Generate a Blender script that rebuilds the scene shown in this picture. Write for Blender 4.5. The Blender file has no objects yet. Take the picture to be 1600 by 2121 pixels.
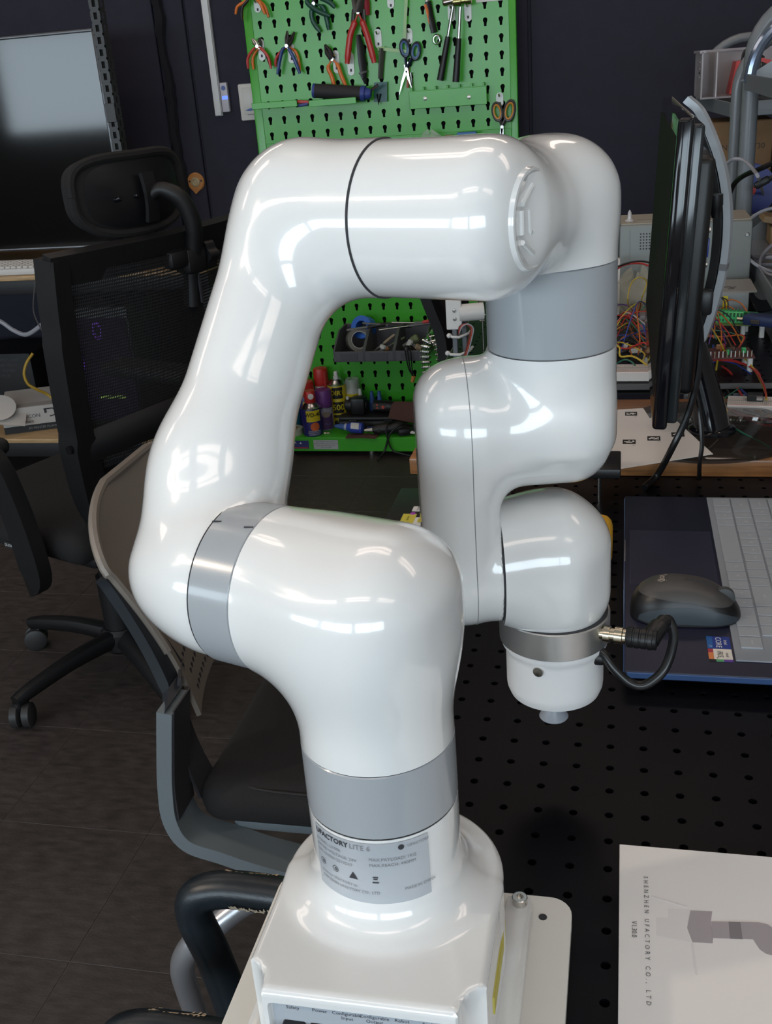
import bpy, bmesh, math, random
import numpy as np
from mathutils import Matrix, Vector, Euler
random.seed(7)
SC = bpy.context.scene
COL = SC.collection
PI = math.pi

# ------------------------------------------------------------------ camera
cam_data = bpy.data.cameras.new('camera')
cam = bpy.data.objects.new('camera', cam_data)
COL.objects.link(cam)
cam_data.sensor_fit = 'VERTICAL'
cam_data.sensor_height = 36.0
cam_data.lens = 36.0 * 2150.0 / 2121.0          # focal length in pixels / 2121
cam_data.clip_start = 0.02
PITCH, ROLL, YAW = 0.39983, -0.07832, 0.23975
_r = Vector((math.cos(YAW), math.sin(YAW), 0))
_f = Vector((-math.sin(YAW) * math.cos(PITCH), math.cos(YAW) * math.cos(PITCH), -math.sin(PITCH)))
_u = _r.cross(_f)
_R = _r * math.cos(ROLL) + _u * math.sin(ROLL)
_U = _u * math.cos(ROLL) - _r * math.sin(ROLL)
cam.matrix_world = Matrix(((_R.x, _U.x, -_f.x, 0.0032), (_R.y, _U.y, -_f.y, -0.7985),
                           (_R.z, _U.z, -_f.z, 1.2469), (0, 0, 0, 1)))
SC.camera = cam

# ------------------------------------------------------------------ sky, colour management
world = bpy.data.worlds.new('sky'); SC.world = world
world.use_nodes = True
_bg = world.node_tree.nodes['Background']
_bg.inputs[0].default_value = (0.74, 0.89, 1.0, 1)
_bg.inputs[1].default_value = 7.9
SC.view_settings.view_transform = 'Standard'
SC.view_settings.look = 'None'
SC.view_settings.gamma = 1.0
SC.view_settings.use_curve_mapping = False
SC.view_settings.exposure = 0.0
LAMP_STRENGTH = 4.4            # ceiling panels
FILL_SPOT_POWER = 55.0
LAMP_COLOUR = (1.0, 0.81, 0.69)

# ------------------------------------------------------------------ materials
_M = {}
def mat(name, col, rough=0.5, metal=0.0, noise=0.0, nscale=40.0, bump=0.0, bscale=200.0, coat=0.0,
        trans=0.0, alpha=1.0, emit=None, estr=0.0, stretch=None, spec=0.5, ior=1.5, rvar=0.0):
    if name in _M: return _M[name]
    m = bpy.data.materials.new(name); m.use_nodes = True
    nt = m.node_tree; b = nt.nodes['Principled BSDF']
    b.inputs['Base Color'].default_value = (*col, 1)
    b.inputs['Roughness'].default_value = rough
    b.inputs['Metallic'].default_value = metal
    b.inputs['Specular IOR Level'].default_value = spec
    b.inputs['IOR'].default_value = ior
    if coat: b.inputs['Coat Weight'].default_value = coat; b.inputs['Coat Roughness'].default_value = 0.04
    if trans: b.inputs['Transmission Weight'].default_value = trans
    if alpha < 1: b.inputs['Alpha'].default_value = alpha
    if emit: b.inputs['Emission Color'].default_value = (*emit, 1); b.inputs['Emission Strength'].default_value = estr
    if noise or bump or rvar:
        tc = nt.nodes.new('ShaderNodeTexCoord'); mp = nt.nodes.new('ShaderNodeMapping')
        nt.links.new(tc.outputs['Object'], mp.inputs[0])
        if stretch: mp.inputs['Scale'].default_value = stretch
    if noise:
        n = nt.nodes.new('ShaderNodeTexNoise'); n.inputs['Scale'].default_value = nscale; n.inputs['Detail'].default_value = 6
        nt.links.new(mp.outputs[0], n.inputs['Vector'])
        r = nt.nodes.new('ShaderNodeValToRGB')
        r.color_ramp.elements[0].position = 0.3; r.color_ramp.elements[1].position = 0.7
        lo = [max(0, c * (1 - noise)) for c in col]; hi = [min(1, c * (1 + noise)) for c in col]
        r.color_ramp.elements[0].color = (*lo, 1); r.color_ramp.elements[1].color = (*hi, 1)
        nt.links.new(n.outputs[0], r.inputs[0]); nt.links.new(r.outputs[0], b.inputs['Base Color'])
        if rvar:
            q = nt.nodes.new('ShaderNodeMapRange'); q.inputs[3].default_value = rough - rvar; q.inputs[4].default_value = rough + rvar
            nt.links.new(n.outputs[0], q.inputs[0]); nt.links.new(q.outputs[0], b.inputs['Roughness'])
    if bump:
        n2 = nt.nodes.new('ShaderNodeTexNoise'); n2.inputs['Scale'].default_value = bscale; n2.inputs['Detail'].default_value = 4
        nt.links.new(mp.outputs[0], n2.inputs['Vector'])
        bp = nt.nodes.new('ShaderNodeBump'); bp.inputs['Strength'].default_value = bump; bp.inputs['Distance'].default_value = 0.002
        nt.links.new(n2.outputs[0], bp.inputs['Height']); nt.links.new(bp.outputs[0], b.inputs['Normal'])
    _M[name] = m
    return m

def srgb(r, g, b):
    return tuple(((c / 255 + 0.055) / 1.055) ** 2.4 if c > 10 else c / 255 / 12.92 for c in (r, g, b))

# ------------------------------------------------------------------ geometry helpers
class MB:
    """collects vertices and faces of one mesh part"""
    def __init__(s): s.v = []; s.f = []
    def add(s, vs, fs, M=None):
        o = len(s.v)
        s.v += [tuple(M @ Vector(p)) for p in vs] if M is not None else [tuple(p) for p in vs]
        s.f += [tuple(i + o for i in f) for f in fs]
        return s
    def box(s, c, size, M=None, r=0.0, seg=2, rot=None):
        L = Matrix.Translation(c)
        if rot: L = L @ Euler(rot).to_matrix().to_4x4()
        if M is not None: L = M @ L
        vs, fs = rbox(size, r, seg)
        return s.add(vs, fs, L)
    def cyl(s, p0, p1, r0, r1=None, n=24, caps=True, M=None):
        r1 = r0 if r1 is None else r1
        p0, p1 = Vector(p0), Vector(p1)
        return s.lathe([(0, r0), ((p1 - p0).length, r1)], p0, p1 - p0, n, caps, M)
    def lathe(s, prof, origin, axis, n=32, caps=True, M=None):
        """prof: (height along axis, radius)"""
        z = Vector(axis).normalized()
        x = z.orthogonal().normalized(); y = z.cross(x)
        o = Vector(origin); vs = []; fs = []
        for h, r in prof:
            for k in range(n):
                a = 2 * PI * k / n
                vs.append(o + z * h + (x * math.cos(a) + y * math.sin(a)) * max(r, 1e-5))
        for i in range(len(prof) - 1):
            for k in range(n):
                fs.append((i * n + k, i * n + (k + 1) % n, (i + 1) * n + (k + 1) % n, (i + 1) * n + k))
        if caps:
            fs.append(tuple(range(n - 1, -1, -1))); fs.append(tuple((len(prof) - 1) * n + k for k in range(n)))
        return s.add(vs, fs, M)
    def tube(s, pts, r, n=8, M=None, flat=1.0, caps=True):
        """round tube along a polyline; r may be a list; flat squashes it along its second normal"""
        P = [Vector(p) for p in pts]; m = len(P)
        R = r if isinstance(r, (list, tuple)) else [r] * m
        T = [(P[min(i + 1, m - 1)] - P[max(i - 1, 0)]).normalized() for i in range(m)]
        x = T[0].orthogonal().normalized(); vs = []; fs = []
        for i in range(m):
            x = (x - T[i] * x.dot(T[i]))
            x = x.normalized() if x.length > 1e-6 else T[i].orthogonal().normalized()
            y = T[i].cross(x)
            for k in range(n):
                a = 2 * PI * k / n
                vs.append(P[i] + (x * math.cos(a) + y * math.sin(a) * flat) * R[i])
        for i in range(m - 1):
            for k in range(n):
                fs.append((i * n + k, i * n + (k + 1) % n, (i + 1) * n + (k + 1) % n, (i + 1) * n + k))
        if caps:
            fs.append(tuple(range(n - 1, -1, -1))); fs.append(tuple((m - 1) * n + k for k in range(n)))
        return s.add(vs, fs, M)
    def band(s, pts, w, t, side, M=None):
        """flat strap along a polyline: width w along the fixed direction side, thickness t"""
        P = [Vector(p) for p in pts]; m = len(P); sd = Vector(side).normalized(); vs = []; fs = []
        W = w if isinstance(w, (list, tuple)) else [w] * m
        for i in range(m):
            T = (P[min(i + 1, m - 1)] - P[max(i - 1, 0)]).normalized(); nn = T.cross(sd).normalized()
            for a, b in ((-1, -1), (1, -1), (1, 1), (-1, 1)):
                vs.append(P[i] + sd * a * W[i] / 2 + nn * b * t / 2)
        for i in range(m - 1):
            for k in range(4):
                fs.append((i * 4 + k, i * 4 + (k + 1) % 4, (i + 1) * 4 + (k + 1) % 4, (i + 1) * 4 + k))
        fs.append((3, 2, 1, 0)); fs.append(tuple((m - 1) * 4 + k for k in range(4)))
        return s.add(vs, fs, M)
    def prism(s, poly, h, M=None, z0=0.0):
        """polygon in XY (counter-clockwise) from z0 to z0 + h"""
        n = len(poly)
        vs = [(x, y, z0) for x, y in poly] + [(x, y, z0 + h) for x, y in poly]
        fs = [tuple(range(n - 1, -1, -1)), tuple(range(n, 2 * n))] + [(i, (i + 1) % n, n + (i + 1) % n, n + i) for i in range(n)]
        return s.add(vs, fs, M)
    def sphere(s, c, r, n=16, M=None, sc=(1, 1, 1)):
        prof = [(-math.cos(PI * i / (n // 2)) , math.sin(PI * i / (n // 2))) for i in range(n // 2 + 1)]
        L = Matrix.Translation(c) @ Matrix.Diagonal((r * sc[0], r * sc[1], r * sc[2], 1))
        return s.lathe(prof, (0, 0, 0), (0, 0, 1), n, False, (M @ L) if M is not None else L)
    def grid(s, fn, nu, nv, M=None, closed_u=False):
        vs = [fn(i / nu, j / nv) for j in range(nv + 1) for i in range(nu + 1)]
        fs = [(j * (nu + 1) + i, j * (nu + 1) + i + 1, (j + 1) * (nu + 1) + i + 1, (j + 1) * (nu + 1) + i) for j in range(nv) for i in range(nu)]
        return s.add(vs, fs, M)
    def shell(s, fn, nu, nv, t, M=None):
        """surface fn(u,v)->point given a thickness t along its normal"""
        P = [[Vector(fn(i / nu, j / nv)) for i in range(nu + 1)] for j in range(nv + 1)]
        A = []; B = []
        for j in range(nv + 1):
            for i in range(nu + 1):
                du = P[j][min(i + 1, nu)] - P[j][max(i - 1, 0)]; dv = P[min(j + 1, nv)][i] - P[max(j - 1, 0)][i]
                nn = du.cross(dv); nn = nn.normalized() if nn.length > 1e-9 else Vector((0, 0, 1))
                A.append(P[j][i] + nn * t / 2); B.append(P[j][i] - nn * t / 2)
        N = len(A); w = nu + 1; fs = []
        for j in range(nv):
            for i in range(nu):
                a, b, c, d = j * w + i, j * w + i + 1, (j + 1) * w + i + 1, (j + 1) * w + i
                fs.append((a, b, c, d)); fs.append((d + N, c + N, b + N, a + N))
        for i in range(nu):
            fs.append((i + 1, i, i + N, i + 1 + N)); k = nv * w + i; fs.append((k, k + 1, k + 1 + N, k + N))
        for j in range(nv):
            k = j * w; fs.append((k, k + w, k + w + N, k + N)); k = j * w + nu; fs.append((k + w, k, k + N, k + w + N))
        return s.add(A + B, fs, M)
    def text(s, txt, size, fn=None, M=None, lift=0.0, bold=False, spacing=1.0):
        vs, fs = text_geo(txt, spacing, 0.022 if bold else 0.0)
        vs = [(x * size, y * size) for x, y in vs]
        vs = [fn(x, y) for x, y in vs] if fn else [(x, y, lift) for x, y in vs]
        return s.add(vs, fs, M)

_RB = {}
def rbox(size, r, seg=2):
    key = (tuple(round(a, 6) for a in size), round(r, 6), seg)
    if key in _RB: return _RB[key]
    bm = bmesh.new(); bmesh.ops.create_cube(bm, size=1)
    for v in bm.verts: v.co = Vector((v.co.x * size[0], v.co.y * size[1], v.co.z * size[2]))
    if r > 0:
        r = min(r, 0.49 * min(size))
        bmesh.ops.bevel(bm, geom=list(bm.edges), offset=r, segments=seg, profile=0.5, affect='EDGES')
    bm.verts.ensure_lookup_table()
    out = ([tuple(v.co) for v in bm.verts], [tuple(v.index for v in f.verts) for f in bm.faces])
    bm.free(); _RB[key] = out
    return out

_TX = {}
def text_geo(txt, spacing=1.0, heavy=0.0):
    """flat outline of the words in the built-in font, centred on the origin, cap height about 0.7"""
    key = (txt, spacing, heavy)
    if key in _TX: return _TX[key]
    cu = bpy.data.curves.new('lettering', 'FONT'); cu.body = txt; cu.align_x = 'CENTER'; cu.align_y = 'CENTER'
    cu.space_character = spacing; cu.resolution_u = 2; cu.offset = heavy
    ob = bpy.data.objects.new('lettering', cu); COL.objects.link(ob)
    bpy.context.view_layer.update()
    me = ob.evaluated_get(bpy.context.evaluated_depsgraph_get()).to_mesh()
    out = ([(v.co.x, v.co.y) for v in me.vertices], [tuple(p.vertices) for p in me.polygons])
    ob.to_mesh_clear(); bpy.data.objects.remove(ob); bpy.data.curves.remove(cu)
    _TX[key] = out
    return out

_W = {}                                    # world matrices of everything built so far
def _link(o, parent, Mw):
    COL.objects.link(o)
    _W[o.name] = Mw
    if parent is not None:
        o.parent = parent
        o.matrix_basis = _W[parent.name].inverted() @ Mw
    else: o.matrix_basis = Mw

def tag(o, label=None, cat=None, group=None, kind=None):
    if label: o['label'] = label
    if cat: o['category'] = cat
    if group: o['group'] = group
    if kind: o['kind'] = kind
    return o

def thing(name, label, cat, loc=(0, 0, 0), rz=0.0, group=None, M=None):
    o = bpy.data.objects.new(name, None); o.empty_display_size = 0.05
    Mw = M if M is not None else Matrix.Translation(loc) @ Matrix.Rotation(rz, 4, 'Z')
    _link(o, None, Mw)
    return tag(o, label, cat, group)

def make_mesh(name, mb, m, angle=35):
    me = bpy.data.meshes.new(name)
    me.from_pydata(mb.v, [], mb.f)
    for x in (m if isinstance(m, (list, tuple)) else [m]): me.materials.append(x)
    me.shade_smooth()
    if angle < 180: me.set_sharp_from_angle(angle=math.radians(angle))
    return me

def part(name, mb, m, parent=None, label=None, local=False, origin=None, angle=35):
    """one mesh object; mb is in world coordinates unless local (then in the parent's own)"""
    Mp = _W[parent.name] if parent is not None else Matrix.Identity(4)
    if parent is None and not local:
        c = origin if origin is not None else tuple(np.mean(np.array(mb.v), axis=0))
        Mw = Matrix.Translation(c)
    else: Mw = Mp
    if not local:
        inv = np.array(Mw.inverted()); V = np.array(mb.v)
        mb.v = (V @ inv[:3, :3].T + inv[:3, 3]).tolist()
    o = bpy.data.objects.new(name, make_mesh(name, mb, m, angle))
    _link(o, parent, Mw)
    if label: o['label'] = label
    return o

def one(name, mb, m, label, cat, group=None, kind=None, origin=None, angle=35):
    """a thing that is a single mesh, built in world coordinates"""
    o = part(name, mb, m, None, None, False, origin, angle)
    return tag(o, label, cat, group, kind)

def dup(root, Mw, label=None, group=None):
    """a copy of a thing with copies of its parts and sub-parts"""
    r = root.copy(); _link(r, None, Mw)
    if label: r['label'] = label
    if group: r['group'] = group
    def kids(src, dst, Mdst):
        for ch in [c for c in bpy.data.objects if c.parent == src]:
            c = ch.copy(); COL.objects.link(c); c.parent = dst
            _W[c.name] = Mdst @ ch.matrix_basis
            kids(ch, c, _W[c.name])
    kids(root, r, Mw)
    return r

def T(x, y, z): return Matrix.Translation((x, y, z))
def frame(o, x, y, z): return Matrix(((x[0], y[0], z[0], o[0]), (x[1], y[1], z[1], o[1]), (x[2], y[2], z[2], o[2]), (0, 0, 0, 1)))

def spline(pts, n=8):
    """Catmull-Rom through the points"""
    P = [Vector(p) for p in pts]; P = [2 * P[0] - P[1]] + P + [2 * P[-1] - P[-2]]; out = []
    for i in range(1, len(P) - 2):
        for k in range(n):
            t = k / n; a, b, c, d = P[i - 1], P[i], P[i + 1], P[i + 2]
            out.append(0.5 * ((2 * b) + (c - a) * t + (2 * a - 5 * b + 4 * c - d) * t * t + (3 * b - a - 3 * c + d) * t ** 3))
    out.append(P[-2])
    return out

# ------------------------------------------------------------------ solid modelling with distance fields
def sd_cyl(p0, p1, r, e=0.0):
    p0 = np.array(p0, float); p1 = np.array(p1, float); L = np.linalg.norm(p1 - p0); u = (p1 - p0) / L
    def f(P):
        d = P - p0; t = d @ u; q = np.sqrt(np.maximum((d * d).sum(-1) - t * t, 0))
        a = q - (r - e); b = np.abs(t - L / 2) - (L / 2 - e)
        return np.minimum(np.maximum(a, b), 0) + np.sqrt(np.maximum(a, 0) ** 2 + np.maximum(b, 0) ** 2) - e
    return f
def sd_cap(p0, p1, r0, r1=None):
    p0 = np.array(p0, float); p1 = np.array(p1, float); r1 = r0 if r1 is None else r1; L2 = ((p1 - p0) ** 2).sum()
    def f(P):
        d = P - p0; t = np.clip(d @ (p1 - p0) / L2, 0, 1)
        return np.sqrt(((d - t[..., None] * (p1 - p0)) ** 2).sum(-1)) - (r0 + (r1 - r0) * t)
    return f
def sd_stadium(p0, p1, n, r, half, e):
    """rounded slab: capsule p0-p1 of radius r seen along n, half thickness half"""
    p0 = np.array(p0, float); p1 = np.array(p1, float); n = np.array(n, float); L2 = ((p1 - p0) ** 2).sum()
    def f(P):
        d = P - p0; s = d @ n; d = d - s[..., None] * n; t = np.clip(d @ (p1 - p0) / L2, 0, 1)
        a = np.sqrt(((d - t[..., None] * (p1 - p0)) ** 2).sum(-1)) - (r - e); b = np.abs(s) - (half - e)
        return np.minimum(np.maximum(a, b), 0) + np.sqrt(np.maximum(a, 0) ** 2 + np.maximum(b, 0) ** 2) - e
    return f
def sd_box(c, h, e, Rm=None):
    c = np.array(c, float); h = np.array(h, float) - e
    def f(P):
        d = P - c
        if Rm is not None: d = d @ Rm
        q = np.abs(d) - h
        return np.sqrt((np.maximum(q, 0) ** 2).sum(-1)) + np.minimum(q.max(-1), 0) - e
    return f
def sd_plane(p, n):
    p = np.array(p, float); n = np.array(n, float)
    return lambda P: (P - p) @ n
def smin(a, b, k):
    h = np.maximum(k - np.abs(a - b), 0) / k
    return np.minimum(a, b) - h * h * k * 0.25
def s_union(k, *fs):
    def f(P):
        d = fs[0](P)
        for g in fs[1:]: d = smin(d, g(P), k)
        return d
    return f
def s_cut(f, *gs):
    def h(P):
        d = f(P)
        for g in gs: d = np.maximum(d, g(P))
        return d
    return h
def sdf_mesh(f, lo, hi, h):
    """surface nets, vertices then pulled onto the exact surface"""
    ax = [np.arange(lo[i], hi[i] + h, h) for i in range(3)]
    G = np.stack(np.meshgrid(*ax, indexing='ij'), -1); D = f(G); n = D.shape
    c = tuple(k - 1 for k in n); S = np.zeros(c + (3,)); cnt = np.zeros(c)
    for axis in range(3):
        for a in (0, 1):
            for b in (0, 1):
                s0 = [None] * 3; s1 = [None] * 3; oth = [k for k in range(3) if k != axis]
                s0[axis] = slice(0, n[axis] - 1); s1[axis] = slice(1, n[axis])
                for k, o in zip(oth, (a, b)): s0[k] = s1[k] = slice(o, n[k] - 1 + o)
                d0 = D[tuple(s0)]; d1 = D[tuple(s1)]; x = (d0 < 0) != (d1 < 0)
                t = np.where(x, d0 / np.where(x, d0 - d1, 1), 0)
                p = np.zeros(c + (3,)); p[..., axis] = t
                for k, o in zip(oth, (a, b)): p[..., k] = o
                S += p * x[..., None]; cnt += x
    act = cnt > 0; idx = -np.ones(c, int); idx[act] = np.arange(act.sum())
    I = np.argwhere(act); V = np.array(lo) + h * (I + S[act] / cnt[act][:, None])
    F = []
    for axis in range(3):
        u, v = [k for k in range(3) if k != axis]
        s0 = [slice(1, n[k] - 1) for k in range(3)]; s1 = list(s0)
        s0[axis] = slice(0, n[axis] - 1); s1[axis] = slice(1, n[axis])
        d0 = D[tuple(s0)]; d1 = D[tuple(s1)]; E = np.argwhere((d0 < 0) != (d1 < 0)); sg = (d0 < 0)[tuple(E.T)]
        base = E.copy(); base[:, u] += 1; base[:, v] += 1
        def cell(du, dv):
            q = base.copy(); q[:, u] += du; q[:, v] += dv
            return idx[tuple(q.T)]
        Q = np.stack([cell(-1, -1), cell(0, -1), cell(0, 0), cell(-1, 0)], 1)
        flip = sg if axis != 1 else ~sg
        Q[~flip] = Q[~flip][:, ::-1]
        F.append(Q)
    F = np.concatenate(F)
    for _ in range(3):
        e = h * 0.05; g = np.stack([(f(V + e * np.eye(3)[k]) - f(V - e * np.eye(3)[k])) / (2 * e) for k in range(3)], 1)
        V = V - np.clip(f(V), -h, h)[:, None] * g / np.maximum((g * g).sum(1), 0.25)[:, None]
    mb = MB(); mb.v = V.tolist(); mb.f = [tuple(int(i) for i in q) for q in F]
    return mb

def trim(mb, *cuts):
    """clean planar cuts: each (point, normal, selector) removes what lies on the normal's side among the selected faces"""
    bm = bmesh.new(); vv = [bm.verts.new(p) for p in mb.v]
    for f in mb.f:
        try: bm.faces.new([vv[i] for i in f])
        except ValueError: pass
    for p, n, sel in cuts:
        fs = [f for f in bm.faces if sel is None or sel(f.calc_center_median())]
        es = {e for f in fs for e in f.edges}; vs = {v for f in fs for v in f.verts}
        r = bmesh.ops.bisect_plane(bm, geom=list(vs) + list(es) + fs, plane_co=Vector(p), plane_no=Vector(n), clear_outer=True)
        ce = [e for e in r['geom_cut'] if isinstance(e, bmesh.types.BMEdge)]
        if ce: bmesh.ops.triangle_fill(bm, use_beauty=False, use_dissolve=False, edges=ce, normal=Vector(n))
    bm.verts.ensure_lookup_table(); bm.verts.index_update()
    out = MB(); out.v = [tuple(v.co) for v in bm.verts]; out.f = [tuple(v.index for v in f.verts) for f in bm.faces]
    bm.free(); return out

# ================================================================== MATERIALS
WHITE = mat('glossy white plastic', (0.80, 0.80, 0.79), 0.18, coat=0.9)
RINGG = mat('satin grey ring', (0.36, 0.38, 0.40), 0.22, coat=0.3)
SEAM = mat('dark seam rubber', (0.03, 0.03, 0.035), 0.6)
CREAM = mat('cream powder coat', (0.74, 0.72, 0.67), 0.38)
LABELG = mat('silver label foil', (0.50, 0.53, 0.57), 0.30, metal=0.25)
INK = mat('black print', (0.03, 0.03, 0.035), 0.6)
GINK = mat('grey print', (0.22, 0.22, 0.23), 0.6)
WINK = mat('white print', (0.75, 0.75, 0.75), 0.6)
BLACKPL = mat('black plastic', (0.0065, 0.0065, 0.0072), 0.40, bump=0.05, bscale=600)
BLACKGL = mat('gloss black plastic', (0.006, 0.006, 0.008), 0.08)
STEEL = mat('bright steel', (0.62, 0.61, 0.58), 0.22, metal=1.0)
ALU = mat('brushed aluminium', (0.60, 0.60, 0.59), 0.34, metal=0.9, bump=0.04, bscale=900)
BRASS = mat('nickel brass', (0.62, 0.55, 0.42), 0.22, metal=1.0)
WALLM = mat('dark navy wall paint', (0.0120, 0.0118, 0.0260), 0.75, noise=0.12, nscale=18, bump=0.15, bscale=260)
FLOORM = mat('worn vinyl tile', (0.052, 0.041, 0.0375), 0.50, noise=0.38, nscale=26, bump=0.22, bscale=130, stretch=(1, 3.2, 1), rvar=0.12)
GROUTM = mat('tile joint dirt', (0.075, 0.062, 0.055), 0.85)
CEILM = mat('warm ceiling paint', (0.72, 0.66, 0.60), 0.9)
ROOMW = mat('pale room paint', (0.45, 0.43, 0.41), 0.85)
BOARDM = mat('black anodised plate', (0.0034, 0.0034, 0.0052), 0.38, noise=0.25, nscale=9, bump=0.03, bscale=500, rvar=0.05, spec=0.12)
HOLEM = mat('hole thread edge', (0.10, 0.095, 0.09), 0.35, metal=0.6)

# ================================================================== ROOM SHELL
X0, X1, Y0, Y1, ZC = -5.8, 2.4, -3.2, 2.86, 2.70
floor = part('floor', MB().box(((X0 + X1) / 2, (Y0 + Y1) / 2, -0.0507), (X1 - X0, Y1 - Y0, 0.10)), GROUTM, None, origin=(0, 0, 0))
floor['kind'] = 'structure'
TP, TQ, TXO, TYO = 0.298, 0.2985, -0.826, 0.277      # vinyl tile pitch and phase
tile_me = None
for j in range(-4, 9):
    for i in range(-6, 5):
        cx, cy = TXO + (i + 0.5) * TP, TYO + (j + 0.5) * TQ
        if tile_me is None:
            o = part('floor_tile', MB().box((cx, cy, -0.0016), (TP - 0.0013, TQ - 0.0013, 0.0032), r=0.0005, seg=1), FLOORM, floor)
            tile_me = (o, cx, cy)
        else:
            o = tile_me[0].copy(); COL.objects.link(o); o.parent = floor
            o.matrix_basis = T(cx - tile_me[1], cy - tile_me[2], random.uniform(-0.0002, 0.0002))

def struct(name, mb, m):
    o = part(name, mb, m); o['kind'] = 'structure'; return o
wall_back = struct('wall_back', MB().box(((X0 + X1) / 2, Y1 + 0.05, ZC / 2), (X1 - X0, 0.1, ZC)), WALLM)
for a, b in ((-3.4, -2.42), (-2.414, -1.562), (-1.558, -1.452), (-1.448, -0.30), (-0.296, 1.6)):   # painted wall boards with open joints
    part('wall_panel', MB().box(((a + b) / 2, Y1 - 0.006, ZC / 2), (b - a - 0.006, 0.012, ZC - 0.02), r=0.002, seg=1), WALLM, wall_back)
struct('wall_left', MB().box((X0 - 0.05, (Y0 + Y1) / 2, ZC / 2), (0.1, Y1 - Y0, ZC)), ROOMW)
struct('wall_right', MB().box((X1 + 0.05, (Y0 + Y1) / 2, ZC / 2), (0.1, Y1 - Y0, ZC)), ROOMW)
struct('ceiling', MB().box(((X0 + X1) / 2, (Y0 + Y1) / 2, ZC + 0.05), (X1 - X0, Y1 - Y0, 0.1)), CEILM)
wf = MB()
wf.box(((X0 + X1) / 2, Y0 - 0.05, 0.475), (X1 - X0, 0.1, 0.95)); wf.box(((X0 + X1) / 2, Y0 - 0.05, (1.82 + ZC) / 2), (X1 - X0, 0.1, ZC - 1.82))
WINS = ((-5.4, -3.0), (-2.8, -0.4), (-0.2, 2.1))
edges = [X0] + [e for w in WINS for e in w] + [X1]
for a, b in zip(edges[::2], edges[1::2]): wf.box(((a + b) / 2, Y0 - 0.05, 1.5), (b - a, 0.1, 1.12))
struct('wall_front', wf, ROOMW)
FRM = mat('window frame white', (0.7, 0.7, 0.7), 0.4)
for k, (a, b) in enumerate(WINS):
    w = MB()
    for z in (0.965, 1.805): w.box(((a + b) / 2, Y0 - 0.03, z), (b - a, 0.05, 0.03))
    for x in (a + 0.015, b - 0.015, (a + b) / 2): w.box((x, Y0 - 0.03, 1.5), (0.03, 0.05, 1.07))
    struct('window_%d' % (k + 1), w, FRM)
    ld = bpy.data.lights.new('window daylight', 'AREA'); ld.shape = 'RECTANGLE'; ld.size = b - a; ld.size_y = 0.86
    ld.cycles.is_portal = True
    lo = bpy.data.objects.new('window_daylight', ld); COL.objects.link(lo)
    lo.matrix_world = T((a + b) / 2, Y0 - 0.10, 1.385) @ Matrix.Rotation(PI / 2, 4, 'X')

# ceiling lamps: frame with two glowing tubes behind a diffuser
LAMPE = mat('lamp diffuser', (0.9, 0.9, 0.9), 0.5, emit=LAMP_COLOUR, estr=LAMP_STRENGTH)
lamp = None
for i, (lx, ly) in enumerate(((-3.6, -1.6), (-1.9, -1.6), (-0.2, -1.6), (1.4, -1.6), (-3.6, 0.4), (-1.9, 0.4), (-0.2, 0.4), (1.4, 0.4), (-1.9, 2.0), (0.0, 2.0))):
    if lamp is None:
        lamp = thing('ceiling_light', 'long white ceiling lamp panel overhead', 'lamp', (lx, ly, ZC), group='ceiling lamp panels')
        part('lamp_frame', MB().box((lx, ly, ZC - 0.02), (1.26, 0.36, 0.04), r=0.004), FRM, lamp)
        d = MB()
        for s in (-0.085, 0.085): d.box((lx, ly + s, ZC - 0.042), (1.2, 0.12, 0.012), r=0.003)
        part('diffuser', d, LAMPE, lamp)
    else: dup(lamp, T(lx, ly, ZC))
for o_, w_ in zip([o for o in bpy.data.objects if o.get('category') == 'lamp' and o.name.startswith('ceiling_light')], ('far left of the window row', 'left of the window row over the camera side', 'middle of the window row behind the camera', 'right end of the window row', 'far left of the middle row', 'left of the middle row above the chairs', 'in the middle row above the work table', 'right end of the middle row', 'nearest the desk at the back wall', 'nearest the trolleys at the back wall')):
    o_['label'] = 'long white ceiling lamp panel ' + w_

# warm fill spot added out of view, brightens the robot base from the left
sx, sy, sz = -2.3, -1.25, 2.52
sl_ = thing('added_fill_spot', 'added warm fill spot out of view on the ceiling left of the camera', 'lamp', (sx, sy, ZC))
sdv = (Vector((-0.16, -0.30, 0.80)) - Vector((sx, sy, sz))).normalized()
part('fill_spot_stem', MB().cyl((sx, sy, ZC), (sx, sy, sz + 0.03), 0.010, n=12).cyl((sx, sy, ZC - 0.012), (sx, sy, ZC), 0.05, n=20), FRM, sl_)
part('fill_spot_housing', MB().lathe([(-0.09, 0.03), (-0.08, 0.05), (0.05, 0.055), (0.06, 0.055), (0.06, 0.045), (-0.02, 0.040)], (sx, sy, sz), sdv, 28, caps=False), FRM, sl_)
ld = bpy.data.lights.new('added fill spot', 'SPOT'); ld.energy = FILL_SPOT_POWER; ld.color = (1.0, 0.82, 0.64); ld.spot_size = math.radians(34); ld.spot_blend = 0.6; ld.shadow_soft_size = 0.045
lo = bpy.data.objects.new('fill_spot_light', ld); COL.objects.link(lo)
lo.matrix_world = T(*(Vector((sx, sy, sz)) + sdv * 0.062)) @ sdv.to_track_quat('-Z', 'Y').to_matrix().to_4x4()

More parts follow.
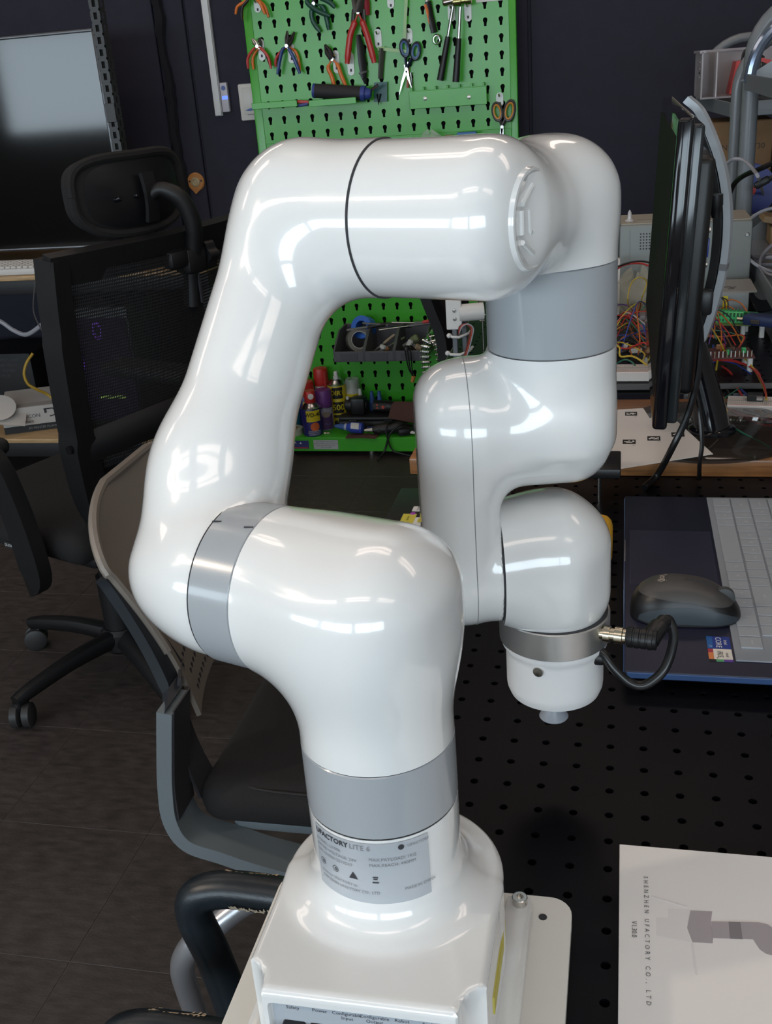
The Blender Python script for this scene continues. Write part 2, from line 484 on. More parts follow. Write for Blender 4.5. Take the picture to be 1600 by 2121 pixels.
# ================================================================== PERFORATED PLATES
def perforated(mb, xs, ys, inner, M, depth):
    """sheet of cells, each with a hole; inner = hole outline (counter-clockwise, star shaped about the cell centre)"""
    n = len(inner)
    for i in range(len(xs) - 1):
        for j in range(len(ys) - 1):
            cx, cy = (xs[i] + xs[i + 1]) / 2, (ys[j] + ys[j + 1]) / 2; hx, hy = (xs[i + 1] - xs[i]) / 2, (ys[j + 1] - ys[j]) / 2
            vs = []
            for px, py in inner: vs.append((cx + px, cy + py, 0))
            for px, py in inner:
                k = max(abs(px) / hx, abs(py) / hy); ox, oy = px / k, py / k
                a = math.degrees(math.atan2(py, px)) % 90
                if abs(a - 45) < 1.0: ox, oy = math.copysign(hx, px), math.copysign(hy, py)
                vs.append((cx + ox, cy + oy, 0))
            for px, py in inner: vs.append((cx + px, cy + py, -depth))
            fs = [(k, n + k, n + (k + 1) % n, (k + 1) % n) for k in range(n)] + [(2 * n + k, k, (k + 1) % n, 2 * n + (k + 1) % n) for k in range(n)]
            mb.add(vs, fs, M)
    return mb
CIRC = lambda r, n=16: [(r * math.cos(2 * PI * k / n), r * math.sin(2 * PI * k / n)) for k in range(n)]

PX, PY = 0.025, 0.02719                              # hole pitch of the bench plate
table = thing('work_table', 'black perforated metal work table carrying the white robot arm', 'table', (0.3, 0.0, 0))
xs = [(-7.5 + i) * PX for i in range(0, 45)]; ys = [(-26.5 + j) * PY for j in range(0, 55)]
top = perforated(MB(), xs, ys, CIRC(0.0031), T(0, 0, 0.75), 0.012)
xa, xb, ya, yb = xs[0], xs[-1], ys[0], ys[-1]
for a, b, c, d in ((xa - 0.012, xa, ya - 0.01, yb + 0.01), (xb, xb + 0.012, ya - 0.01, yb + 0.01)): top.box(((a + b) / 2, (c + d) / 2, 0.744), (b - a, d - c, 0.012))
for c, d in ((ya - 0.01, ya), (yb, yb + 0.01)): top.box(((xa + xb) / 2, (c + d) / 2, 0.744), (xb - xa, d - c, 0.012))
part('perforated_top', top, BOARDM, table)
part('under_tray', MB().box(((xa + xb) / 2, (ya + yb) / 2, 0.728), (xb - xa, yb - ya, 0.012)), mat('black under tray', (0.004, 0.004, 0.004), 0.8), table)
for x in (xa + 0.22, xb - 0.05):
    for y in (ya + 0.05, yb - 0.05): part('leg', MB().box((x, y, 0.361), (0.04, 0.04, 0.722), r=0.003), BLACKPL, table)

# ================================================================== ROBOT ARM
def dirs(deg):
    p = math.radians(deg); return np.array([math.cos(p), -math.sin(p), 0.0]), np.array([math.sin(p), math.cos(p), 0.0])
UPV = np.array([0, 0, 1.0])
aS, fS = dirs(18); aF, fF = dirs(-13)
COLX, COLY = -0.1205, -0.350
robot = thing('robot_arm', 'glossy white six-joint robot arm with grey rings bolted on the black table', 'robot', (COLX, COLY, 0.75))
def P3(x, y, z): return np.array([x, y, z], float)
def ring(name, p0, p1, r, m, parent=robot, n=64, cham=0.0006):
    L = float(np.linalg.norm(np.array(p1) - np.array(p0))); ax = np.array(p1) - np.array(p0)
    return part(name, MB().lathe([(0, r - cham), (cham, r), (L - cham, r), (L, r - cham)], p0, ax, n), m, parent)

# mounting plate
pc = (-0.1160, -0.381); hx, hy, rr = 0.0950, 0.0955, 0.014
poly = []
for cx, cy, a0 in ((1, 1, 0), (-1, 1, 90), (-1, -1, 180), (1, -1, 270)):
    for k in range(7):
        a = math.radians(a0 + 15 * k); poly.append((pc[0] + cx * (hx - rr) + rr * math.cos(a), pc[1] + cy * (hy - rr) + rr * math.sin(a)))
plate = part('mounting_plate', MB().prism(poly, 0.0095, z0=0.7503), CREAM, robot)
for x, y in ((-0.0385, -0.303), (-0.1935, -0.303)):
    part('plate_hole', MB().lathe([(0, 0.0026), (0.0004, 0.0026)], (x, y, 0.7597), (0, 0, 1), 20), SEAM, plate)

# base housing with filleted neck
ZT = 0.826
d_round = sd_cyl((COLX + 0.001, -0.345, 0.757), (COLX + 0.001, -0.345, ZT), 0.0625, 0.004)
d_box = sd_box((COLX + 0.001, -0.3915, (0.757 + ZT) / 2), (0.0625, 0.0470, (ZT - 0.757) / 2), 0.004)
g1 = sd_cyl((COLX + 0.001 + 0.0675, -0.4355, 0.70), (COLX + 0.001 + 0.0682, -0.4355, 0.90), 0.0175)
g2 = sd_cyl((COLX + 0.001 - 0.0675, -0.4355, 0.70), (COLX + 0.001 - 0.0675, -0.4355, 0.90), 0.0175)
win = sd_box((COLX + 0.001, -0.4405, 0.7885), (0.0465, 0.006, 0.0295), 0.003)
body = s_union(0.003, d_round, d_box)
neck = sd_cyl((COLX, COLY, 0.78), (COLX, COLY, 0.90), 0.0412)
base_f = s_cut(s_union(0.026, body, neck), lambda P: -g1(P), lambda P: -g2(P), lambda P: -win(P))
part('base_housing', trim(sdf_mesh(base_f, (-0.192, -0.444, 0.752), (-0.048, -0.276, 0.903), 0.0019), ((0, 0, 0.8857), UPV, None), ((0, 0, 0.7598), -UPV, None)), WHITE, robot)
# side lugs with cap screws
for s in (-1, 1):
    x = COLX + 0.001 + s * 0.066
    lug = part('mounting_lug', MB().box((x, -0.362, 0.7645), (0.017, 0.135, 0.009), r=0.004), WHITE, robot)
    for y in (-0.3025, -0.421):
        sc = part('cap_screw', MB().lathe([(0, 0.0048), (0.0045, 0.0048), (0.0050, 0.0043), (0.0050, 0.0024), (0.0028, 0.0023)], (x + s * 0.001, y, 0.769), (0, 0, 1), 24), STEEL, lug)
part('warning_stripe', MB().box((COLX + 0.001 + 0.0628, -0.372, 0.790), (0.0006, 0.055, 0.012)), mat('yellow sticker', (0.55, 0.48, 0.06), 0.5), robot)
# connector panel
panel = part('connector_panel', MB().box((COLX + 0.001, -0.4347, 0.7885), (0.093, 0.002, 0.059)), mat('grey panel', (0.42, 0.45, 0.49), 0.4), robot)
t = MB(); Mp = frame((0, -0.4358, 0), (1, 0, 0), (0, 0, 1), (0, -1, 0))
for k, w in enumerate(('Safety', 'Power', 'Configurable', 'Configurable', 'Robot', 'Analog')):
    t.text(w, 0.0030, M=Mp @ T(COLX - 0.034 + k * 0.0142, 0.8135, 0))
    if k in (2, 3): t.text(('Input', 'Output')[k - 2], 0.0030, M=Mp @ T(COLX - 0.034 + k * 0.0142, 0.8105, 0))
part('panel_lettering', t, INK, panel)
for k in range(6):
    c = part('connector_block', MB().box((COLX - 0.034 + k * 0.0142, -0.4455, 0.7965), (0.0118, 0.021, 0.016), r=0.0008, seg=1), BLACKPL, robot)
    part('terminal_row', MB().box((COLX - 0.034 + k * 0.0142, -0.4575, 0.7965), (0.0090, 0.004, 0.010), r=0.0006, seg=1), mat('dark green terminal', (0.01, 0.02, 0.015), 0.5), c)

# rating plate wrapped round the neck
RL = 0.0415
def onneck(s, z, lift=0.0):                       # s = arc length, measured from the middle of the plate
    a = math.radians(-91.0) + s / RL
    return (COLX + (RL + lift) * math.cos(a), COLY + (RL + lift) * math.sin(a), z)
LZ0, LZ1, LS = 0.8385, 0.8842, 0.0338
lab = MB().shell(lambda u, v: onneck((u - 0.5) * 2 * LS, LZ0 + (LZ1 - LZ0) * v, 0.0003), 36, 6, 0.0003)
rating = part('rating_plate', lab, LABELG, robot)
def lettering(rows, m, name):
    t = MB()
    for txt, size, s0, zz, sp in rows:
        w = text_geo(txt, sp); xm = min(x for x, y in w[0])
        t.text(txt, size, lambda x, y: onneck(s0 + x - xm * size, zz + y, 0.0008), spacing=sp, bold=name == 'brand_lettering')
    return part(name, t, m, rating)
lettering((('UFACTORY', 0.0044, -0.0320, 0.8812, 1.0),), INK, 'brand_lettering')
lettering((('LITE 6', 0.0044, -0.0085, 0.8812, 1.0), ('UFACTORY', 0.0024, 0.0220, 0.8812, 1.0)), GINK, 'model_lettering')
lettering((('MODEL: LI1006', 0.0027, -0.0320, 0.8758, 1.0), ('RATED VOLTAGE: 24V', 0.0027, -0.0320, 0.8722, 1.0), ('S/N: LI100612211D17', 0.0027, -0.0320, 0.8686, 1.0),
           ('MAX.PAYLOAD: 1KG', 0.0027, 0.0015, 0.8742, 1.0), ('MAX.REACH: 440MM', 0.0027, 0.0015, 0.8706, 1.0),
           ('Made by UFACTORY at', 0.0024, -0.0300, 0.8556, 1.0), ('SHENZHEN UFACTORY CO., LTD', 0.0024, -0.0300, 0.8522, 1.0), ('MADE IN CHINA', 0.0024, 0.0190, 0.8535, 1.0)), GINK, 'rating_lettering')
def disc_on(t, s0, z0, r, r_in=0.0):
    return t.grid(lambda u, v: onneck(s0 + (r_in + (r - r_in) * v) * math.cos(2 * PI * u), z0 + (r_in + (r - r_in) * v) * math.sin(2 * PI * u), 0.0008), 24, 1)
part('logo_dot', disc_on(MB(), 0.0185, 0.8812, 0.0016), INK, rating)
for s0 in (-0.0285, -0.0190): part('service_symbol', disc_on(disc_on(MB(), s0, 0.8622, 0.0020, 0.0017), s0 + 0.0003, 0.8622, 0.0009, 0.0005), INK, rating)
part('warning_triangle', MB().add([onneck(-0.0105, 0.8600, 0.0008), onneck(-0.0055, 0.8600, 0.0008), onneck(-0.0080, 0.8646, 0.0008)], [(0, 1, 2)]), INK, rating)
t = MB()
for dz, w in ((0.0000, 0.0034), (0.0022, 0.0022), (0.0034, 0.0028)):
    t.grid(lambda u, v: onneck(0.0040 + (u - 0.5) * w, 0.8590 + dz + v * 0.0007, 0.0008), 3, 1)
part('bin_symbol', t, INK, rating)

# column ring, shoulder
ring('joint_ring', (COLX, COLY, 0.8863), (COLX, COLY, 0.9250), 0.0413, RINGG)
ring('joint_seam', (COLX, COLY, 0.8856), (COLX, COLY, 0.8864), 0.0410, SEAM); ring('joint_seam', (COLX, COLY, 0.9249), (COLX, COLY, 0.9258), 0.0410, SEAM)
J2 = P3(COLX, COLY, 0.9990); RS = 0.0445
sh_f = s_cut(s_union(0.030, sd_cyl((COLX, COLY, 0.90), (COLX, COLY, 1.020), 0.0412, 0.012), sd_cyl(J2 - 0.09 * aS, J2 + 0.0375 * aS, RS, 0.028)))
part('shoulder', trim(sdf_mesh(sh_f, (-0.222, -0.415, 0.895), (-0.060, -0.270, 1.056), 0.0020), ((0, 0, 0.9257), -UPV, None), (J2 - 0.0530 * aS, -aS, None)), WHITE, robot)
ring('joint_seam', J2 - 0.0529 * aS, J2 - 0.0538 * aS, RS - 0.0004, SEAM)
r2 = ring('joint_ring', J2 - 0.0536 * aS, J2 - 0.0795 * aS, RS - 0.0001, RINGG)
t = MB()
for k in (0.0565, 0.0770):
    q = J2 - k * aS + (RS + 0.0001) * (UPV * math.cos(0.35) - fS * math.sin(0.35))
    t.box(tuple(q), (0.005, 0.0006, 0.0006), M=None)
part('zero_mark', t, INK, r2)
ring('joint_seam', J2 - 0.0794 * aS, J2 - 0.0803 * aS, RS - 0.0004, SEAM)

# upper arm: lower hub, leaning tube, elbow bend
LEAN, LU = math.radians(38.8), 0.2144
udir = math.sin(LEAN) * fS + math.cos(LEAN) * UPV
Bc = J2 - 0.1195 * aS; Ec = Bc + LU * udir + P3(0, 0, 0.0040)
RE = 0.0440
Tb = Bc + 0.0035 * aS; Te = Ec + 0.0045 * aS
ua_f = s_union(0.026, sd_cyl(J2 - 0.045 * aS, J2 - 0.1185 * aS, RS - 0.0020, 0.034), sd_cap(Tb, Tb + 0.06 * udir, 0.0332, 0.0338), sd_cap(Tb + 0.06 * udir, Te, 0.0338, 0.0338), sd_cyl(Ec - 0.014 * aS, Ec + 0.10 * aS, RE, 0.030))
mid_z = float((Bc + Ec)[2] / 2)
part('upper_arm', trim(sdf_mesh(ua_f, (-0.295, -0.400, 0.945), (-0.080, -0.120, 1.222), 0.0023), (Ec + 0.0680 * aS, aS, lambda c: c.z > mid_z)), WHITE, robot)
ring('joint_seam', Ec + 0.0678 * aS, Ec + 0.0692 * aS, RE + 0.0002, SEAM)

# elbow rotor and rear knuckle
J4 = P3(-0.0405, -0.140, 0); S3 = Ec + 0.1210 * aS; R4 = 0.0410
K4 = P3(J4[0], J4[1], Ec[2] - 0.0065)
er_f = s_union(0.013, sd_cyl(Ec + 0.04 * aS, Ec + 0.1565 * aS, RE - 0.0008, 0.025), sd_cyl(S3 - 0.002 * fS, K4 + 0.0200 * fS, R4 - 0.002, 0.018), sd_cyl((J4[0], J4[1], 1.10), K4 + P3(0, 0, 0.0395), R4, 0.032))
part('elbow_rotor', trim(sdf_mesh(er_f, (-0.175, -0.300, 1.095), (0.020, -0.085, 1.232), 0.0021),
     (Ec + 0.0688 * aS, -aS, None), ((0, 0, 1.1330), -UPV, lambda c: (c - Vector(S3)).dot(Vector(fS)) > 0.036)), WHITE, robot)
# round logo cap on the elbow end
cp = Ec + 0.1567 * aS
cap = part('logo_cap', MB().lathe([(-0.006, 0.0272), (-0.0010, 0.0270), (0.0007, 0.0262), (0.0010, 0.0249), (-0.0003, 0.0230), (-0.0003, 0.0003)], tuple(cp), tuple(aS), 48), WHITE, robot)
Mc = frame(tuple(cp + 0.0001 * aS), tuple(fS), (0, 0, 1), tuple(aS))
t = MB()
hexr = 0.0180
hp = [(hexr * math.cos(math.radians(90 + 60 * k)), hexr * math.sin(math.radians(90 + 60 * k))) for k in range(6)]
for a, b in ((0, 1), (1, 2), (2, 3), (3, 4), (4, 5), (5, 0)):
    p, q = hp[a], hp[b]
    s0, s1 = (0.12, 0.80) if a % 2 else (0.05, 0.92)
    p0 = (p[0] + (q[0] - p[0]) * s0, p[1] + (q[1] - p[1]) * s0, 0.0004); p1 = (p[0] + (q[0] - p[0]) * s1, p[1] + (q[1] - p[1]) * s1, 0.0004)
    t.tube([p0, p1], 0.0016, 8, M=Mc)
for x, w in ((-0.0055, 0.0058), (0.0, 0.0050), (0.0055, 0.0058)): t.tube([(x, -0.0058, 0.0004), (x, w, 0.0004)], 0.0014, 8, M=Mc)
t.tube([(-0.0055, -0.0058, 0.0004), (0.0055, -0.0058, 0.0004)], 0.0014, 8, M=Mc)
part('embossed_logo', t, WHITE, cap)

# forearm ring
ring('joint_seam', (J4[0], J4[1], 1.1322), (J4[0], J4[1], 1.1334), R4 - 0.0005, SEAM)
r4 = ring('joint_ring', (J4[0], J4[1], 1.0795), (J4[0], J4[1], 1.1325), R4 - 0.0001, RINGG)
part('zero_mark', MB().box((J4[0] - 0.010, J4[1] - R4 + 0.0008, 1.1295), (0.006, 0.0006, 0.0007)), INK, r4)
ring('joint_seam', (J4[0], J4[1], 1.0788), (J4[0], J4[1], 1.0797), R4 - 0.0012, SEAM)
# forearm: stub, side tube and the upright slab
Z5, ZH, R5 = 0.9290, 1.0285, 0.0420
H5 = P3(J4[0], J4[1], ZH); W5 = P3(J4[0], J4[1], Z5)
fa_f = s_union(0.020, s_union(0.008, sd_cyl((J4[0], J4[1], 1.015), (J4[0], J4[1], 1.10), R4, 0.006), sd_cyl(H5 - 0.070 * aF, H5 + 0.0365 * aF, R5, 0.026)),
                     s_union(0.004, sd_cyl(W5 - 0.075 * aF, W5 - 0.0392 * aF, R5, 0.0015), sd_stadium(H5 - 0.0645 * aF, W5 - 0.0645 * aF, aF, R5 + 0.001, 0.0260, 0.024)))
part('forearm', trim(sdf_mesh(fa_f, (-0.150, -0.225, 0.878), (0.010, -0.070, 1.108), 0.0020), ((0, 0, 1.0790), UPV, None)), WHITE, robot)
# fine parting line round the slab
t = MB(); pts = []; mid = (H5 + W5) / 2 - 0.0570 * aF
for k in range(97):
    a = 2 * PI * k / 96; dr = math.cos(a) * fF + math.sin(a) * UPV; lo, hi = 0.02, 0.20
    for _ in range(26):
        md = (lo + hi) / 2
        if float(fa_f((mid + md * dr)[None])[0]) < 0: lo = md
        else: hi = md
    q = mid + lo * dr
    if q[2] < 1.0785: pts.append(tuple(q))
    elif pts: break
t.tube(pts, 0.00030, 6); pts = []
for k in range(97):
    a = -2 * PI * k / 96; dr = math.cos(a) * fF + math.sin(a) * UPV; lo, hi = 0.02, 0.20
    for _ in range(26):
        md = (lo + hi) / 2
        if float(fa_f((mid + md * dr)[None])[0]) < 0: lo = md
        else: hi = md
    q = mid + lo * dr
    if q[2] < 1.0785: pts.append(tuple(q))
    elif pts: break
t.tube(pts, 0.00030, 6)
part('parting_line', t, mat('grey parting line', (0.25, 0.26, 0.27), 0.6), robot)
ring('joint_seam', W5 - 0.0396 * aF, W5 - 0.0381 * aF, R5 - 0.0002, SEAM)
# wrist
R6 = 0.0382
wr_f = s_cut(s_union(0.020, sd_cyl(W5 - 0.06 * aF, W5 + 0.012 * aF, R5, 0.010), sd_cyl((J4[0], J4[1], 0.87), (J4[0], J4[1], Z5 + 0.0430), R6 + 0.001, 0.034)))
part('wrist', trim(sdf_mesh(wr_f, (-0.120, -0.210, 0.862), (0.014, -0.080, 0.985), 0.0019), (W5 - 0.0382 * aF, -aF, None), ((0, 0, 0.8885), -UPV, None)), WHITE, robot)
fl = ring('tool_flange', (J4[0], J4[1], 0.8668), (J4[0], J4[1], 0.8880), R6 + 0.0010, ALU, n=72, cham=0.0008)
ring('joint_seam', (J4[0], J4[1], 0.8876), (J4[0], J4[1], 0.8890), R6 - 0.0002, SEAM)
# vacuum gripper
ee = [(0, 0.0375), (-0.004, 0.0375), (-0.0065, 0.0358), (-0.0110, 0.0348), (-0.036, 0.0348), (-0.0395, 0.0344), (-0.0445, 0.0325), (-0.0460, 0.0295), (-0.0468, 0.024), (-0.0468, 0.001)]
grip = part('vacuum_gripper', MB().lathe([(h, r) for h, r in ee][::-1], (J4[0], J4[1], 0.8670), (0, 0, 1), 64), mat('matt white plastic', (0.80, 0.80, 0.80), 0.30), robot)
part('side_screw', MB().lathe([(0, 0.0040), (0.0012, 0.0036), (0.0014, 0.0015)], (J4[0] - 0.0090, J4[1] - 0.0340, 0.8560), (-0.25, -1, 0.0), 20), STEEL, grip)
RUB = mat('clear silicone', (0.55, 0.60, 0.68), 0.25, alpha=0.55)
part('suction_cup', MB().lathe([(0, 0.0102), (0.0010, 0.0108), (0.007, 0.0070), (0.012, 0.0055), (0.0265, 0.0050)], (J4[0] - 0.001, J4[1], 0.7965), (0, 0, 1), 32), RUB, robot)
# cable plug on the flange
cd = np.array([0.985, -0.17, 0.0]); cd /= np.linalg.norm(cd)
q0 = P3(J4[0], J4[1], 0.8800) + (R6 - 0.001) * np.array([0.86, -0.51, 0]); sd = np.array([0.17, 0.985, 0])
plug = part('cable_plug', MB().lathe([(0, 0.0042), (0.003, 0.0042), (0.0032, 0.0062), (0.0075, 0.0062), (0.0078, 0.0050), (0.0105, 0.0050), (0.0108, 0.0064), (0.0160, 0.0064), (0.0165, 0.0056), (0.0185, 0.0056)], tuple(q0), tuple(cd), 12), BRASS, robot, label='nickel plated screw plug')
prof = [(0.0185, 0.0062)]
for k in range(4): prof += [(0.0200 + k * 0.0045, 0.0072), (0.0228 + k * 0.0045, 0.0072), (0.0232 + k * 0.0045, 0.0067), (0.0242 + k * 0.0045, 0.0067)]
part('strain_relief', MB().lathe(prof + [(0.0390, 0.0070), (0.0395, 0.0050)], tuple(q0), tuple(cd), 24), BLACKPL, plug)
e0 = q0 + 0.034 * cd
elb = spline([tuple(e0 + P3(0, 0, -0.001)), tuple(e0 + 0.002 * cd + 0.005 * sd + P3(0, 0, 0.002)), tuple(e0 + 0.005 * cd + 0.013 * sd + P3(0, 0, 0.004)), tuple(e0 + 0.007 * cd + 0.019 * sd + P3(0, 0, 0.0045))], 6)
part('angled_boot', MB().tube(elb, [0.0068] * 12 + [0.0054] * (len(elb) - 12), 16), BLACKPL, plug)
E0 = e0 + 0.007 * cd + 0.019 * sd + P3(0, 0, 0.0045)
loop = spline([tuple(E0), tuple(E0 + 0.003 * cd + 0.004 * sd + P3(0, 0, -0.001)), tuple(E0 + 0.007 * cd - 0.001 * sd + P3(0, 0, -0.012)), tuple(E0 + 0.003 * cd - 0.012 * sd + P3(0, 0, -0.030)), tuple(E0 - 0.008 * cd - 0.018 * sd + P3(0, 0, -0.041)), tuple(E0 - 0.019 * cd - 0.020 * sd + P3(0, 0, -0.0405)), tuple(E0 - 0.030 * cd - 0.020 * sd + P3(0, 0, -0.031)), tuple(E0 - 0.038 * cd - 0.017 * sd + P3(0, 0, -0.022)), tuple(E0 - 0.046 * cd - 0.013 * sd + P3(0, 0, -0.0185))], 10)
part('gripper_cable', MB().tube(loop, 0.0034, 12), mat('black cable rubber', (0.010, 0.010, 0.011), 0.28), robot)
g0 = P3(J4[0], J4[1], 0.8585) + 0.0345 * np.array([0.90, -0.42, 0])
part('cable_gland', MB().tube([tuple(g0 - 0.002 * cd), tuple(g0 + 0.003 * cd), tuple(g0 + 0.008 * cd)], [0.0062, 0.0058, 0.0040], 14), BLACKPL, robot)

# ================================================================== GREEN TOOL BOARD ON THE BACK WALL
GREEN = mat('green powder coat', (0.050, 0.385, 0.020), 0.27, noise=0.05, nscale=6, spec=0.6)
GREEND = mat('pale green strip', (0.32, 0.52, 0.22), 0.35)
YB = 2.75
MB_ = frame((0, YB, 0), (1, 0, 0), (0, 0, 1), (0, -1, 0))          # board plane: x, z, out towards the room
def bp(y): return frame((0, YB - y, 0), (1, 0, 0), (0, 0, 1), (0, -1, 0))
board = thing('tool_board', 'green steel tool pegboard with keyhole slots on the dark wall', 'pegboard', (-0.77, YB, 0.0))
KP = 0.0487; KX0 = -1.156 - KP / 2; KZ0 = 1.418 + 0.5 * KP
key = []
for a in (0, 22.5, 45, 67.5, 90, 112.5, 135, 157.5, 180, 205): key.append((0.0072 * math.cos(math.radians(a)), 0.0072 * math.sin(math.radians(a)) + 0.004))
key = [(x, y) for x, y in key]
key += [(-0.0042, -0.0045), (-0.0042, -0.0140), (0.0042, -0.0140), (0.0042, -0.0045), (0.0072 * math.cos(math.radians(-25)), 0.0072 * math.sin(math.radians(-25)) + 0.004)]
def key_ring(pts):
    """resample the keyhole about the cell centre so the cell corners fall on 45 degree rays"""
    out = []
    n = len(pts)
    for k in range(24):
        a = 2 * PI * k / 24; d = (math.cos(a), math.sin(a)); best = None
        for i in range(n):
            p, q = pts[i], pts[(i + 1) % n]; ex, ey = q[0] - p[0], q[1] - p[1]; den = d[0] * ey - d[1] * ex
            if abs(den) < 1e-12: continue
            t = (p[0] * ey - p[1] * ex) / den; s = (p[0] * d[1] - p[1] * d[0]) / den
            if t > 0 and -1e-9 <= s <= 1 + 1e-9 and (best is None or t < best): best = t
        out.append((d[0] * best, d[1] * best))
    return out
kr = key_ring(key)
kx = [KX0 + i * KP for i in range(18)]
for name, z1, nrow in (('upper_panel', KZ0 + 2 * KP, 10), ('lower_panel', KZ0 - 9 * KP, 19)):
    mbp = perforated(MB(), kx, [z1 - j * KP for j in range(nrow, -1, -1)], kr, MB_, 0.0012)
    part(name, mbp, GREEN, board)
ZTOP, ZB = KZ0 + 2.6 * KP, 0.03
for a, b in ((-1.2105, KX0), (kx[-1], -0.3300)):
    part('side_rail', MB().box(((a + b) / 2, YB + 0.012, (ZTOP + ZB) / 2), (b - a, 0.028, ZTOP - ZB), r=0.003, seg=2), GREEN, board)
for z in (KZ0 - 8.5 * KP,): part('cross_strip', MB().box(((KX0 + kx[-1]) / 2, YB + 0.003, z), (kx[-1] - KX0, 0.006, KP), r=0.001, seg=1), GREEN, board)
part('gap_shade_sheet', MB().box((-0.77, YB + 0.032, (ZTOP + ZB) / 2), (0.86, 0.004, ZTOP - ZB)), mat('shadowed backing', (0.004, 0.004, 0.005), 0.9), board)  # near-black sheet, the shade behind the keyholes put into its colour
# floor tray at the foot of the board
tray = part('base_tray', MB().box((-0.77, 2.655, 0.070), (0.90, 0.205, 0.006), r=0.002).box((-0.77, 2.5525, 0.047), (0.90, 0.004, 0.050), r=0.001, seg=1).box((-0.77, 2.655, 0.0245), (0.90, 0.205, 0.005)), GREEN, board)
for x in (-1.16, -0.86, -0.38): part('levelling_foot', MB().cyl((x, 2.60, 0.0003), (x, 2.60, 0.010), 0.016).cyl((x, 2.60, 0.010), (x, 2.60, 0.024), 0.005), STEEL, tray)
st = part('hazard_strip', MB().box((-1.1443, 2.5497, 0.047), (0.132, 0.001, 0.030)), mat('navy sticker', (0.03, 0.035, 0.16), 0.4), tray)
t = MB(); Ms = frame((0, 2.5491, 0), (1, 0, 0), (0, 0, 1), (0, -1, 0))
for k in range(6):
    x = -1.2152 + k * 0.0205
    t.add([(x, 0.050, 0), (x + 0.009, 0.050, 0), (x + 0.0045, 0.058, 0)], [(0, 1, 2)], Ms) if k % 2 else t.text(('A', 'U')[k % 4 // 2], 0.013, M=Ms @ T(x + 0.005, 0.054, 0))
part('sticker_symbols', t, WINK, st)
part('sticker_red_line', MB().box((-1.1443, 2.5490, 0.0355), (0.125, 0.0006, 0.004)), mat('red sticker print', (0.35, 0.03, 0.03), 0.5), st)
st = part('notice_sticker', MB().box((-1.0152, 2.5497, 0.047), (0.090, 0.001, 0.034)), mat('grey notice', (0.42, 0.43, 0.42), 0.5), tray)
t = MB()
for k, w in enumerate(('TOOL BOARD SAFETY NOTICE', 'KEEP THE SHELF CLEAR OF LIQUIDS', 'MAX LOAD PER HOOK 5 KG', 'MADE IN KOREA')):
    t.text(w, 0.0052, M=Ms @ T(-1.0152, 0.058 - k * 0.0072, 0))
part('notice_lettering', t, INK, st)

# ---- hooks
HOOKM = mat('pale grey hook plate', (0.55, 0.56, 0.52), 0.35, metal=0.2)
def oval(w, h, n=20):
    r = w / 2; c = h / 2 - r
    return [(r * math.cos(a), r * math.sin(a) + (c if math.sin(a) >= 0 else -c)) for a in [2 * PI * k / n for k in range(n)]]
hook0 = None
def hook(x, z, h, label):
    global hook0
    o = thing('board_hook', label, 'hook', (x, YB - 0.001, z), group='hook plates on the green board')
    part('hook_plate', MB().prism(oval(0.023, h), 0.002, M=bp(0.001) @ T(x, z, 0)), HOOKM, o)
    part('hook_peg', MB().tube([(x, YB - 0.002, z + h * 0.25), (x, YB - 0.020, z + h * 0.25), (x, YB - 0.026, z + h * 0.25 + 0.006)], 0.0025, 8), STEEL, o)
    part('plate_slot', MB().box((x, YB - 0.0032, z - h * 0.28), (0.006, 0.0004, 0.008)), SEAM, o)
for x, z, h, lb in ((-1.1573, 1.4724, 0.040, 'pale hook plate behind the black and orange pliers at the top left corner'),
                    (-1.1603, 1.3431, 0.066, 'pale hook plate behind the red-handled mini pliers'),
                    (-1.06, 1.3255, 0.060, 'pale hook plate behind the blue-handled pliers'),
                    (-0.9121, 1.2888, 0.068, 'pale hook plate behind the orange-handled wire cutter'),
                    (-0.8645, 1.2796, 0.070, 'pale hook plate showing left of the red crimping pliers'),
                    (-0.7681, 1.3463, 0.056, 'pale hook plate beside the right handle of the red crimping pliers'),
                    (-0.7198, 1.449, 0.040, 'pale hook plate alone at the top above the try square'),
                    (-0.6678, 1.3456, 0.046, 'pale hook plate above the blue-handled scissors'),
                    (-0.5293, 1.4021, 0.050, 'pale hook plate left of the hammer shafts'),
                    (-0.4779, 1.4007, 0.056, 'pale hook plate right of the hammer shafts'),
                    (-0.3866, 1.1406, 0.042, 'pale hook plate above the orange-handled scissors')):
    hook(x, z, h, lb)
for x, z, lb in ((-0.4108, 1.4315, 'white sticker at the top right of the green board'),):
    one('board_sticker', MB().box((x, YB - 0.0012, z), (0.082, 0.0015, 0.016), r=0.0005, seg=1), mat('white sticker', (0.75, 0.75, 0.73), 0.4), lb, 'sticker')

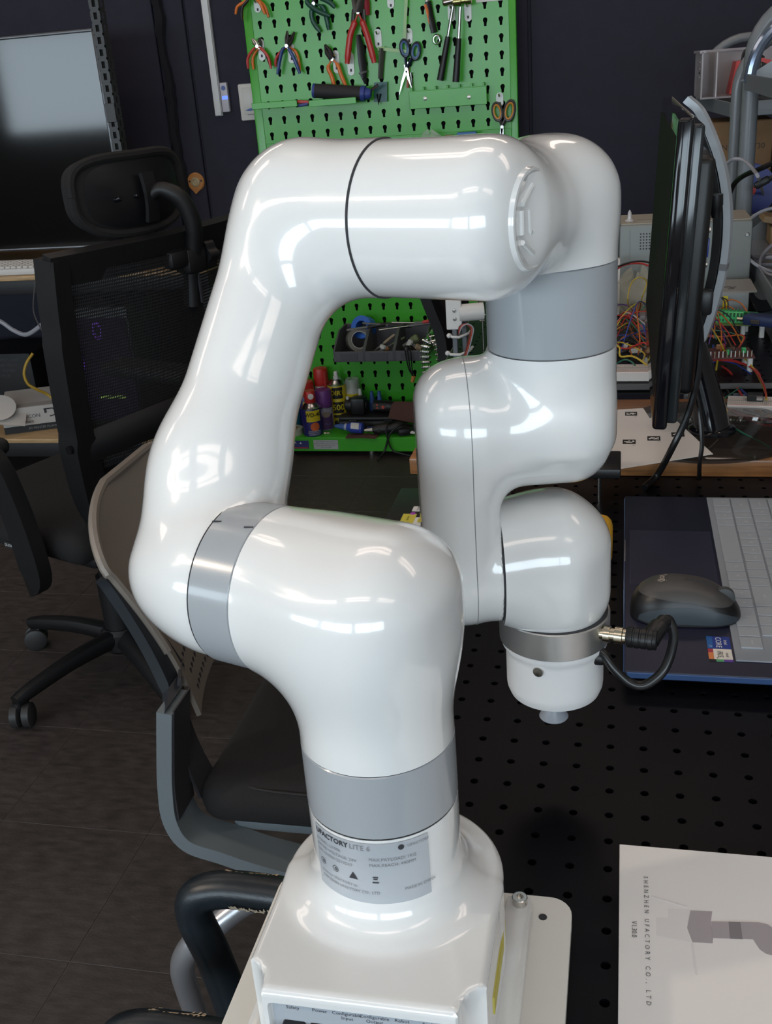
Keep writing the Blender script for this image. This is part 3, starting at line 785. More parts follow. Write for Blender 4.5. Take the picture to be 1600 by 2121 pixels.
# ---- pliers
REDP = mat('red grip', (0.50, 0.035, 0.028), 0.32); ORGP = mat('orange grip', (0.72, 0.17, 0.02), 0.35); BLUP = mat('blue grip', (0.022, 0.05, 0.20), 0.3)
GRNP = mat('dark green grip', (0.012, 0.075, 0.048), 0.35); DKS = mat('dark tool steel', (0.10, 0.095, 0.09), 0.35, metal=0.8); BLKG = mat('black grip', (0.011, 0.011, 0.012), 0.4)
def W(p, y): return (p[0], YB - y, p[1])
def pliers(label, jaw, pivot, h1, h2, m1, m2, y=0.022, r=0.0048, jw=0.006, jm=None, name='pliers', inner=None):
    o = thing(name, label, 'pliers', (pivot[0], YB - 0.002, pivot[1]))
    jm = jm or DKS
    d = Vector((jaw[0] - pivot[0], 0, jaw[1] - pivot[1])); nx = Vector((d.z, 0, -d.x)).normalized()
    for s in (-1, 1):
        part('jaw', MB().tube([Vector(W(pivot, y)) + nx * s * 0.001, Vector(W(pivot, y)) + d * 0.5 + nx * s * jw * 0.62, Vector(W(jaw, y)) + nx * s * 0.0016], [jw, jw * 0.75, 0.0016], 8, flat=0.7), jm, o)
    part('pivot', MB().cyl(W(pivot, y + 0.006), W(pivot, y - 0.006), 0.0055, n=16), STEEL, o)
    for h, m in ((h1, m1), (h2, m2)):
        pts = spline([W(p, y) for p in [pivot] + h], 5); n = len(pts)
        part('handle', MB().tube(pts, [0.003 if i < 4 else r * (1.0 if i < n - 2 else 0.8) for i in range(n)], 10), m, o)
        if inner:
            pt2 = [p + Vector((0, 0.0035, 0)) for p in pts[len(pts) // 2 - 2:]]
            part('grip_inlay', MB().tube(pt2, r * 0.9, 8), inner, o)
    return o
pliers('pliers with orange and black handles at the top left corner of the board', (-1.1535, 1.5278), (-1.1699, 1.5014), [(-1.1915, 1.4864), (-1.2178, 1.4745), (-1.2274, 1.4527)], [(-1.1442, 1.4853), (-1.1268, 1.4671), (-1.1176, 1.4354)], ORGP, ORGP, inner=BLKG)
pliers('second pair of orange and black pliers hooked under the top left one', (-1.1467, 1.53), (-1.1638, 1.4981), [(-1.182, 1.4842), (-1.199, 1.4674), (-1.2051, 1.4339)], [(-1.1399, 1.4808), (-1.132, 1.4647), (-1.1247, 1.4445)], BLKG, ORGP, y=0.034, inner=ORGP)
pliers('dark green crimping pliers hanging open at the top of the board', (-0.9573, 1.5139), (-0.9575, 1.481), [(-0.9859, 1.4695), (-0.9567, 1.4421), (-0.9139, 1.422)], [(-0.9344, 1.4735), (-0.9102, 1.4605), (-0.8957, 1.4455)], GRNP, GRNP, r=0.0075, name='crimping_pliers')
pliers('dark green pliers hanging lower behind the green crimping pliers', (-0.9652, 1.5146), (-0.9658, 1.4623), [(-0.9763, 1.4381), (-0.9728, 1.4099), (-0.9533, 1.3802)], [(-0.9368, 1.4488), (-0.9276, 1.4119), (-0.924, 1.3836)], GRNP, GRNP, y=0.014, r=0.0075, name='crimping_pliers')
pliers('mini pliers with red outer handles in the second row of the board', (-1.1809, 1.3778), (-1.1657, 1.3536), [(-1.1836, 1.3434), (-1.2035, 1.3187), (-1.2056, 1.2896)], [(-1.1505, 1.3424), (-1.1334, 1.3194), (-1.1277, 1.284)], REDP, REDP, jm=STEEL)
pliers('mini pliers with orange and black handles behind the red-handled ones', (-1.1592, 1.379), (-1.1611, 1.3504), [(-1.1798, 1.3344), (-1.1906, 1.3148), (-1.191, 1.2856)], [(-1.1464, 1.3348), (-1.1374, 1.3139), (-1.1316, 1.2931)], ORGP, BLKG, y=0.012)
pliers('long nose pliers with dark blue handles in the second row of the board', (-1.0575, 1.3911), (-1.0641, 1.3474), [(-1.0802, 1.3357), (-1.094, 1.302), (-1.105, 1.2649)], [(-1.0557, 1.3339), (-1.0413, 1.3011), (-1.0291, 1.2624)], BLUP, BLUP, y=0.030, r=0.0058)
pliers('small pliers with red and orange handles behind the blue pliers', (-1.0384, 1.3868), (-1.0644, 1.3446), [(-1.0887, 1.3334), (-1.1094, 1.3118), (-1.1138, 1.2889)], [(-1.043, 1.33), (-1.0342, 1.3063), (-1.0333, 1.2686)], REDP, ORGP, y=0.014)
pliers('wire cutter with black blades and orange handles above the blue tool roll', (-0.9393, 1.3423), (-0.9193, 1.298), [(-0.9346, 1.2732), (-0.9258, 1.2465), (-0.9191, 1.2139)], [(-0.9019, 1.2766), (-0.8946, 1.2501), (-0.8802, 1.2113)], ORGP, ORGP, jw=0.0105, jm=BLKG, r=0.0065, name='wire_cutter')
o = pliers('large crimping pliers with red plastic handles and a dark steel body', (-0.8154, 1.4991), (-0.82, 1.4255), [(-0.8372, 1.3908), (-0.8507, 1.3638), (-0.8605, 1.325), (-0.8693, 1.28)], [(-0.8071, 1.3912), (-0.7984, 1.3626), (-0.7889, 1.3225), (-0.7798, 1.2764)], REDP, REDP, y=0.030, r=0.0098, jw=0.017, name='crimping_pliers')
part('handle_shank', MB().tube([W((-0.835, 1.435), 0.024), W((-0.8442, 1.383), 0.024), W((-0.8504, 1.3666), 0.024)], 0.0065, 8), DKS, o)
part('handle_shank', MB().tube([W((-0.8037, 1.4325), 0.024), W((-0.8031, 1.3826), 0.024), W((-0.7984, 1.3626), 0.024)], 0.0065, 8), DKS, o)
o = thing('wire_stripper', 'black wire stripping tool hanging inside the red crimping pliers', 'wire stripper', (-0.8153, YB - 0.002, 1.30))
part('body', MB().tube([W((-0.8286, 1.3621), 0.018), W((-0.8246, 1.3337), 0.018), W((-0.8211, 1.2794), 0.018), W((-0.8199, 1.2362), 0.018)], [0.008, 0.013, 0.016, 0.012], 12, flat=0.45), mat('charcoal plastic', (0.02, 0.021, 0.024), 0.4), o)
part('blade', MB().tube([W((-0.8199, 1.2362), 0.018), W((-0.8167, 1.2157), 0.018)], [0.010, 0.004], 8, flat=0.3), BLKG, o)
part('band', MB().tube([W((-0.8217, 1.2536), 0.018), W((-0.8205, 1.2477), 0.018)], 0.0170, 12, flat=0.5), mat('grey band', (0.12, 0.12, 0.12), 0.4), o)
o = thing('snips', 'red-handled snips hanging at the top behind the large crimping pliers', 'snips', (-0.7879, YB - 0.002, 1.43))
part('handle', MB().tube([W((-0.7977, 1.4868), 0.016), W((-0.7946, 1.4483), 0.016), W((-0.7942, 1.4152), 0.016)], [0.011, 0.012, 0.009], 10, flat=0.6), mat('dark red grip', (0.30, 0.02, 0.035), 0.35), o)
part('blade', MB().tube([W((-0.8037, 1.5279), 0.016), W((-0.7993, 1.4869), 0.016)], [0.003, 0.008], 8, flat=0.4), STEEL, o)

# ---- try square
o = thing('try_square', 'pale green try square with a dark grey handle hanging from the board', 'square', (-0.7456, YB - 0.002, 1.33))
part('blade', MB().prism([(-0.7636, 1.322), (-0.6673, 1.305), (-0.6679, 1.2952), (-0.7644, 1.3122)], 0.003, M=bp(0.012)), GREEND, o)
part('stock', MB().tube([W((-0.7545, 1.3171), 0.012), W((-0.7609, 1.275), 0.012), W((-0.7676, 1.2282), 0.012)], [0.012, 0.0105, 0.010], 8, flat=0.5), mat('grey green stock', (0.055, 0.06, 0.045), 0.5), o)
part('bracket', MB().box((-0.7581, YB - 0.013, 1.3159), (0.024, 0.006, 0.012), r=0.002), GREEND, o)
one('ruler_strip', MB().prism([(-0.6857, 1.3344), (-0.6764, 1.3337), (-0.657, 1.4884), (-0.6677, 1.4893)], 0.002, M=bp(0.016)), GREEND, 'pale green upright strip hanging above the blue-handled scissors', 'ruler')
o = thing('putty_scraper', 'small teal plastic scraper with a pen clipped on below the try square', 'scraper', (-0.7662, YB - 0.002, 1.19))
part('plate', MB().prism([(-0.7937, 1.1601), (-0.7503, 1.1587), (-0.746, 1.218), (-0.7892, 1.2181)], 0.004, M=bp(0.010)), mat('teal plastic', (0.010, 0.085, 0.085), 0.35), o)
part('pen_clip', MB().tube([W((-0.7806, 1.1841), 0.018), W((-0.7782, 1.1518), 0.018), W((-0.7694, 1.1834), 0.018)], 0.003, 8), BLKG, o)

# ---- scissors
def scissors(label, piv, tips, loops, hm, im, y=0.018, name='scissors'):
    o = thing(name, label, 'scissors', (piv[0], YB - 0.002, piv[1]))
    for tp in tips:
        d = Vector((tp[0] - piv[0], 0, tp[1] - piv[1])); n = Vector((d.z, 0, -d.x)).normalized() * 0.0055
        b = Vector(W(piv, y)); e = Vector(W(tp, y))
        part('blade', MB().add([b - n - d * 0.25, b + n - d * 0.25, b + d * 0.5 + n, e, b + d * 0.5 - n * 0.3] + [q + Vector((0, 0.002, 0)) for q in (b - n - d * 0.25, b + n - d * 0.25, b + d * 0.5 + n, e, b + d * 0.5 - n * 0.3)],
             [(0, 1, 2, 3, 4), (9, 8, 7, 6, 5)] + [(k, k + 5, (k + 1) % 5 + 5, (k + 1) % 5) for k in range(5)]), STEEL, o)
    part('pivot', MB().cyl(W(piv, y + 0.005), W(piv, y - 0.004), 0.005, n=16), STEEL, o)
    for c, w, h, rot in loops:
        pts = []
        for k in range(25):
            a = 2 * PI * k / 24; px, pz = w * math.cos(a), h * math.sin(a)
            pts.append((c[0] + px * math.cos(rot) - pz * math.sin(rot), YB - y, c[1] + px * math.sin(rot) + pz * math.cos(rot)))
        ring_o = part('finger_ring', MB().tube(pts, 0.0052, 8), hm, o)
        part('ring_liner', MB().tube([(c[0] + (p[0] - c[0]) * 0.80, p[1] - 0.002, c[2 - 1] + (p[2] - c[1]) * 0.80) for p in pts], 0.0036, 8), im, ring_o)
        part('shank', MB().tube([W((c[0] + (piv[0] - c[0]) * 0.45, c[1] + (piv[1] - c[1]) * 0.45), y), W(piv, y)], [0.0065, 0.005], 8, flat=0.6), hm, o)
    return o
scissors('scissors with dark blue handles hanging in the middle of the board', (-0.6787, 1.2506), [(-0.7092, 1.1735), (-0.6665, 1.1938)], [((-0.6809, 1.3116), 0.0125, 0.024, 0.10), ((-0.6457, 1.3006), 0.0125, 0.024, -0.22)], mat('navy handle', (0.008, 0.014, 0.035), 0.3), mat('blue liner', (0.06, 0.14, 0.32), 0.35))
scissors('scissors with orange and grey handles at the lower right of the board', (-0.3797, 1.0593), [(-0.3875, 1.0039), (-0.375, 1.0032)], [((-0.3938, 1.1051), 0.0135, 0.026, 0.16), ((-0.3553, 1.1055), 0.0150, 0.030, -0.22)], mat('grey handle', (0.05, 0.045, 0.045), 0.35), mat('orange liner', (0.62, 0.26, 0.03), 0.35))
o = thing('tweezers', 'red and steel tweezers hanging behind the blue-handled scissors', 'tweezers', (-0.672, YB - 0.002, 1.24))
part('arm', MB().tube([W((-0.6728, 1.2687), 0.010), W((-0.6807, 1.1948), 0.010)], 0.004, 6), mat('dusty red', (0.42, 0.10, 0.07), 0.4), o)
part('tip', MB().tube([W((-0.6668, 1.2398), 0.010), W((-0.6664, 1.1953), 0.010)], 0.0035, 6), STEEL, o)

# ---- utility knife and hammers
o = thing('utility_knife', 'orange and black utility cutter hanging from the board by its ring', 'cutter', (-0.5862, YB - 0.002, 1.40))
part('body', MB().tube([W((-0.599, 1.4377), 0.016), W((-0.5949, 1.4019), 0.016), W((-0.584, 1.3489), 0.016)], [0.0115, 0.0125, 0.0115], 12, flat=0.6), BLKG, o)
part('orange_inlay', MB().tube([W((-0.6039, 1.4313), 0.0215), W((-0.5988, 1.4132), 0.022), W((-0.596, 1.3815), 0.022), W((-0.5909, 1.3632), 0.021)], [0.010, 0.0095, 0.006, 0.003], 10, flat=0.35), ORGP, o)
part('head', MB().tube([W((-0.5991, 1.462), 0.016), W((-0.599, 1.4377), 0.016)], [0.008, 0.0105], 12, flat=0.6), STEEL, o)
part('hang_ring', MB().tube([(-0.578 + 0.011 * math.cos(2 * PI * k / 20), YB - 0.015, 1.3288 + 0.013 * math.sin(2 * PI * k / 20)) for k in range(21)], 0.0045, 8, flat=0.6), STEEL, o)
def hammer(label, top, mid, end, y):
    o = thing('hammer', label, 'hammer', (mid[0], YB - 0.002, mid[1]))
    part('shaft', MB().tube([W(top, y), W(mid, y)], 0.0050, 12), mat('chrome shaft', (0.55, 0.55, 0.55), 0.12, metal=1.0), o)
    part('grip', MB().tube(spline([W(mid, y), W(((mid[0] + end[0]) / 2, (mid[1] + end[1]) / 2), y), W(end, y)], 4), [0.0080, 0.0088, 0.0092, 0.0095, 0.0098, 0.0102, 0.0108, 0.0112, 0.0112], 14), BLKG, o)
    return o
o = hammer('hammer with a slim chrome shaft leaning left beside another', (-0.5209, 1.4177), (-0.5402, 1.3344), (-0.5712, 1.2102), 0.024)
part('head', MB().lathe([(-0.024, 0.008), (-0.020, 0.011), (0.014, 0.011), (0.016, 0.009), (0.026, 0.009), (0.028, 0.012), (0.040, 0.012)], W((-0.5278, 1.4331), 0.024), (1, 0, 0.12), 20), mat('nickel head', (0.58, 0.52, 0.45), 0.2, metal=1.0), o)
o = hammer('hammer with a straight chrome shaft right of the leaning one', (-0.4939, 1.4128), (-0.5023, 1.326), (-0.5171, 1.2022), 0.054)
part('head', MB().lathe([(-0.020, 0.012), (-0.016, 0.013), (0.004, 0.013), (0.006, 0.010), (0.016, 0.010), (0.018, 0.013), (0.036, 0.013)], W((-0.4947, 1.4291), 0.054), (1, 0, 0.05), 20), mat('brassy head', (0.50, 0.46, 0.20), 0.25, metal=1.0), o)

# ---- shelves and bit rail
BS = mat('bright screw', (0.6, 0.58, 0.52), 0.3, metal=0.8)
def shelf_strip(label, x0, x1, z, d):
    o = thing('board_shelf', label, 'shelf', ((x0 + x1) / 2, YB, z))
    part('shelf_plate', MB().box(((x0 + x1) / 2, YB - d / 2 - 0.006, z - 0.006), (x1 - x0, d, 0.003)), GREEN, o)
    part('front_lip', MB().box(((x0 + x1) / 2, YB - d - 0.005, z), (x1 - x0, 0.003, 0.019), r=0.001, seg=1), GREEN, o)
shelf_strip('narrow green shelf with a red item at the left edge of the board', -1.1926, -1.0375, 1.1747, 0.062)
shelf_strip('narrow green shelf holding the black and blue tool roll', -0.9894, -0.8329, 1.1713, 0.092)
o = thing('box_cutter', 'red and blue folding cutter lying between the two green shelves', 'cutter', (-1.0209, 2.70, 1.1726))
part('red_half', MB().box((-1.0204, 2.7, 1.1769), (0.040, 0.016, 0.010), r=0.003, rot=(0, 0.12, 0)), mat('signal red', (0.55, 0.05, 0.05), 0.35), o)
part('blue_half', MB().box((-1.0214, 2.7, 1.1682), (0.036, 0.018, 0.010), r=0.003, rot=(0, -0.1, 0)), mat('royal blue', (0.03, 0.05, 0.22), 0.4), o)
o = thing('tool_roll', 'rolled black tool pouch with blue ends lying on the green shelf', 'pouch', (-0.8925, 2.69, 1.19))
rp, rq = Vector((-0.9754, 2.685, 1.208)), Vector((-0.8119, 2.685, 1.1883))
part('roll', MB().lathe([(0, 0.020), (0.002, 0.0215), (0.5 * (rq - rp).length, 0.0225), ((rq - rp).length, 0.0215)], rp, rq - rp, 28), mat('black nylon', (0.022, 0.020, 0.021), 0.7, bump=0.3, bscale=300), o)
BLE = mat('blue binding', (0.03, 0.055, 0.26), 0.5)
part('end_binding', MB().lathe([(0, 0.022), (0.008, 0.0225)], rp - (rq - rp).normalized() * 0.004, rq - rp, 28), BLE, o)
part('end_binding', MB().lathe([(0, 0.0235), (0.013, 0.0235)], rq - (rq - rp).normalized() * 0.010, rq - rp, 28), BLE, o)
part('strap', MB().tube(spline([tuple(rq), (-0.7986, 2.69, 1.1901), (-0.7818, 2.69, 1.2019), (-0.7654, 2.69, 1.2108)], 5), 0.006, 8, flat=0.5), BLKG, o)
part('rolled_end', MB().lathe([(0, 0.017), (0.010, 0.018), (0.020, 0.013)], rq + (rq - rp).normalized() * 0.002, rq - rp, 20), BLE, o)
o = thing('bit_rail', 'green tool rail with slots and two screws below the hammers', 'rail', (-0.5487, YB, 1.18))
rx0, rx1 = -0.6735, -0.4242; rz0, rz1 = 1.1309, 1.1837
part('front_plate', MB().box(((rx0 + rx1) / 2, 2.719, (rz0 + rz1) / 2), (rx1 - rx0, 0.003, rz1 - rz0), r=0.001, seg=1), GREEN, o)
part('top_flange', MB().box(((rx0 + rx1) / 2, 2.7345, rz1), (rx1 - rx0, 0.030, 0.003)), GREEN, o)
for k in range(7):
    x = rx0 + (rx1 - rx0) * (0.03 + k * 0.155)
    part('slot_divider', MB().box((x, 2.738, rz1 + 0.006), (0.005, 0.022, 0.010), r=0.001, seg=1), GREEN, o)
for x, z in ((-0.6214, 1.1602), (-0.4803, 1.1552)):
    part('rail_screw', MB().lathe([(0, 0.0065), (0.002, 0.006), (0.003, 0.003)], (x, 2.7175, z), (0, -1, 0), 16), BS, o)

shelf_strip('narrow green shelf hidden behind the robot elbow with a bag on it', -0.6391, -0.4197, 1.0246, 0.092)
zq = 1.0246 - 0.0040
def scrunch(u, v):
    a = 2 * PI * u; r = math.sin(PI * (0.06 + 0.88 * v))
    return (-0.6046 + 0.034 * r * math.cos(a) * (1 + 0.16 * math.sin(4 * a + 7 * v)), 2.69 + 0.022 * r * math.sin(a), zq + 0.001 + 0.040 * v * (1 + 0.22 * math.sin(3 * a + 5 * v)))
one('plastic_bag', MB().grid(scrunch, 40, 12), mat('crumpled green bag', (0.55, 0.66, 0.55), 0.14, alpha=0.35, bump=0.9, bscale=60), 'crumpled clear plastic bag peeking over the top of the robot elbow', 'bag', angle=25)
one('parts_pack', MB().box((-0.4864, 2.68, zq + 0.017), (0.062, 0.03, 0.033), r=0.003), mat('blue pack', (0.05, 0.16, 0.42), 0.4), 'blue pack edge peeking over the top of the robot elbow', 'pack')
one('wooden_tag', MB().box((-0.5452, 2.68, zq + 0.014), (0.026, 0.02, 0.027), r=0.002), mat('tan wood tag', (0.35, 0.22, 0.12), 0.6), 'small tan wooden tag left of the blue pack on the board shelf', 'tag')

# ================================================================== THINGS ON THE TRAY OF THE TOOL BOARD
ZS = 0.0732
def wrap(cx, cy, r, face):
    """maps flat lettering onto a can; face = direction the lettering looks, degrees"""
    def fn(x, z):
        a = math.radians(face) + x / r
        return (cx + r * math.cos(a), cy + r * math.sin(a), z)
    return fn
def patch(cx, cy, r, face, w, z0, z1, n=16):
    f = wrap(cx, cy, r, face)
    return MB().grid(lambda u, v: f((u - 0.5) * w, z0 + (z1 - z0) * v), n, 2)
def words(mb, txt, size, cx, cy, r, face, dx, z):
    f = wrap(cx, cy, r, face); return mb.text(txt, size, lambda x, y: f(x + dx, z + y), bold=size > 0.016)
def spray_can(name, label, x, y, r, h, body, metal, cap_prof, capm, cat='spray can'):
    o = thing(name, label, cat, (x, y, ZS))
    part('body', MB().lathe([(0, r - 0.002), (0.002, r), (h, r), (h + 0.002, r - 0.001)], (x, y, ZS), (0, 0, 1), 36), body, o)
    part('shoulder', MB().lathe([(h + 0.0015, r + 0.0008), (h + 0.004, r + 0.0008), (h + 0.006, r - 0.004), (h + 0.014, r * 0.72), (h + 0.019, r * 0.55), (h + 0.021, r * 0.55)], (x, y, ZS), (0, 0, 1), 32), metal, o)
    part('cap', MB().lathe([(h + a, b) for a, b in cap_prof], (x, y, ZS), (0, 0, 1), 32), capm, o)
    return o
CANM = mat('can rim metal', (0.55, 0.55, 0.54), 0.25, metal=1.0)
PURP = mat('violet cap', (0.16, 0.045, 0.24), 0.35); REDC = mat('red cap', (0.52, 0.03, 0.025), 0.35)
NAVY = mat('navy can', (0.025, 0.02, 0.15), 0.3); YELC = mat('yellow can', (0.62, 0.50, 0.02), 0.35)
BLK = mat('flat black print', (0.012, 0.012, 0.012), 0.5); WHT = mat('white label', (0.62, 0.62, 0.60), 0.45)

cx, cy, r, h = -1.070, 2.592, 0.0350, 0.098
o = spray_can('spray_can', 'small navy spray can with a yellow shield label and red nozzle at the front', cx, cy, r, h, NAVY, CANM, [(0.019, 0.018), (0.024, 0.0205), (0.045, 0.0195), (0.062, 0.0185), (0.064, 0.017)], REDC)
lb = part('yellow_shield', patch(cx, cy, r + 0.0004, -62, 0.055, ZS + 0.055, ZS + 0.096), YELC, o)
part('brand_lettering', words(MB(), 'WD-40', 0.0200, cx, cy, r + 0.0012, -66, 0.001, ZS + 0.080), BLK, lb)
part('red_roundel', MB().grid(lambda u, v: wrap(cx, cy, r + 0.0006, -58)(0.017 * v * math.cos(2 * PI * u), ZS + 0.036 + 0.016 * v * math.sin(2 * PI * u)), 20, 2), mat('orange red print', (0.62, 0.13, 0.04), 0.4), o)
t = MB()
for k, w in enumerate(('STOPS SQUEAKS', 'PROTECTS METAL', 'LOOSENS RUST')): words(t, w, 0.0062, cx, cy, r + 0.0006, -62, 0, ZS + 0.020 - k * 0.0065)
part('small_lettering', t, WINK, o)
part('cap_button', MB().lathe([(0, 0.0105), (0.002, 0.0100)], (cx + 0.009, cy - 0.0175, ZS + h + 0.046), (0.5, -0.87, 0.1), 20), mat('white nozzle', (0.7, 0.7, 0.68), 0.4), o)

cx, cy, r, h = -1.040, 2.655, 0.0305, 0.082
o = spray_can('spray_can', 'grey and violet spray can with a tall violet cap behind the navy can', cx, cy, r, h, mat('pale lilac can', (0.36, 0.36, 0.46), 0.35), CANM, [(0.002, 0.0308), (0.008, 0.0318), (0.058, 0.0310), (0.064, 0.028), (0.066, 0.010)], PURP)
part('violet_label', patch(cx, cy, r + 0.0004, -62, 0.050, ZS + 0.004, ZS + 0.060), mat('dark violet label', (0.09, 0.04, 0.15), 0.4), o)
part('tan_badge', MB().grid(lambda u, v: wrap(cx, cy, r + 0.0008, -62)(0.017 * v * math.cos(2 * PI * u), ZS + 0.060 + 0.011 * v * math.sin(2 * PI * u)), 18, 2), mat('tan badge', (0.30, 0.23, 0.20), 0.5), o)
t = words(words(MB(), 'SILICONE', 0.0085, cx, cy, r + 0.0008, -62, 0, ZS + 0.079), 'SPRAY', 0.010, cx, cy, r + 0.0012, -62, 0.002, ZS + 0.024)
part('lettering', t, mat('lilac print', (0.22, 0.16, 0.32), 0.5), o)

cx, cy, r, h = -1.112, 2.680, 0.0310, 0.120
o = spray_can('spray_can', 'navy and yellow spray can with a wide red cap partly behind the robot arm', cx, cy, r, h, NAVY, CANM, [(0.000, 0.0315), (0.006, 0.0325), (0.040, 0.0315), (0.050, 0.030), (0.052, 0.012)], REDC)
part('yellow_band', patch(cx, cy, r + 0.0004, -62, 0.040, ZS + 0.07, ZS + 0.10), YELC, o)
cx, cy, r, h = -1.061, 2.721, 0.0255, 0.145
o = spray_can('spray_can', 'tall spray can with a red cap and straw standing at the back', cx, cy, r, h, WHT, CANM, [(0.000, 0.0265), (0.004, 0.0275), (0.056, 0.0265), (0.062, 0.024), (0.064, 0.008)], REDC)
part('straw_clip', MB().tube([(cx + 0.020, cy - 0.020, ZS + h + 0.052), (cx + 0.021, cy - 0.022, ZS + h + 0.020), (cx + 0.021, cy - 0.022, ZS + h - 0.02)], [0.006, 0.0045, 0.0045], 8), mat('red straw', (0.45, 0.04, 0.03), 0.4), o)

cx, cy, r, h = -1.000, 2.707, 0.0345, 0.150
o = spray_can('spray_can', 'large yellow and black lettered spray can with a silver dome and white nozzle', cx, cy, r, h, YELC, CANM, [(0.020, 0.010), (0.030, 0.010), (0.031, 0.0075), (0.044, 0.0075), (0.048, 0.005)], mat('white spray nozzle', (0.72, 0.72, 0.70), 0.4))
part('black_bands', patch(cx, cy, r + 0.0004, -75, 0.040, ZS + 0.104, ZS + 0.146), BLK, o)
part('black_label', patch(cx, cy, r + 0.0004, -75, 0.040, ZS + 0.050, ZS + 0.092), BLK, o)
part('black_foot_label', patch(cx, cy, r + 0.0004, -75, 0.040, ZS + 0.006, ZS + 0.044), BLK, o)
t = words(MB(), 'DIRT', 0.024, cx, cy, r + 0.0009, -75, 0, ZS + 0.125); words(t, '500', 0.030, cx, cy, r + 0.0009, -75, 0, ZS + 0.071); words(t, 'SPRAY', 0.018, cx, cy, r + 0.0009, -75, 0, ZS + 0.026)
part('lettering', t, YELC, o)

cx, cy, r, h = -0.945, 2.720, 0.026, 0.115
o = thing('spray_can', 'spray can with a clear tall cap and an orange and yellow label', 'spray can', (cx, cy, ZS))
part('body', MB().lathe([(0, r), (h, r)], (cx, cy, ZS), (0, 0, 1), 32), mat('amber can', (0.55, 0.26, 0.03), 0.35), o)
part('yellow_band', MB().lathe([(h - 0.024, r + 0.0005), (h, r + 0.0005)], (cx, cy, ZS), (0, 0, 1), 32), YELC, o)
part('shoulder', MB().lathe([(h, r * 0.95), (h + 0.012, r * 0.65), (h + 0.014, r * 0.4), (h + 0.032, r * 0.35)], (cx, cy, ZS), (0, 0, 1), 24), WHT, o)
part('clear_cap', MB().lathe([(h, r), (h + 0.048, r * 0.97), (h + 0.052, r * 0.9), (h + 0.052, 0.001)], (cx, cy, ZS), (0, 0, 1), 32, caps=False), mat('clear plastic cap', (0.62, 0.66, 0.62), 0.15, alpha=0.42), o)

o = thing('glue_bottle', 'small bottle with a white pointed nozzle behind the black power tool', 'bottle', (-0.918, 2.715, ZS))
part('bottle', MB().lathe([(0, 0.016), (0.075, 0.016), (0.085, 0.010)], (-0.918, 2.715, ZS), (0, 0, 1), 20), WHT, o)
part('nozzle', MB().lathe([(0.085, 0.0105), (0.100, 0.0095), (0.128, 0.0060), (0.130, 0.004)], (-0.918, 2.715, ZS), (0, 0, 1), 16), mat('white nozzle', (0.7, 0.7, 0.68), 0.4), o)
for k, (x, lb) in enumerate(((-0.876, 'left one of two blue pointed nozzles at the back of the tray'), (-0.848, 'right one of two blue pointed nozzles at the back of the tray'))):
    o = thing('glue_bottle', lb, 'bottle', (x, 2.72, ZS), group='blue nozzle bottles')
    part('bottle', MB().lathe([(0, 0.012), (0.075, 0.012)], (x, 2.72, ZS), (0, 0, 1), 16), mat('dull blue', (0.04, 0.09, 0.25), 0.5), o)
    part('nozzle', MB().lathe([(0.075, 0.0105), (0.110, 0.006), (0.118, 0.0055)], (x, 2.72, ZS), (0, 0, 1), 14), mat('blue nozzle', (0.05, 0.12, 0.36), 0.45), o)

# small round tape and teal bottle peeking past the arm
o = thing('tape_roll', 'pale roll of tape lying at the left end of the tray', 'tape', (-1.146, 2.594, ZS))
part('tape', MB().lathe([(0, 0.020), (0, 0.036), (0.022, 0.036), (0.022, 0.020), (0, 0.020)], (-1.146, 2.594, ZS), (0, 0, 1), 32, caps=False), mat('pale tape', (0.42, 0.46, 0.36), 0.5), o)
part('core', MB().lathe([(0, 0.0185), (0, 0.0205), (0.0225, 0.0205), (0.0225, 0.0185), (0, 0.0185)], (-1.146, 2.594, ZS), (0, 0, 1), 32, caps=False), mat('card core', (0.32, 0.24, 0.15), 0.8), o)
o = thing('spray_bottle', 'teal labelled bottle with a red trigger half hidden by the arm', 'bottle', (-1.163, 2.660, ZS))
part('bottle', MB().lathe([(0, 0.027), (0.004, 0.029), (0.085, 0.028), (0.100, 0.018), (0.108, 0.012)], (-1.163, 2.660, ZS), (0, 0, 1), 28), mat('translucent bottle', (0.10, 0.20, 0.26), 0.3), o)
part('label', patch(-1.163, 2.660, 0.0295, -50, 0.060, ZS + 0.015, ZS + 0.075), mat('teal label', (0.015, 0.14, 0.22), 0.4), o)
part('trigger_head', MB().box((-1.159, 2.648, ZS + 0.120), (0.030, 0.045, 0.026), r=0.006), REDC, o)

# black plastic tool case with a power tool and a rotary tool on top
CASE = mat('black tool case', (0.016, 0.015, 0.016), 0.45)
o = thing('tool_case', 'flat black plastic tool case lying on the tray under the power tools', 'case', (-0.865, 2.69, ZS))
part('case_base', MB().box((-0.865, 2.680, ZS + 0.017), (0.240, 0.095, 0.032), r=0.005), CASE, o)
part('case_lid', MB().box((-0.865, 2.680, ZS + 0.041), (0.240, 0.095, 0.014), r=0.005), CASE, o)
for x in (-0.93, -0.80): part('latch', MB().box((x, 2.6315, ZS + 0.030), (0.028, 0.005, 0.018), r=0.001, seg=1), CASE, o)
zc = ZS + 0.0484
o = thing('power_tool', 'chunky black cordless tool with a battery lying on the tool case', 'drill', (-0.935, 2.680, zc))
part('motor_housing', MB().lathe([(0, 0.018), (0.006, 0.026), (0.040, 0.028), (0.070, 0.026), (0.085, 0.017)], (-0.968, 2.690, zc + 0.030), (1, -0.1, 0), 24), CASE, o)
part('battery', MB().box((-0.915, 2.675, zc + 0.032), (0.052, 0.050, 0.062), r=0.008), mat('black battery', (0.008, 0.008, 0.009), 0.4), o)
part('white_stub', MB().cyl((-0.952, 2.664, zc + 0.058), (-0.952, 2.664, zc + 0.068), 0.006, n=14), WHT, o)
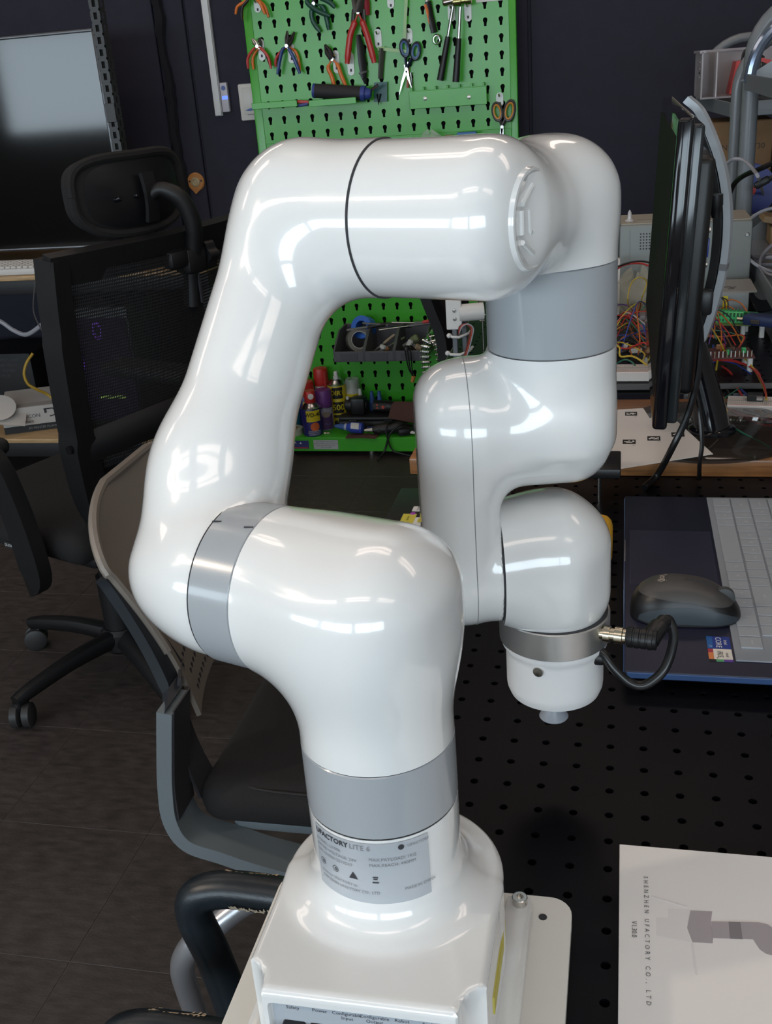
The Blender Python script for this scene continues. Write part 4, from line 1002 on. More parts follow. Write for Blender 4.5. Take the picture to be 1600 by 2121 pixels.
o = thing('rotary_tool', 'black rotary tool with red buttons lying on the right half of the case', 'rotary tool', (-0.810, 2.690, zc))
part('body', MB().lathe([(0, 0.012), (0.004, 0.020), (0.060, 0.0215), (0.085, 0.018), (0.110, 0.015), (0.125, 0.010), (0.140, 0.007)], (-0.868, 2.700, zc + 0.022), (1, -0.12, -0.02), 24), CASE, o)
part('switch_plate', MB().box((-0.838, 2.6755, zc + 0.026), (0.050, 0.003, 0.022), r=0.001, seg=1), mat('dark grey plate', (0.05, 0.045, 0.045), 0.4), o)
part('red_button', MB().cyl((-0.826, 2.6745, zc + 0.024), (-0.826, 2.6715, zc + 0.024), 0.0060, n=18), mat('button red', (0.50, 0.08, 0.05), 0.4), o)
for dz in (-0.005, 0.006): part('red_mark', MB().box((-0.848, 2.6735, zc + 0.026 + dz), (0.006, 0.001, 0.006)), mat('button red', (0.5, 0.08, 0.05), 0.4), o)
for k in range(4): part('vent_rib', MB().box((-0.800 + k * 0.007, 2.6760, zc + 0.024), (0.0022, 0.006, 0.018)), mat('dark grey plate', (0.05, 0.045, 0.045), 0.4), o)

# sandpaper
SAND = mat('brown sandpaper', (0.115, 0.052, 0.040), 0.85, noise=0.25, nscale=900, bump=0.4, bscale=2500)
def curl(u, v):
    x = -0.800 + 0.110 * u; y = 2.628 + 0.03 * v
    return (x + 0.02 * v, y, zc + 0.016 - 0.052 * (1 - v) * (0.35 + 0.65 * u) + 0.034 * math.sin(PI * 0.55 * v + 0.3 * u))
one('sandpaper_sheet', MB().shell(curl, 10, 8, 0.0008), SAND, 'brown sandpaper sheet curling over the right end of the tool case', 'sandpaper')
for k, (x, y, rz, lb) in enumerate(((-0.898, 2.566, 0.10, 'brown sandpaper square lying under the blue bottle at the tray edge'), (-0.868, 2.562, -0.16, 'brown sandpaper square overlapping another near the glue gun tip'))):
    one('sandpaper_sheet', MB().box((x, y, ZS + 0.0012 + k * 0.0014), (0.085, 0.048, 0.0010), rot=(0, 0, rz)), SAND, lb, 'sandpaper')
# blue bottle lying down, second bottle behind
BLB = mat('blue bottle', (0.035, 0.075, 0.42), 0.3)
o = thing('glue_bottle', 'blue bottle with a white label lying on its side at the tray front', 'bottle', (-0.915, 2.588, ZS))
part('bottle', MB().lathe([(0, 0.012), (0.004, 0.019), (0.045, 0.020), (0.056, 0.014), (0.066, 0.011)], (-0.880, 2.580, ZS + 0.0245), (-1, 0.10, 0.05), 26), BLB, o)
part('label', MB().grid(lambda u, v: (-0.893 - 0.030 * u, 2.580 + 0.003 * u - 0.0208 * math.sin(1.2 * v + 0.25), ZS + 0.0250 + 0.0015 * u + 0.0208 * math.cos(1.2 * v + 0.25)), 6, 8), WHT, o)
part('cap', MB().lathe([(0.066, 0.012), (0.086, 0.010), (0.108, 0.005)], (-0.880, 2.580, ZS + 0.0245), (-1, 0.10, 0.05), 20), mat('blue nozzle', (0.05, 0.12, 0.36), 0.45), o)
part('nozzle_collar', MB().lathe([(0.062, 0.0125), (0.070, 0.0125)], (-0.880, 2.580, ZS + 0.0245), (-1, 0.10, 0.05), 20), mat('clear collar', (0.35, 0.40, 0.50), 0.3), o)
o = thing('marker_pen', 'dark blue capped tube lying just behind the blue bottle', 'marker', (-0.840, 2.612, ZS))
part('barrel', MB().lathe([(0, 0.010), (0.055, 0.0105)], (-0.875, 2.612, ZS + 0.0112), (1, 0.05, 0), 18), mat('ink blue', (0.012, 0.022, 0.12), 0.35), o)
part('cap', MB().lathe([(0.055, 0.011), (0.085, 0.0095)], (-0.875, 2.612, ZS + 0.0112), (1, 0.05, 0), 18), mat('ink blue cap', (0.010, 0.015, 0.08), 0.35), o)
one('brass_nozzle', MB().lathe([(0, 0.004), (0.008, 0.004), (0.010, 0.0025), (0.020, 0.0025)], (-1.028, 2.585, ZS + 0.0045), (1, 0.1, 0), 12), BRASS, 'tiny brass nozzle lying on the tray right of the navy can', 'nozzle')
# hot glue gun with cable
o = thing('glue_gun', 'black hot glue gun with a white tip lying at the tray front', 'glue gun', (-0.790, 2.585, ZS))
part('barrel', MB().lathe([(0, 0.008), (0.004, 0.014), (0.020, 0.019), (0.090, 0.021), (0.110, 0.015)], (-0.846, 2.572, ZS + 0.0225), (1, 0.12, 0.05), 22), CASE, o)
part('tip', MB().lathe([(-0.030, 0.0025), (-0.026, 0.004), (0, 0.0065)], (-0.846, 2.572, ZS + 0.0225), (1, 0.12, 0.05), 14), mat('white tip', (0.72, 0.68, 0.58), 0.4), o)
part('grip', MB().box((-0.738, 2.590, ZS + 0.016), (0.050, 0.070, 0.028), r=0.010, rot=(0, 0, 0.35)), CASE, o)
part('barrel_screw', MB().cyl((-0.820, 2.5555, ZS + 0.024), (-0.820, 2.5540, ZS + 0.024), 0.005, n=14), SEAM, o)
part('cable', MB().tube(spline([(-0.73, 2.63, ZS + 0.02), (-0.775, 2.575, ZS + 0.05), (-0.79, 2.542, ZS + 0.03), (-0.775, 2.540, 0.035), (-0.74, 2.535, 0.020), (-0.69, 2.53, 0.012), (-0.62, 2.53, 0.008)], 8), 0.0028, 8), BLACKPL, o)
part('cable_return', MB().tube(spline([(-0.69, 2.60, ZS + 0.02), (-0.735, 2.56, ZS + 0.045), (-0.775, 2.541, ZS + 0.02), (-0.80, 2.535, 0.03), (-0.82, 2.50, 0.006)], 8), 0.0035, 8), BLACKPL, o)
o = thing('heat_sealer', 'black and white hand tool lying right of the glue gun', 'tool', (-0.660, 2.575, ZS))
part('handle', MB().box((-0.662, 2.577, ZS + 0.024), (0.080, 0.050, 0.036), r=0.012, rot=(0, 0.25, -0.3)), CASE, o)
part('white_blade', MB().tube([(-0.710, 2.565, ZS + 0.014), (-0.677, 2.570, ZS + 0.016)], [0.004, 0.012], 10, flat=0.5), WHT, o)
part('display_plate', MB().box((-0.669, 2.558, ZS + 0.043), (0.040, 0.022, 0.003), r=0.001, rot=(0.5, 0.25, -0.3)), mat('grey plate', (0.35, 0.35, 0.36), 0.4), o)

# ---- grey three-compartment bin rack hung on the board
BIN = mat('grey bin plastic', (0.085, 0.085, 0.095), 0.45)
bx0, bx1, by0, by1, bz0, bz1 = -0.955, -0.640, 2.555, 2.745, 0.345, 0.435
rack = thing('storage_bin', 'grey plastic parts bin with open compartments hanging on the green board', 'bin', ((bx0 + bx1) / 2, by1, bz0))
part('bin_floor', MB().box(((bx0 + bx1) / 2, (by0 + by1) / 2, bz0 + 0.003), (bx1 - bx0, by1 - by0, 0.006), r=0.002), BIN, rack)
part('front_wall', MB().box(((bx0 + bx1) / 2, by0 + 0.002, bz0 + 0.018), (bx1 - bx0, 0.004, 0.036), r=0.001, seg=1), BIN, rack)
part('back_wall', MB().box(((bx0 + bx1) / 2, by1 - 0.003, (bz0 + bz1) / 2), (bx1 - bx0, 0.004, bz1 - bz0), r=0.001, seg=1), BIN, rack)
for k in range(4):
    x = bx0 + (bx1 - bx0) * k / 3; t = 0.006 if k in (0, 3) else 0.010
    Mx = frame((x - t / 2, 0, 0), (0, 1, 0), (0, 0, 1), (1, 0, 0))
    part('divider', MB().prism([(by0, bz0 + 0.002), (by1, bz0 + 0.002), (by1, bz1), (by0 + 0.09, bz1), (by0, bz0 + 0.040)], t, M=Mx), BIN, rack)
    if k < 3: part('label_recess', MB().box((x + 0.052, by0 - 0.0008, bz0 + 0.018), (0.060, 0.0016, 0.022), r=0.0005, seg=1), mat('bin label plate', (0.065, 0.065, 0.075), 0.5), rack)
zb = bz0 + 0.0065
o = thing('tape_roll', 'blue and clear roll of tape standing in the left compartment of the bin', 'tape', (-0.895, 2.66, zb))
part('tape', MB().lathe([(-0.018, 0.030), (-0.018, 0.043), (0.018, 0.043), (0.018, 0.030), (-0.018, 0.030)], (-0.892, 2.660, zb + 0.0435), (0.45, -0.85, 0.25), 36, caps=False), mat('clear tape', (0.20, 0.20, 0.18), 0.2), o)
part('core', MB().lathe([(-0.018, 0.028), (-0.018, 0.0305), (0.018, 0.0305), (0.018, 0.028), (-0.018, 0.028)], (-0.892, 2.660, zb + 0.0435), (0.45, -0.85, 0.25), 36, caps=False), mat('white core', (0.5, 0.5, 0.48), 0.5), o)
o = thing('tape_roll', 'bright blue roll of tape lying across the back of the bin', 'tape', (-0.875, 2.70, zb + 0.06))
part('tape', MB().lathe([(-0.02, 0.022), (-0.02, 0.040), (0.02, 0.040), (0.02, 0.022), (-0.02, 0.022)], (-0.880, 2.700, zb + 0.078), (0.25, 0.9, -0.3), 36, caps=False), mat('bright blue tape', (0.03, 0.14, 0.55), 0.35), o)
JUNK = [('grey', (0.16, 0.16, 0.16)), ('black', (0.014, 0.014, 0.014)), ('tan', (0.33, 0.26, 0.17)), ('orange', (0.50, 0.20, 0.05)), ('olive', (0.14, 0.17, 0.08)), ('white', (0.55, 0.55, 0.52))]
jm = {n: mat('bin oddment ' + n, c, 0.5) for n, c in JUNK}
bits = [('screwdriver', 'screwdriver', -0.86, 2.66, zb + 0.088, 0.14, 0.007, 5, 'black', 'black screwdriver lying across the top of the bin at the left'),
        ('file', 'file', -0.79, 2.67, zb + 0.092, 0.17, 0.005, -8, 'black', 'flat black file lying across the top of the bin in the middle'),
        ('steel_rod', 'rod', -0.72, 2.66, zb + 0.088, 0.19, 0.004, 4, 'grey', 'grey steel rod lying across the top of the bin at the right'),
        ('screwdriver', 'screwdriver', -0.70, 2.69, zb + 0.092, 0.15, 0.006, -5, 'grey', 'grey screwdriver behind the steel rod on the bin'),
        ('cutter_handle', 'cutter', -0.665, 2.67, zb + 0.098, 0.05, 0.006, 6, 'red', 'red-handled cutter lying on top of the bin at the right'),
        ('paint_brush', 'brush', -0.80, 2.64, zb + 0.020, 0.10, 0.005, 35, 'tan', 'tan brush standing in the middle compartment of the bin'),
        ('paint_brush', 'brush', -0.775, 2.65, zb + 0.022, 0.11, 0.004, 25, 'olive', 'olive brush leaning in the middle compartment of the bin'),
        ('wood_stick', 'stick', -0.805, 2.61, zb + 0.014, 0.06, 0.007, 15, 'orange', 'orange stick lying in the middle compartment of the bin'),
        ('cotton_reel', 'reel', -0.795, 2.60, zb + 0.020, 0.028, 0.012, 70, 'white', 'white round reel in front of the middle compartment'),
        ('card_tag', 'tag', -0.700, 2.63, zb + 0.040, 0.06, 0.015, 30, 'olive', 'olive printed tag in the right compartment of the bin'),
        ('sponge_roll', 'roll', -0.685, 2.61, zb + 0.030, 0.05, 0.014, -35, 'tan', 'tan rolled sponge in the right compartment of the bin'),
        ('adapter_plug', 'plug', -0.705, 2.60, zb + 0.016, 0.05, 0.010, 60, 'white', 'pale plug at the front of the right compartment')]
jm['red'] = mat('signal red', (0.55, 0.05, 0.05), 0.35)
for nm, ct, x, y, z, L, rr, deg, col, lb in bits:
    a = math.radians(deg); d = Vector((math.cos(a) * 0.98, 0.18, math.sin(a))) * (L / 2); c = Vector((x, y, max(z, zb + abs(d.z) + rr)))
    o = thing(nm, lb, ct, tuple(c))
    part('shaft', MB().tube([c - d, c + d * 0.1], rr * 0.6, 8), jm['grey'] if col != 'grey' else STEEL, o)
    part('grip', MB().tube([c + d * 0.05, c + d * 0.2, c + d * 0.9, c + d], [rr * 0.8, rr, rr, rr * 0.7], 10), jm[col], o)
# cables hanging out of the bin with an orange plug
o = thing('hanging_cable', 'thin black cables with an orange plug hanging out of the right compartment', 'cable', (-0.70, 2.56, zb))
for dx in (0.0, 0.010, -0.008):
    part('cable', MB().tube(spline([(-0.69 + dx, 2.60, zb + 0.02), (-0.70 + dx, 2.560, zb + 0.045), (-0.695 + dx, 2.543, zb + 0.02), (-0.690 + dx * 0.6, 2.541, zb - 0.03), (-0.682, 2.541, zb - 0.055)], 6), 0.0022, 6), BLACKPL, o)
part('orange_plug', MB().lathe([(0, 0.006), (0.020, 0.007)], (-0.686, 2.541, zb - 0.075), (0.3, 0, 1), 12), jm['orange'], o)

# ---- roller chain hanging over a hook at the right of the bin
o = thing('roller_chain', 'shiny steel roller chain hanging in a loop right of the parts bin', 'chain', (-0.62, 2.50, 0.45))
part('chain_bracket', MB().box((-0.612, 2.56, 0.442), (0.012, 0.22, 0.008), r=0.002), STEEL, o)
pts = spline([(-0.600, 2.45, 0.18), (-0.604, 2.45, 0.22), (-0.611, 2.45, 0.29), (-0.617, 2.45, 0.36), (-0.617, 2.45, 0.41), (-0.608, 2.45, 0.440), (-0.594, 2.45, 0.447), (-0.578, 2.45, 0.438), (-0.570, 2.45, 0.41), (-0.566, 2.45, 0.36), (-0.563, 2.45, 0.30), (-0.560, 2.45, 0.24), (-0.556, 2.45, 0.18)], 40)
pin = MB().cyl((0, 0, -0.0125), (0, 0, 0.0125), 0.0050, n=10).sphere((0, 0, -0.0125), 0.0058, 8).sphere((0, 0, 0.0125), 0.0058, 8)
platem = MB()
for s in (-0.0078, 0.0078): platem.box((0.0080, 0, s), (0.0215, 0.0110, 0.0018), r=0.0007, seg=1)
acc = 0; last = pts[0]; proto = None
CHR = mat('chain chrome', (0.70, 0.69, 0.66), 0.16, metal=1.0)
nlink = 0
for p in pts:
    acc += (p - last).length; last_p, last = last, p
    if acc >= 0.0165:
        acc = 0; d = (p - last_p).normalized(); Mx = frame(tuple(p), tuple(d), (0, 1, 0), tuple(d.cross(Vector((0, 1, 0)))))
        if proto is None:
            l = part('chain_link', MB().add(platem.v, platem.f, Mx), CHR, o); rl = part('chain_roller', MB().add(pin.v, pin.f, Mx), CHR, o)
            proto = (l, rl, Mx)
        else:
            for src in proto[:2]:
                c = src.copy(); COL.objects.link(c); c.parent = o
                c.matrix_basis = _W[o.name].inverted() @ Mx @ proto[2].inverted() @ _W[o.name] @ src.matrix_basis

# ================================================================== LEFT SIDE: WALL FITTINGS, DISPLAY, DESK
o = thing('cable_duct', 'white plastic cable duct running up the dark wall left of the green board', 'duct', (-1.3636, 2.848, 1.9))
Mw = frame((0, 2.847, 0), (1, 0, 0), (0, 0, 1), (0, -1, 0))
xd = -1.3676; zd = 1.149
part('duct_base', MB().box((xd, 2.841, (zd + 2.66) / 2), (0.026, 0.012, 2.66 - zd), r=0.001, seg=1), FRM, o)
part('duct_cover', MB().box((xd, 2.833, (zd + 2.66) / 2), (0.023, 0.008, 2.66 - zd - 0.004), r=0.002), FRM, o)
x, z = -1.3415, 1.2068
o = thing('wall_controller', 'slim pale wall controller with a blue lit display beside the duct', 'controller', (x, 2.847, z))
part('case', MB().box((x + 0.004, 2.838, z), (0.026, 0.018, 0.094), r=0.003), mat('pale lilac plastic', (0.52, 0.50, 0.56), 0.4), o)
part('dial_ring', MB().lathe([(0, 0.0075), (0.001, 0.0075), (0.001, 0.0045)], (x + 0.004, 2.8288, z + 0.030), (0, -1, 0), 20), mat('blue ring', (0.05, 0.09, 0.30), 0.4), o)
part('blue_display', MB().box((x + 0.006, 2.8286, z - 0.001), (0.020, 0.001, 0.011)), mat('blue display', (0.1, 0.15, 0.6), 0.4, emit=(0.10, 0.20, 1.0), estr=1.4), o)
x, z = -1.2621, 1.1861
o = thing('wall_switch', 'white wall switch plate with a blue wave mark left of the green board', 'switch', (x, 2.847, z))
part('plate', MB().box((x + 0.012, 2.841, z), (0.078, 0.012, 0.118), r=0.006), mat('ivory plastic', (0.66, 0.64, 0.60), 0.35), o)
part('rocker', MB().box((x + 0.012, 2.8335, z + 0.004), (0.050, 0.004, 0.085), r=0.002), mat('ivory rocker', (0.62, 0.60, 0.56), 0.35), o)
part('blue_wave', MB().shell(lambda u, v: (x - 0.006 + 0.040 * u, 2.8308, z - 0.026 + 0.004 * math.sin(PI * u) * (1 if v > 0.5 else -1) + 0.004 * u), 10, 1, 0.0006), mat('wave blue', (0.02, 0.08, 0.30), 0.4), o)
part('grey_line', MB().box((x + 0.012, 2.8310, z - 0.040), (0.022, 0.0006, 0.002)), GINK, o)
# amber speaker-like disc on the wall
x, z = -1.4897, 0.9355
o = thing('wall_disc', 'round amber plastic disc with a pale centre screwed to the dark wall', 'disc', (x, 2.847, z))
part('disc_body', MB().lathe([(0, 0.032), (0.004, 0.032), (0.007, 0.028), (0.007, 0.014)], (x, 2.8475, z), (0, -1, 0), 32), mat('amber plastic', (0.42, 0.17, 0.035), 0.4), o)
part('lower_lip', MB().prism([(x - 0.020, z - 0.022), (x - 0.004, z - 0.042), (x + 0.020, z - 0.022)], 0.006, M=frame((0, 2.847, 0), (1, 0, 0), (0, 0, 1), (0, -1, 0))), mat('amber plastic', (0.42, 0.17, 0.035), 0.4), o)
part('centre_boss', MB().lathe([(0.006, 0.017), (0.010, 0.016), (0.012, 0.010), (0.010, 0.007), (0.011, 0.0005)], (x, 2.8475, z), (0, -1, 0), 28), mat('tan boss', (0.38, 0.30, 0.17), 0.45), o)
for s in (-1, 1): part('screw', MB().cyl((x + s * 0.022, 2.8408, z + 0.003), (x + s * 0.022, 2.8395, z + 0.003), 0.0035, n=12), BLACKPL, o)
# ragged foam strip in the corner of the wall boards
mbt = MB(); xs0 = -1.5386
fz = [0.2 + k * 0.024 for k in range(104)]
mbt.tube([(xs0 + random.uniform(-0.006, 0.006) - 0.004 * (z - 1.2), 2.838, z) for z in fz], [0.016 + random.uniform(-0.004, 0.004) for z in fz], 7)
o = part('trim_1', mbt, mat('dark foam', (0.006, 0.006, 0.010), 0.95, bump=0.6, bscale=120)); o['kind'] = 'structure'

# ---- desk with light wood shelves and a black steel frame
OAK = mat('light oak laminate', (0.46, 0.30, 0.15), 0.42, noise=0.22, nscale=7, stretch=(2, 26, 26))
BFR = mat('black steel frame', (0.012, 0.012, 0.014), 0.5)
DX0, DX1, DY0, DY1 = -2.75, -1.235, 2.21, 2.82
desk = thing('workstation_desk', 'black steel desk with light oak top and lower shelf against the dark wall', 'desk', (-1.9, 2.5, 0))
part('desk_top', MB().box(((DX0 + DX1) / 2, (DY0 + DY1) / 2, 0.727), (DX1 - DX0, DY1 - DY0, 0.014), r=0.002), OAK, desk)
part('lower_shelf', MB().box(((DX0 + DX1) / 2, (DY0 + DY1) / 2, 0.180), (DX1 - DX0, DY1 - DY0, 0.016), r=0.002), OAK, desk)
for y in (DY0 + 0.02, DY1 - 0.03):
    part('top_beam', MB().box(((DX0 + DX1) / 2, y, 0.6975), (DX1 - DX0, 0.025, 0.044), r=0.002), BFR, desk)
    part('lower_beam', MB().box(((DX0 + DX1) / 2, y, 0.146), (DX1 - DX0, 0.025, 0.052), r=0.002), BFR, desk)
for x in (DX0 + 0.02, DX1 - 0.02):
    for y in (DY0 + 0.05, DY1 - 0.06):
        part('leg', MB().box((x, y, 0.3475), (0.040, 0.040, 0.695), r=0.003), BFR, desk)

# ---- slotted rack post
rx, ry = -1.5652, 2.43
o = thing('slotted_post', 'black slotted steel rack post standing behind the edge of the big display', 'post', (rx, ry, 0.735))
pk = key_ring([(0.0042 * math.cos(math.radians(a)), 0.0042 * math.sin(math.radians(a)) + 0.003) for a in range(0, 360, 30)])
pk = [(0.0055 * math.copysign(min(1, abs(1.6 * math.cos(2 * PI * k / 24))), math.cos(2 * PI * k / 24)), 0.0095 * math.copysign(min(1, abs(1.6 * math.sin(2 * PI * k / 24))), math.sin(2 * PI * k / 24))) for k in range(24)]
HR = mat('charcoal rack paint', (0.030, 0.029, 0.030), 0.4)
part('front_flange', perforated(MB(), [rx - 0.016, rx + 0.016], [0.735 + k * 0.0340 for k in range(55)], pk, frame((0, ry - 0.010, 0), (1, 0, 0), (0, 0, 1), (0, -1, 0)), 0.002), HR, o)
part('side_flange', perforated(MB(), [ry - 0.010, ry + 0.030], [0.735 + k * 0.0340 for k in range(55)], pk, frame((rx + 0.0165, 0, 0), (0, 1, 0), (0, 0, 1), (1, 0, 0)), 0.002), HR, o)
part('post_core', MB().box((rx - 0.002, ry + 0.004, 0.735 + 0.92), (0.024, 0.016, 1.84)), mat('rack inside', (0.003, 0.003, 0.003), 0.9), o)
part('joint_sleeve', MB().box((rx, ry - 0.0125, 1.1917), (0.033, 0.004, 0.055), r=0.001, seg=1), HR, o)

# ---- big display
ty = 2.47
tx1, tz1, tz0 = -1.6032, 1.4365, 0.7752
tx0 = tx1 - 1.16
tv = thing('display', 'large black flat display with a thin bright bezel on the desk', 'monitor', ((tx0 + tx1) / 2, ty, 0.735))
part('housing', MB().box(((tx0 + tx1) / 2, ty + 0.022, (tz0 + tz1) / 2), (tx1 - tx0, 0.034, tz1 - tz0), r=0.004), BLACKPL, tv)
part('screen', MB().box(((tx0 + tx1) / 2, ty + 0.0045, (tz0 + tz1) / 2), (tx1 - tx0 - 0.014, 0.003, tz1 - tz0 - 0.016)), mat('display glass', (0.002, 0.002, 0.0025), 0.07, bump=0.02, bscale=6), tv)
BZ = mat('dark bezel metal', (0.10, 0.10, 0.105), 0.28, metal=0.8)
for z in (tz0 + 0.0045, tz1 - 0.0045): part('bezel', MB().box(((tx0 + tx1) / 2, ty + 0.003, z), (tx1 - tx0, 0.010, 0.010), r=0.002), BZ, tv)
for x in (tx0 + 0.004, tx1 - 0.004): part('bezel', MB().box((x, ty + 0.003, (tz0 + tz1) / 2), (0.008, 0.010, tz1 - tz0), r=0.002), BZ, tv)
for x in (tx0 + 0.2, tx1 - 0.2):
    part('stand_foot', MB().box((x, ty + 0.02, 0.7390), (0.03, 0.22, 0.008), r=0.003).box((x, ty + 0.025, (0.743 + tz0 + 0.02) / 2), (0.02, 0.02, tz0 + 0.02 - 0.743)), BLACKPL, tv)

# ---- white keyboard on the desk
kx1, ky0, ky1 = -1.775, 2.225, 2.355
kb = thing('keyboard', 'white computer keyboard lying on the oak desk top', 'keyboard', (kx1 - 0.22, 2.29, 0.7345))
KBW = mat('keyboard white', (0.60, 0.59, 0.57), 0.45)
part('keyboard_base', MB().box((kx1 - 0.22, (ky0 + ky1) / 2, 0.745), (0.44, ky1 - ky0, 0.020), r=0.004), KBW, kb)
k0 = None
for j in range(6):
    for i in range(20):
        x, y = kx1 - 0.022 - i * 0.0208, ky0 + 0.018 + j * 0.0192
        if k0 is None: k0 = (part('key', MB().box((x, y, 0.7585), (0.0175, 0.0160, 0.0070), r=0.002, seg=1), KBW, kb), x, y)
        else:
            c = k0[0].copy(); COL.objects.link(c); c.parent = kb; c.matrix_basis = k0[0].matrix_basis @ T(x - k0[1], y - k0[2], 0.004 * j / 6)
one('desk_cable', MB().tube(spline([(-1.800, 2.195, 0.735), (-1.815, 2.190, 0.69), (-1.835, 2.195, 0.62), (-1.82, 2.20, 0.55), (-1.815, 2.21, 0.48), (-1.80, 2.21, 0.40)], 8), 0.0022, 6), mat('grey thin cable', (0.09, 0.085, 0.08), 0.5), 'thin grey cable hanging over the front edge of the oak desk', 'cable')

# ---- PC tower
px0, px1, py0, py1, pz0, pz1 = -1.845, -1.545, 2.245, 2.66, 0.1885, 0.620
pc = thing('computer_tower', 'black computer tower with violet lit glass side on the lower shelf', 'computer', ((px0 + px1) / 2, (py0 + py1) / 2, pz0))
part('case', MB().box(((px0 + px1) / 2, (py0 + py1) / 2 + 0.006, (pz0 + pz1) / 2), (px1 - px0, py1 - py0 - 0.012, pz1 - pz0), r=0.006), mat('black pc case', (0.007, 0.007, 0.009), 0.4), pc)
part('side_glass', MB().box(((px0 + px1) / 2 + 0.028, py0 + 0.004, (pz0 + pz1) / 2 + 0.010), (px1 - px0 - 0.070, 0.004, pz1 - pz0 - 0.090), r=0.001, seg=1), mat('violet smoked glass', (0.018, 0.010, 0.030), 0.12, emit=(0.25, 0.10, 0.55), estr=0.008), pc)
for z, x in ((0.540, px0 + 0.082), (0.440, px0 + 0.108), (0.545, px0 + 0.190)):
    part('fan_ring', MB().tube([(x + 0.013 * math.cos(2 * PI * k / 24), py0 + 0.0012, z + 0.026 * math.sin(2 * PI * k / 24)) for k in range(25)], 0.0045, 6), mat('violet fan light', (0.1, 0.03, 0.3), 0.4, emit=(0.32, 0.10, 0.95), estr=0.25), pc)
part('power_led', MB().box((px0 + 0.085, py0 + 0.001, 0.330), (0.012, 0.003, 0.010), r=0.002), mat('violet led', (0.2, 0.05, 0.5), 0.4, emit=(0.45, 0.12, 1.0), estr=1.6), pc)
part('memory_strip', MB().box((px0 + 0.205, py0 + 0.001, 0.322), (0.090, 0.002, 0.010)), mat('rgb memory', (0.2, 0.3, 0.1), 0.4, emit=(0.35, 0.55, 0.10), estr=0.35), pc)
part('case_foot', MB().box(((px0 + px1) / 2, py0 + 0.03, pz0 + 0.003), (px1 - px0 - 0.04, 0.02, 0.006)), BLACKPL, pc)
one('graphics_box', MB().box((px1 + 0.16, 2.33, 0.585), (0.085, 0.12, 0.060), r=0.003), mat('pale grey box', (0.42, 0.40, 0.40), 0.5), 'small pale grey box seen through the mesh of the black chair', 'box') if False else None

# ---- cables and boxes on the lower shelf
one('grey_cable', MB().tube(spline([(-2.0796, 2.3, 0.5992), (-2.0237, 2.3, 0.5684), (-1.9854, 2.3, 0.5397), (-1.9316, 2.29, 0.5294), (-1.846, 2.28, 0.575)], 8), 0.0075, 8), mat('pale grey cable', (0.36, 0.36, 0.40), 0.45), 'thick pale grey cable plugging into the computer tower', 'cable')
one('yellow_cable', MB().tube(spline([(-1.8849, 2.22, 0.4812), (-1.9025, 2.2, 0.4544), (-1.9135, 2.19, 0.4198), (-1.907, 2.19, 0.3868), (-1.8874, 2.2, 0.3655), (-1.8678, 2.22, 0.3442), (-1.8482, 2.225, 0.3241)], 8), 0.0048, 8), mat('yellow cable', (0.42, 0.26, 0.02), 0.45), 'yellow cable curling beside the computer tower', 'cable')
o = thing('hardware_box', 'black cardboard box with grey lettering behind the white boxes', 'box', (-2.05, 2.50, 0.1885))
bxx, bxz = -2.1921, 0.3192
part('carton', MB().box((bxx - 0.06, 2.62, 0.1885 + 0.11), (0.34, 0.22, 0.219), r=0.003), mat('black carton', (0.007, 0.007, 0.009), 0.6), o)
t = MB(); Mx = frame((0, 2.5095, 0), (1, 0, 0), (0, 0, 1), (0, -1, 0))
for k, w in enumerate(('POWER SUPPLY UNIT', 'MODULAR 750 W', 'FULLY TESTED', '80 PLUS')): t.text(w, 0.016, M=Mx @ T(bxx - 0.01, 0.385 - k * 0.020, 0))
part('carton_lettering', t, mat('grey carton print', (0.06, 0.06, 0.065), 0.6), o)
CARD = mat('off white carton', (0.50, 0.47, 0.44), 0.6)
Mb = T(-2.005, 2.335, 0.1885) @ Matrix.Rotation(0.42, 4, 'Z')
o = thing('filament_box', 'off white open carton with black print leaning out over the lower shelf', 'box', M=Mb)
part('carton', MB().box((0.02, 0.03, 0.044), (0.235, 0.16, 0.087), r=0.002, seg=1), CARD, o, local=True)
part('open_flap', MB().box((-0.06, -0.075, 0.060), (0.090, 0.060, 0.002), rot=(0.5, 0.2, 0)), CARD, o, local=True)
part('round_flap', MB().prism([(0.055 * math.cos(2 * PI * k / 24), 0.050 * math.sin(2 * PI * k / 24)) for k in range(24)], 0.002, M=T(-0.095, -0.060, 0.100) @ Euler((0.75, 0.1, 0)).to_matrix().to_4x4()), CARD, o, local=True)
part('top_flap', MB().box((0.02, 0.06, 0.097), (0.235, 0.12, 0.002), rot=(0.18, 0, 0)), CARD, o, local=True)
part('black_band', MB().box((0.02, -0.0505, 0.012), (0.234, 0.002, 0.024)), BLK, o, local=True)
t = MB(); Mx = frame((0, -0.0508, 0), (1, 0, 0), (0, 0, 1), (0, -1, 0))
t.text('CUBICON', 0.018, M=Mx @ T(-0.010, 0.054, 0)); t.text('Filament', 0.014, M=Mx @ T(-0.018, 0.036, 0))
part('carton_lettering', t, INK, o, local=True)
part('logo_frame', MB().tube([(0.045, -0.0505, 0.074), (0.075, -0.0505, 0.074), (0.080, -0.0505, 0.068), (0.080, -0.0505, 0.050), (0.062, -0.0505, 0.047)], 0.0022, 6).box((0.050, -0.0505, 0.068), (0.008, 0.001, 0.016)), INK, o, local=True)
t = MB().text('3D PRINTER FILAMENT', 0.011, M=frame((0, -0.0520, 0), (1, 0, 0), (0, 0, 1), (0, -1, 0)) @ T(0.040, 0.012, 0)); part('band_lettering', t, GINK, o, local=True)

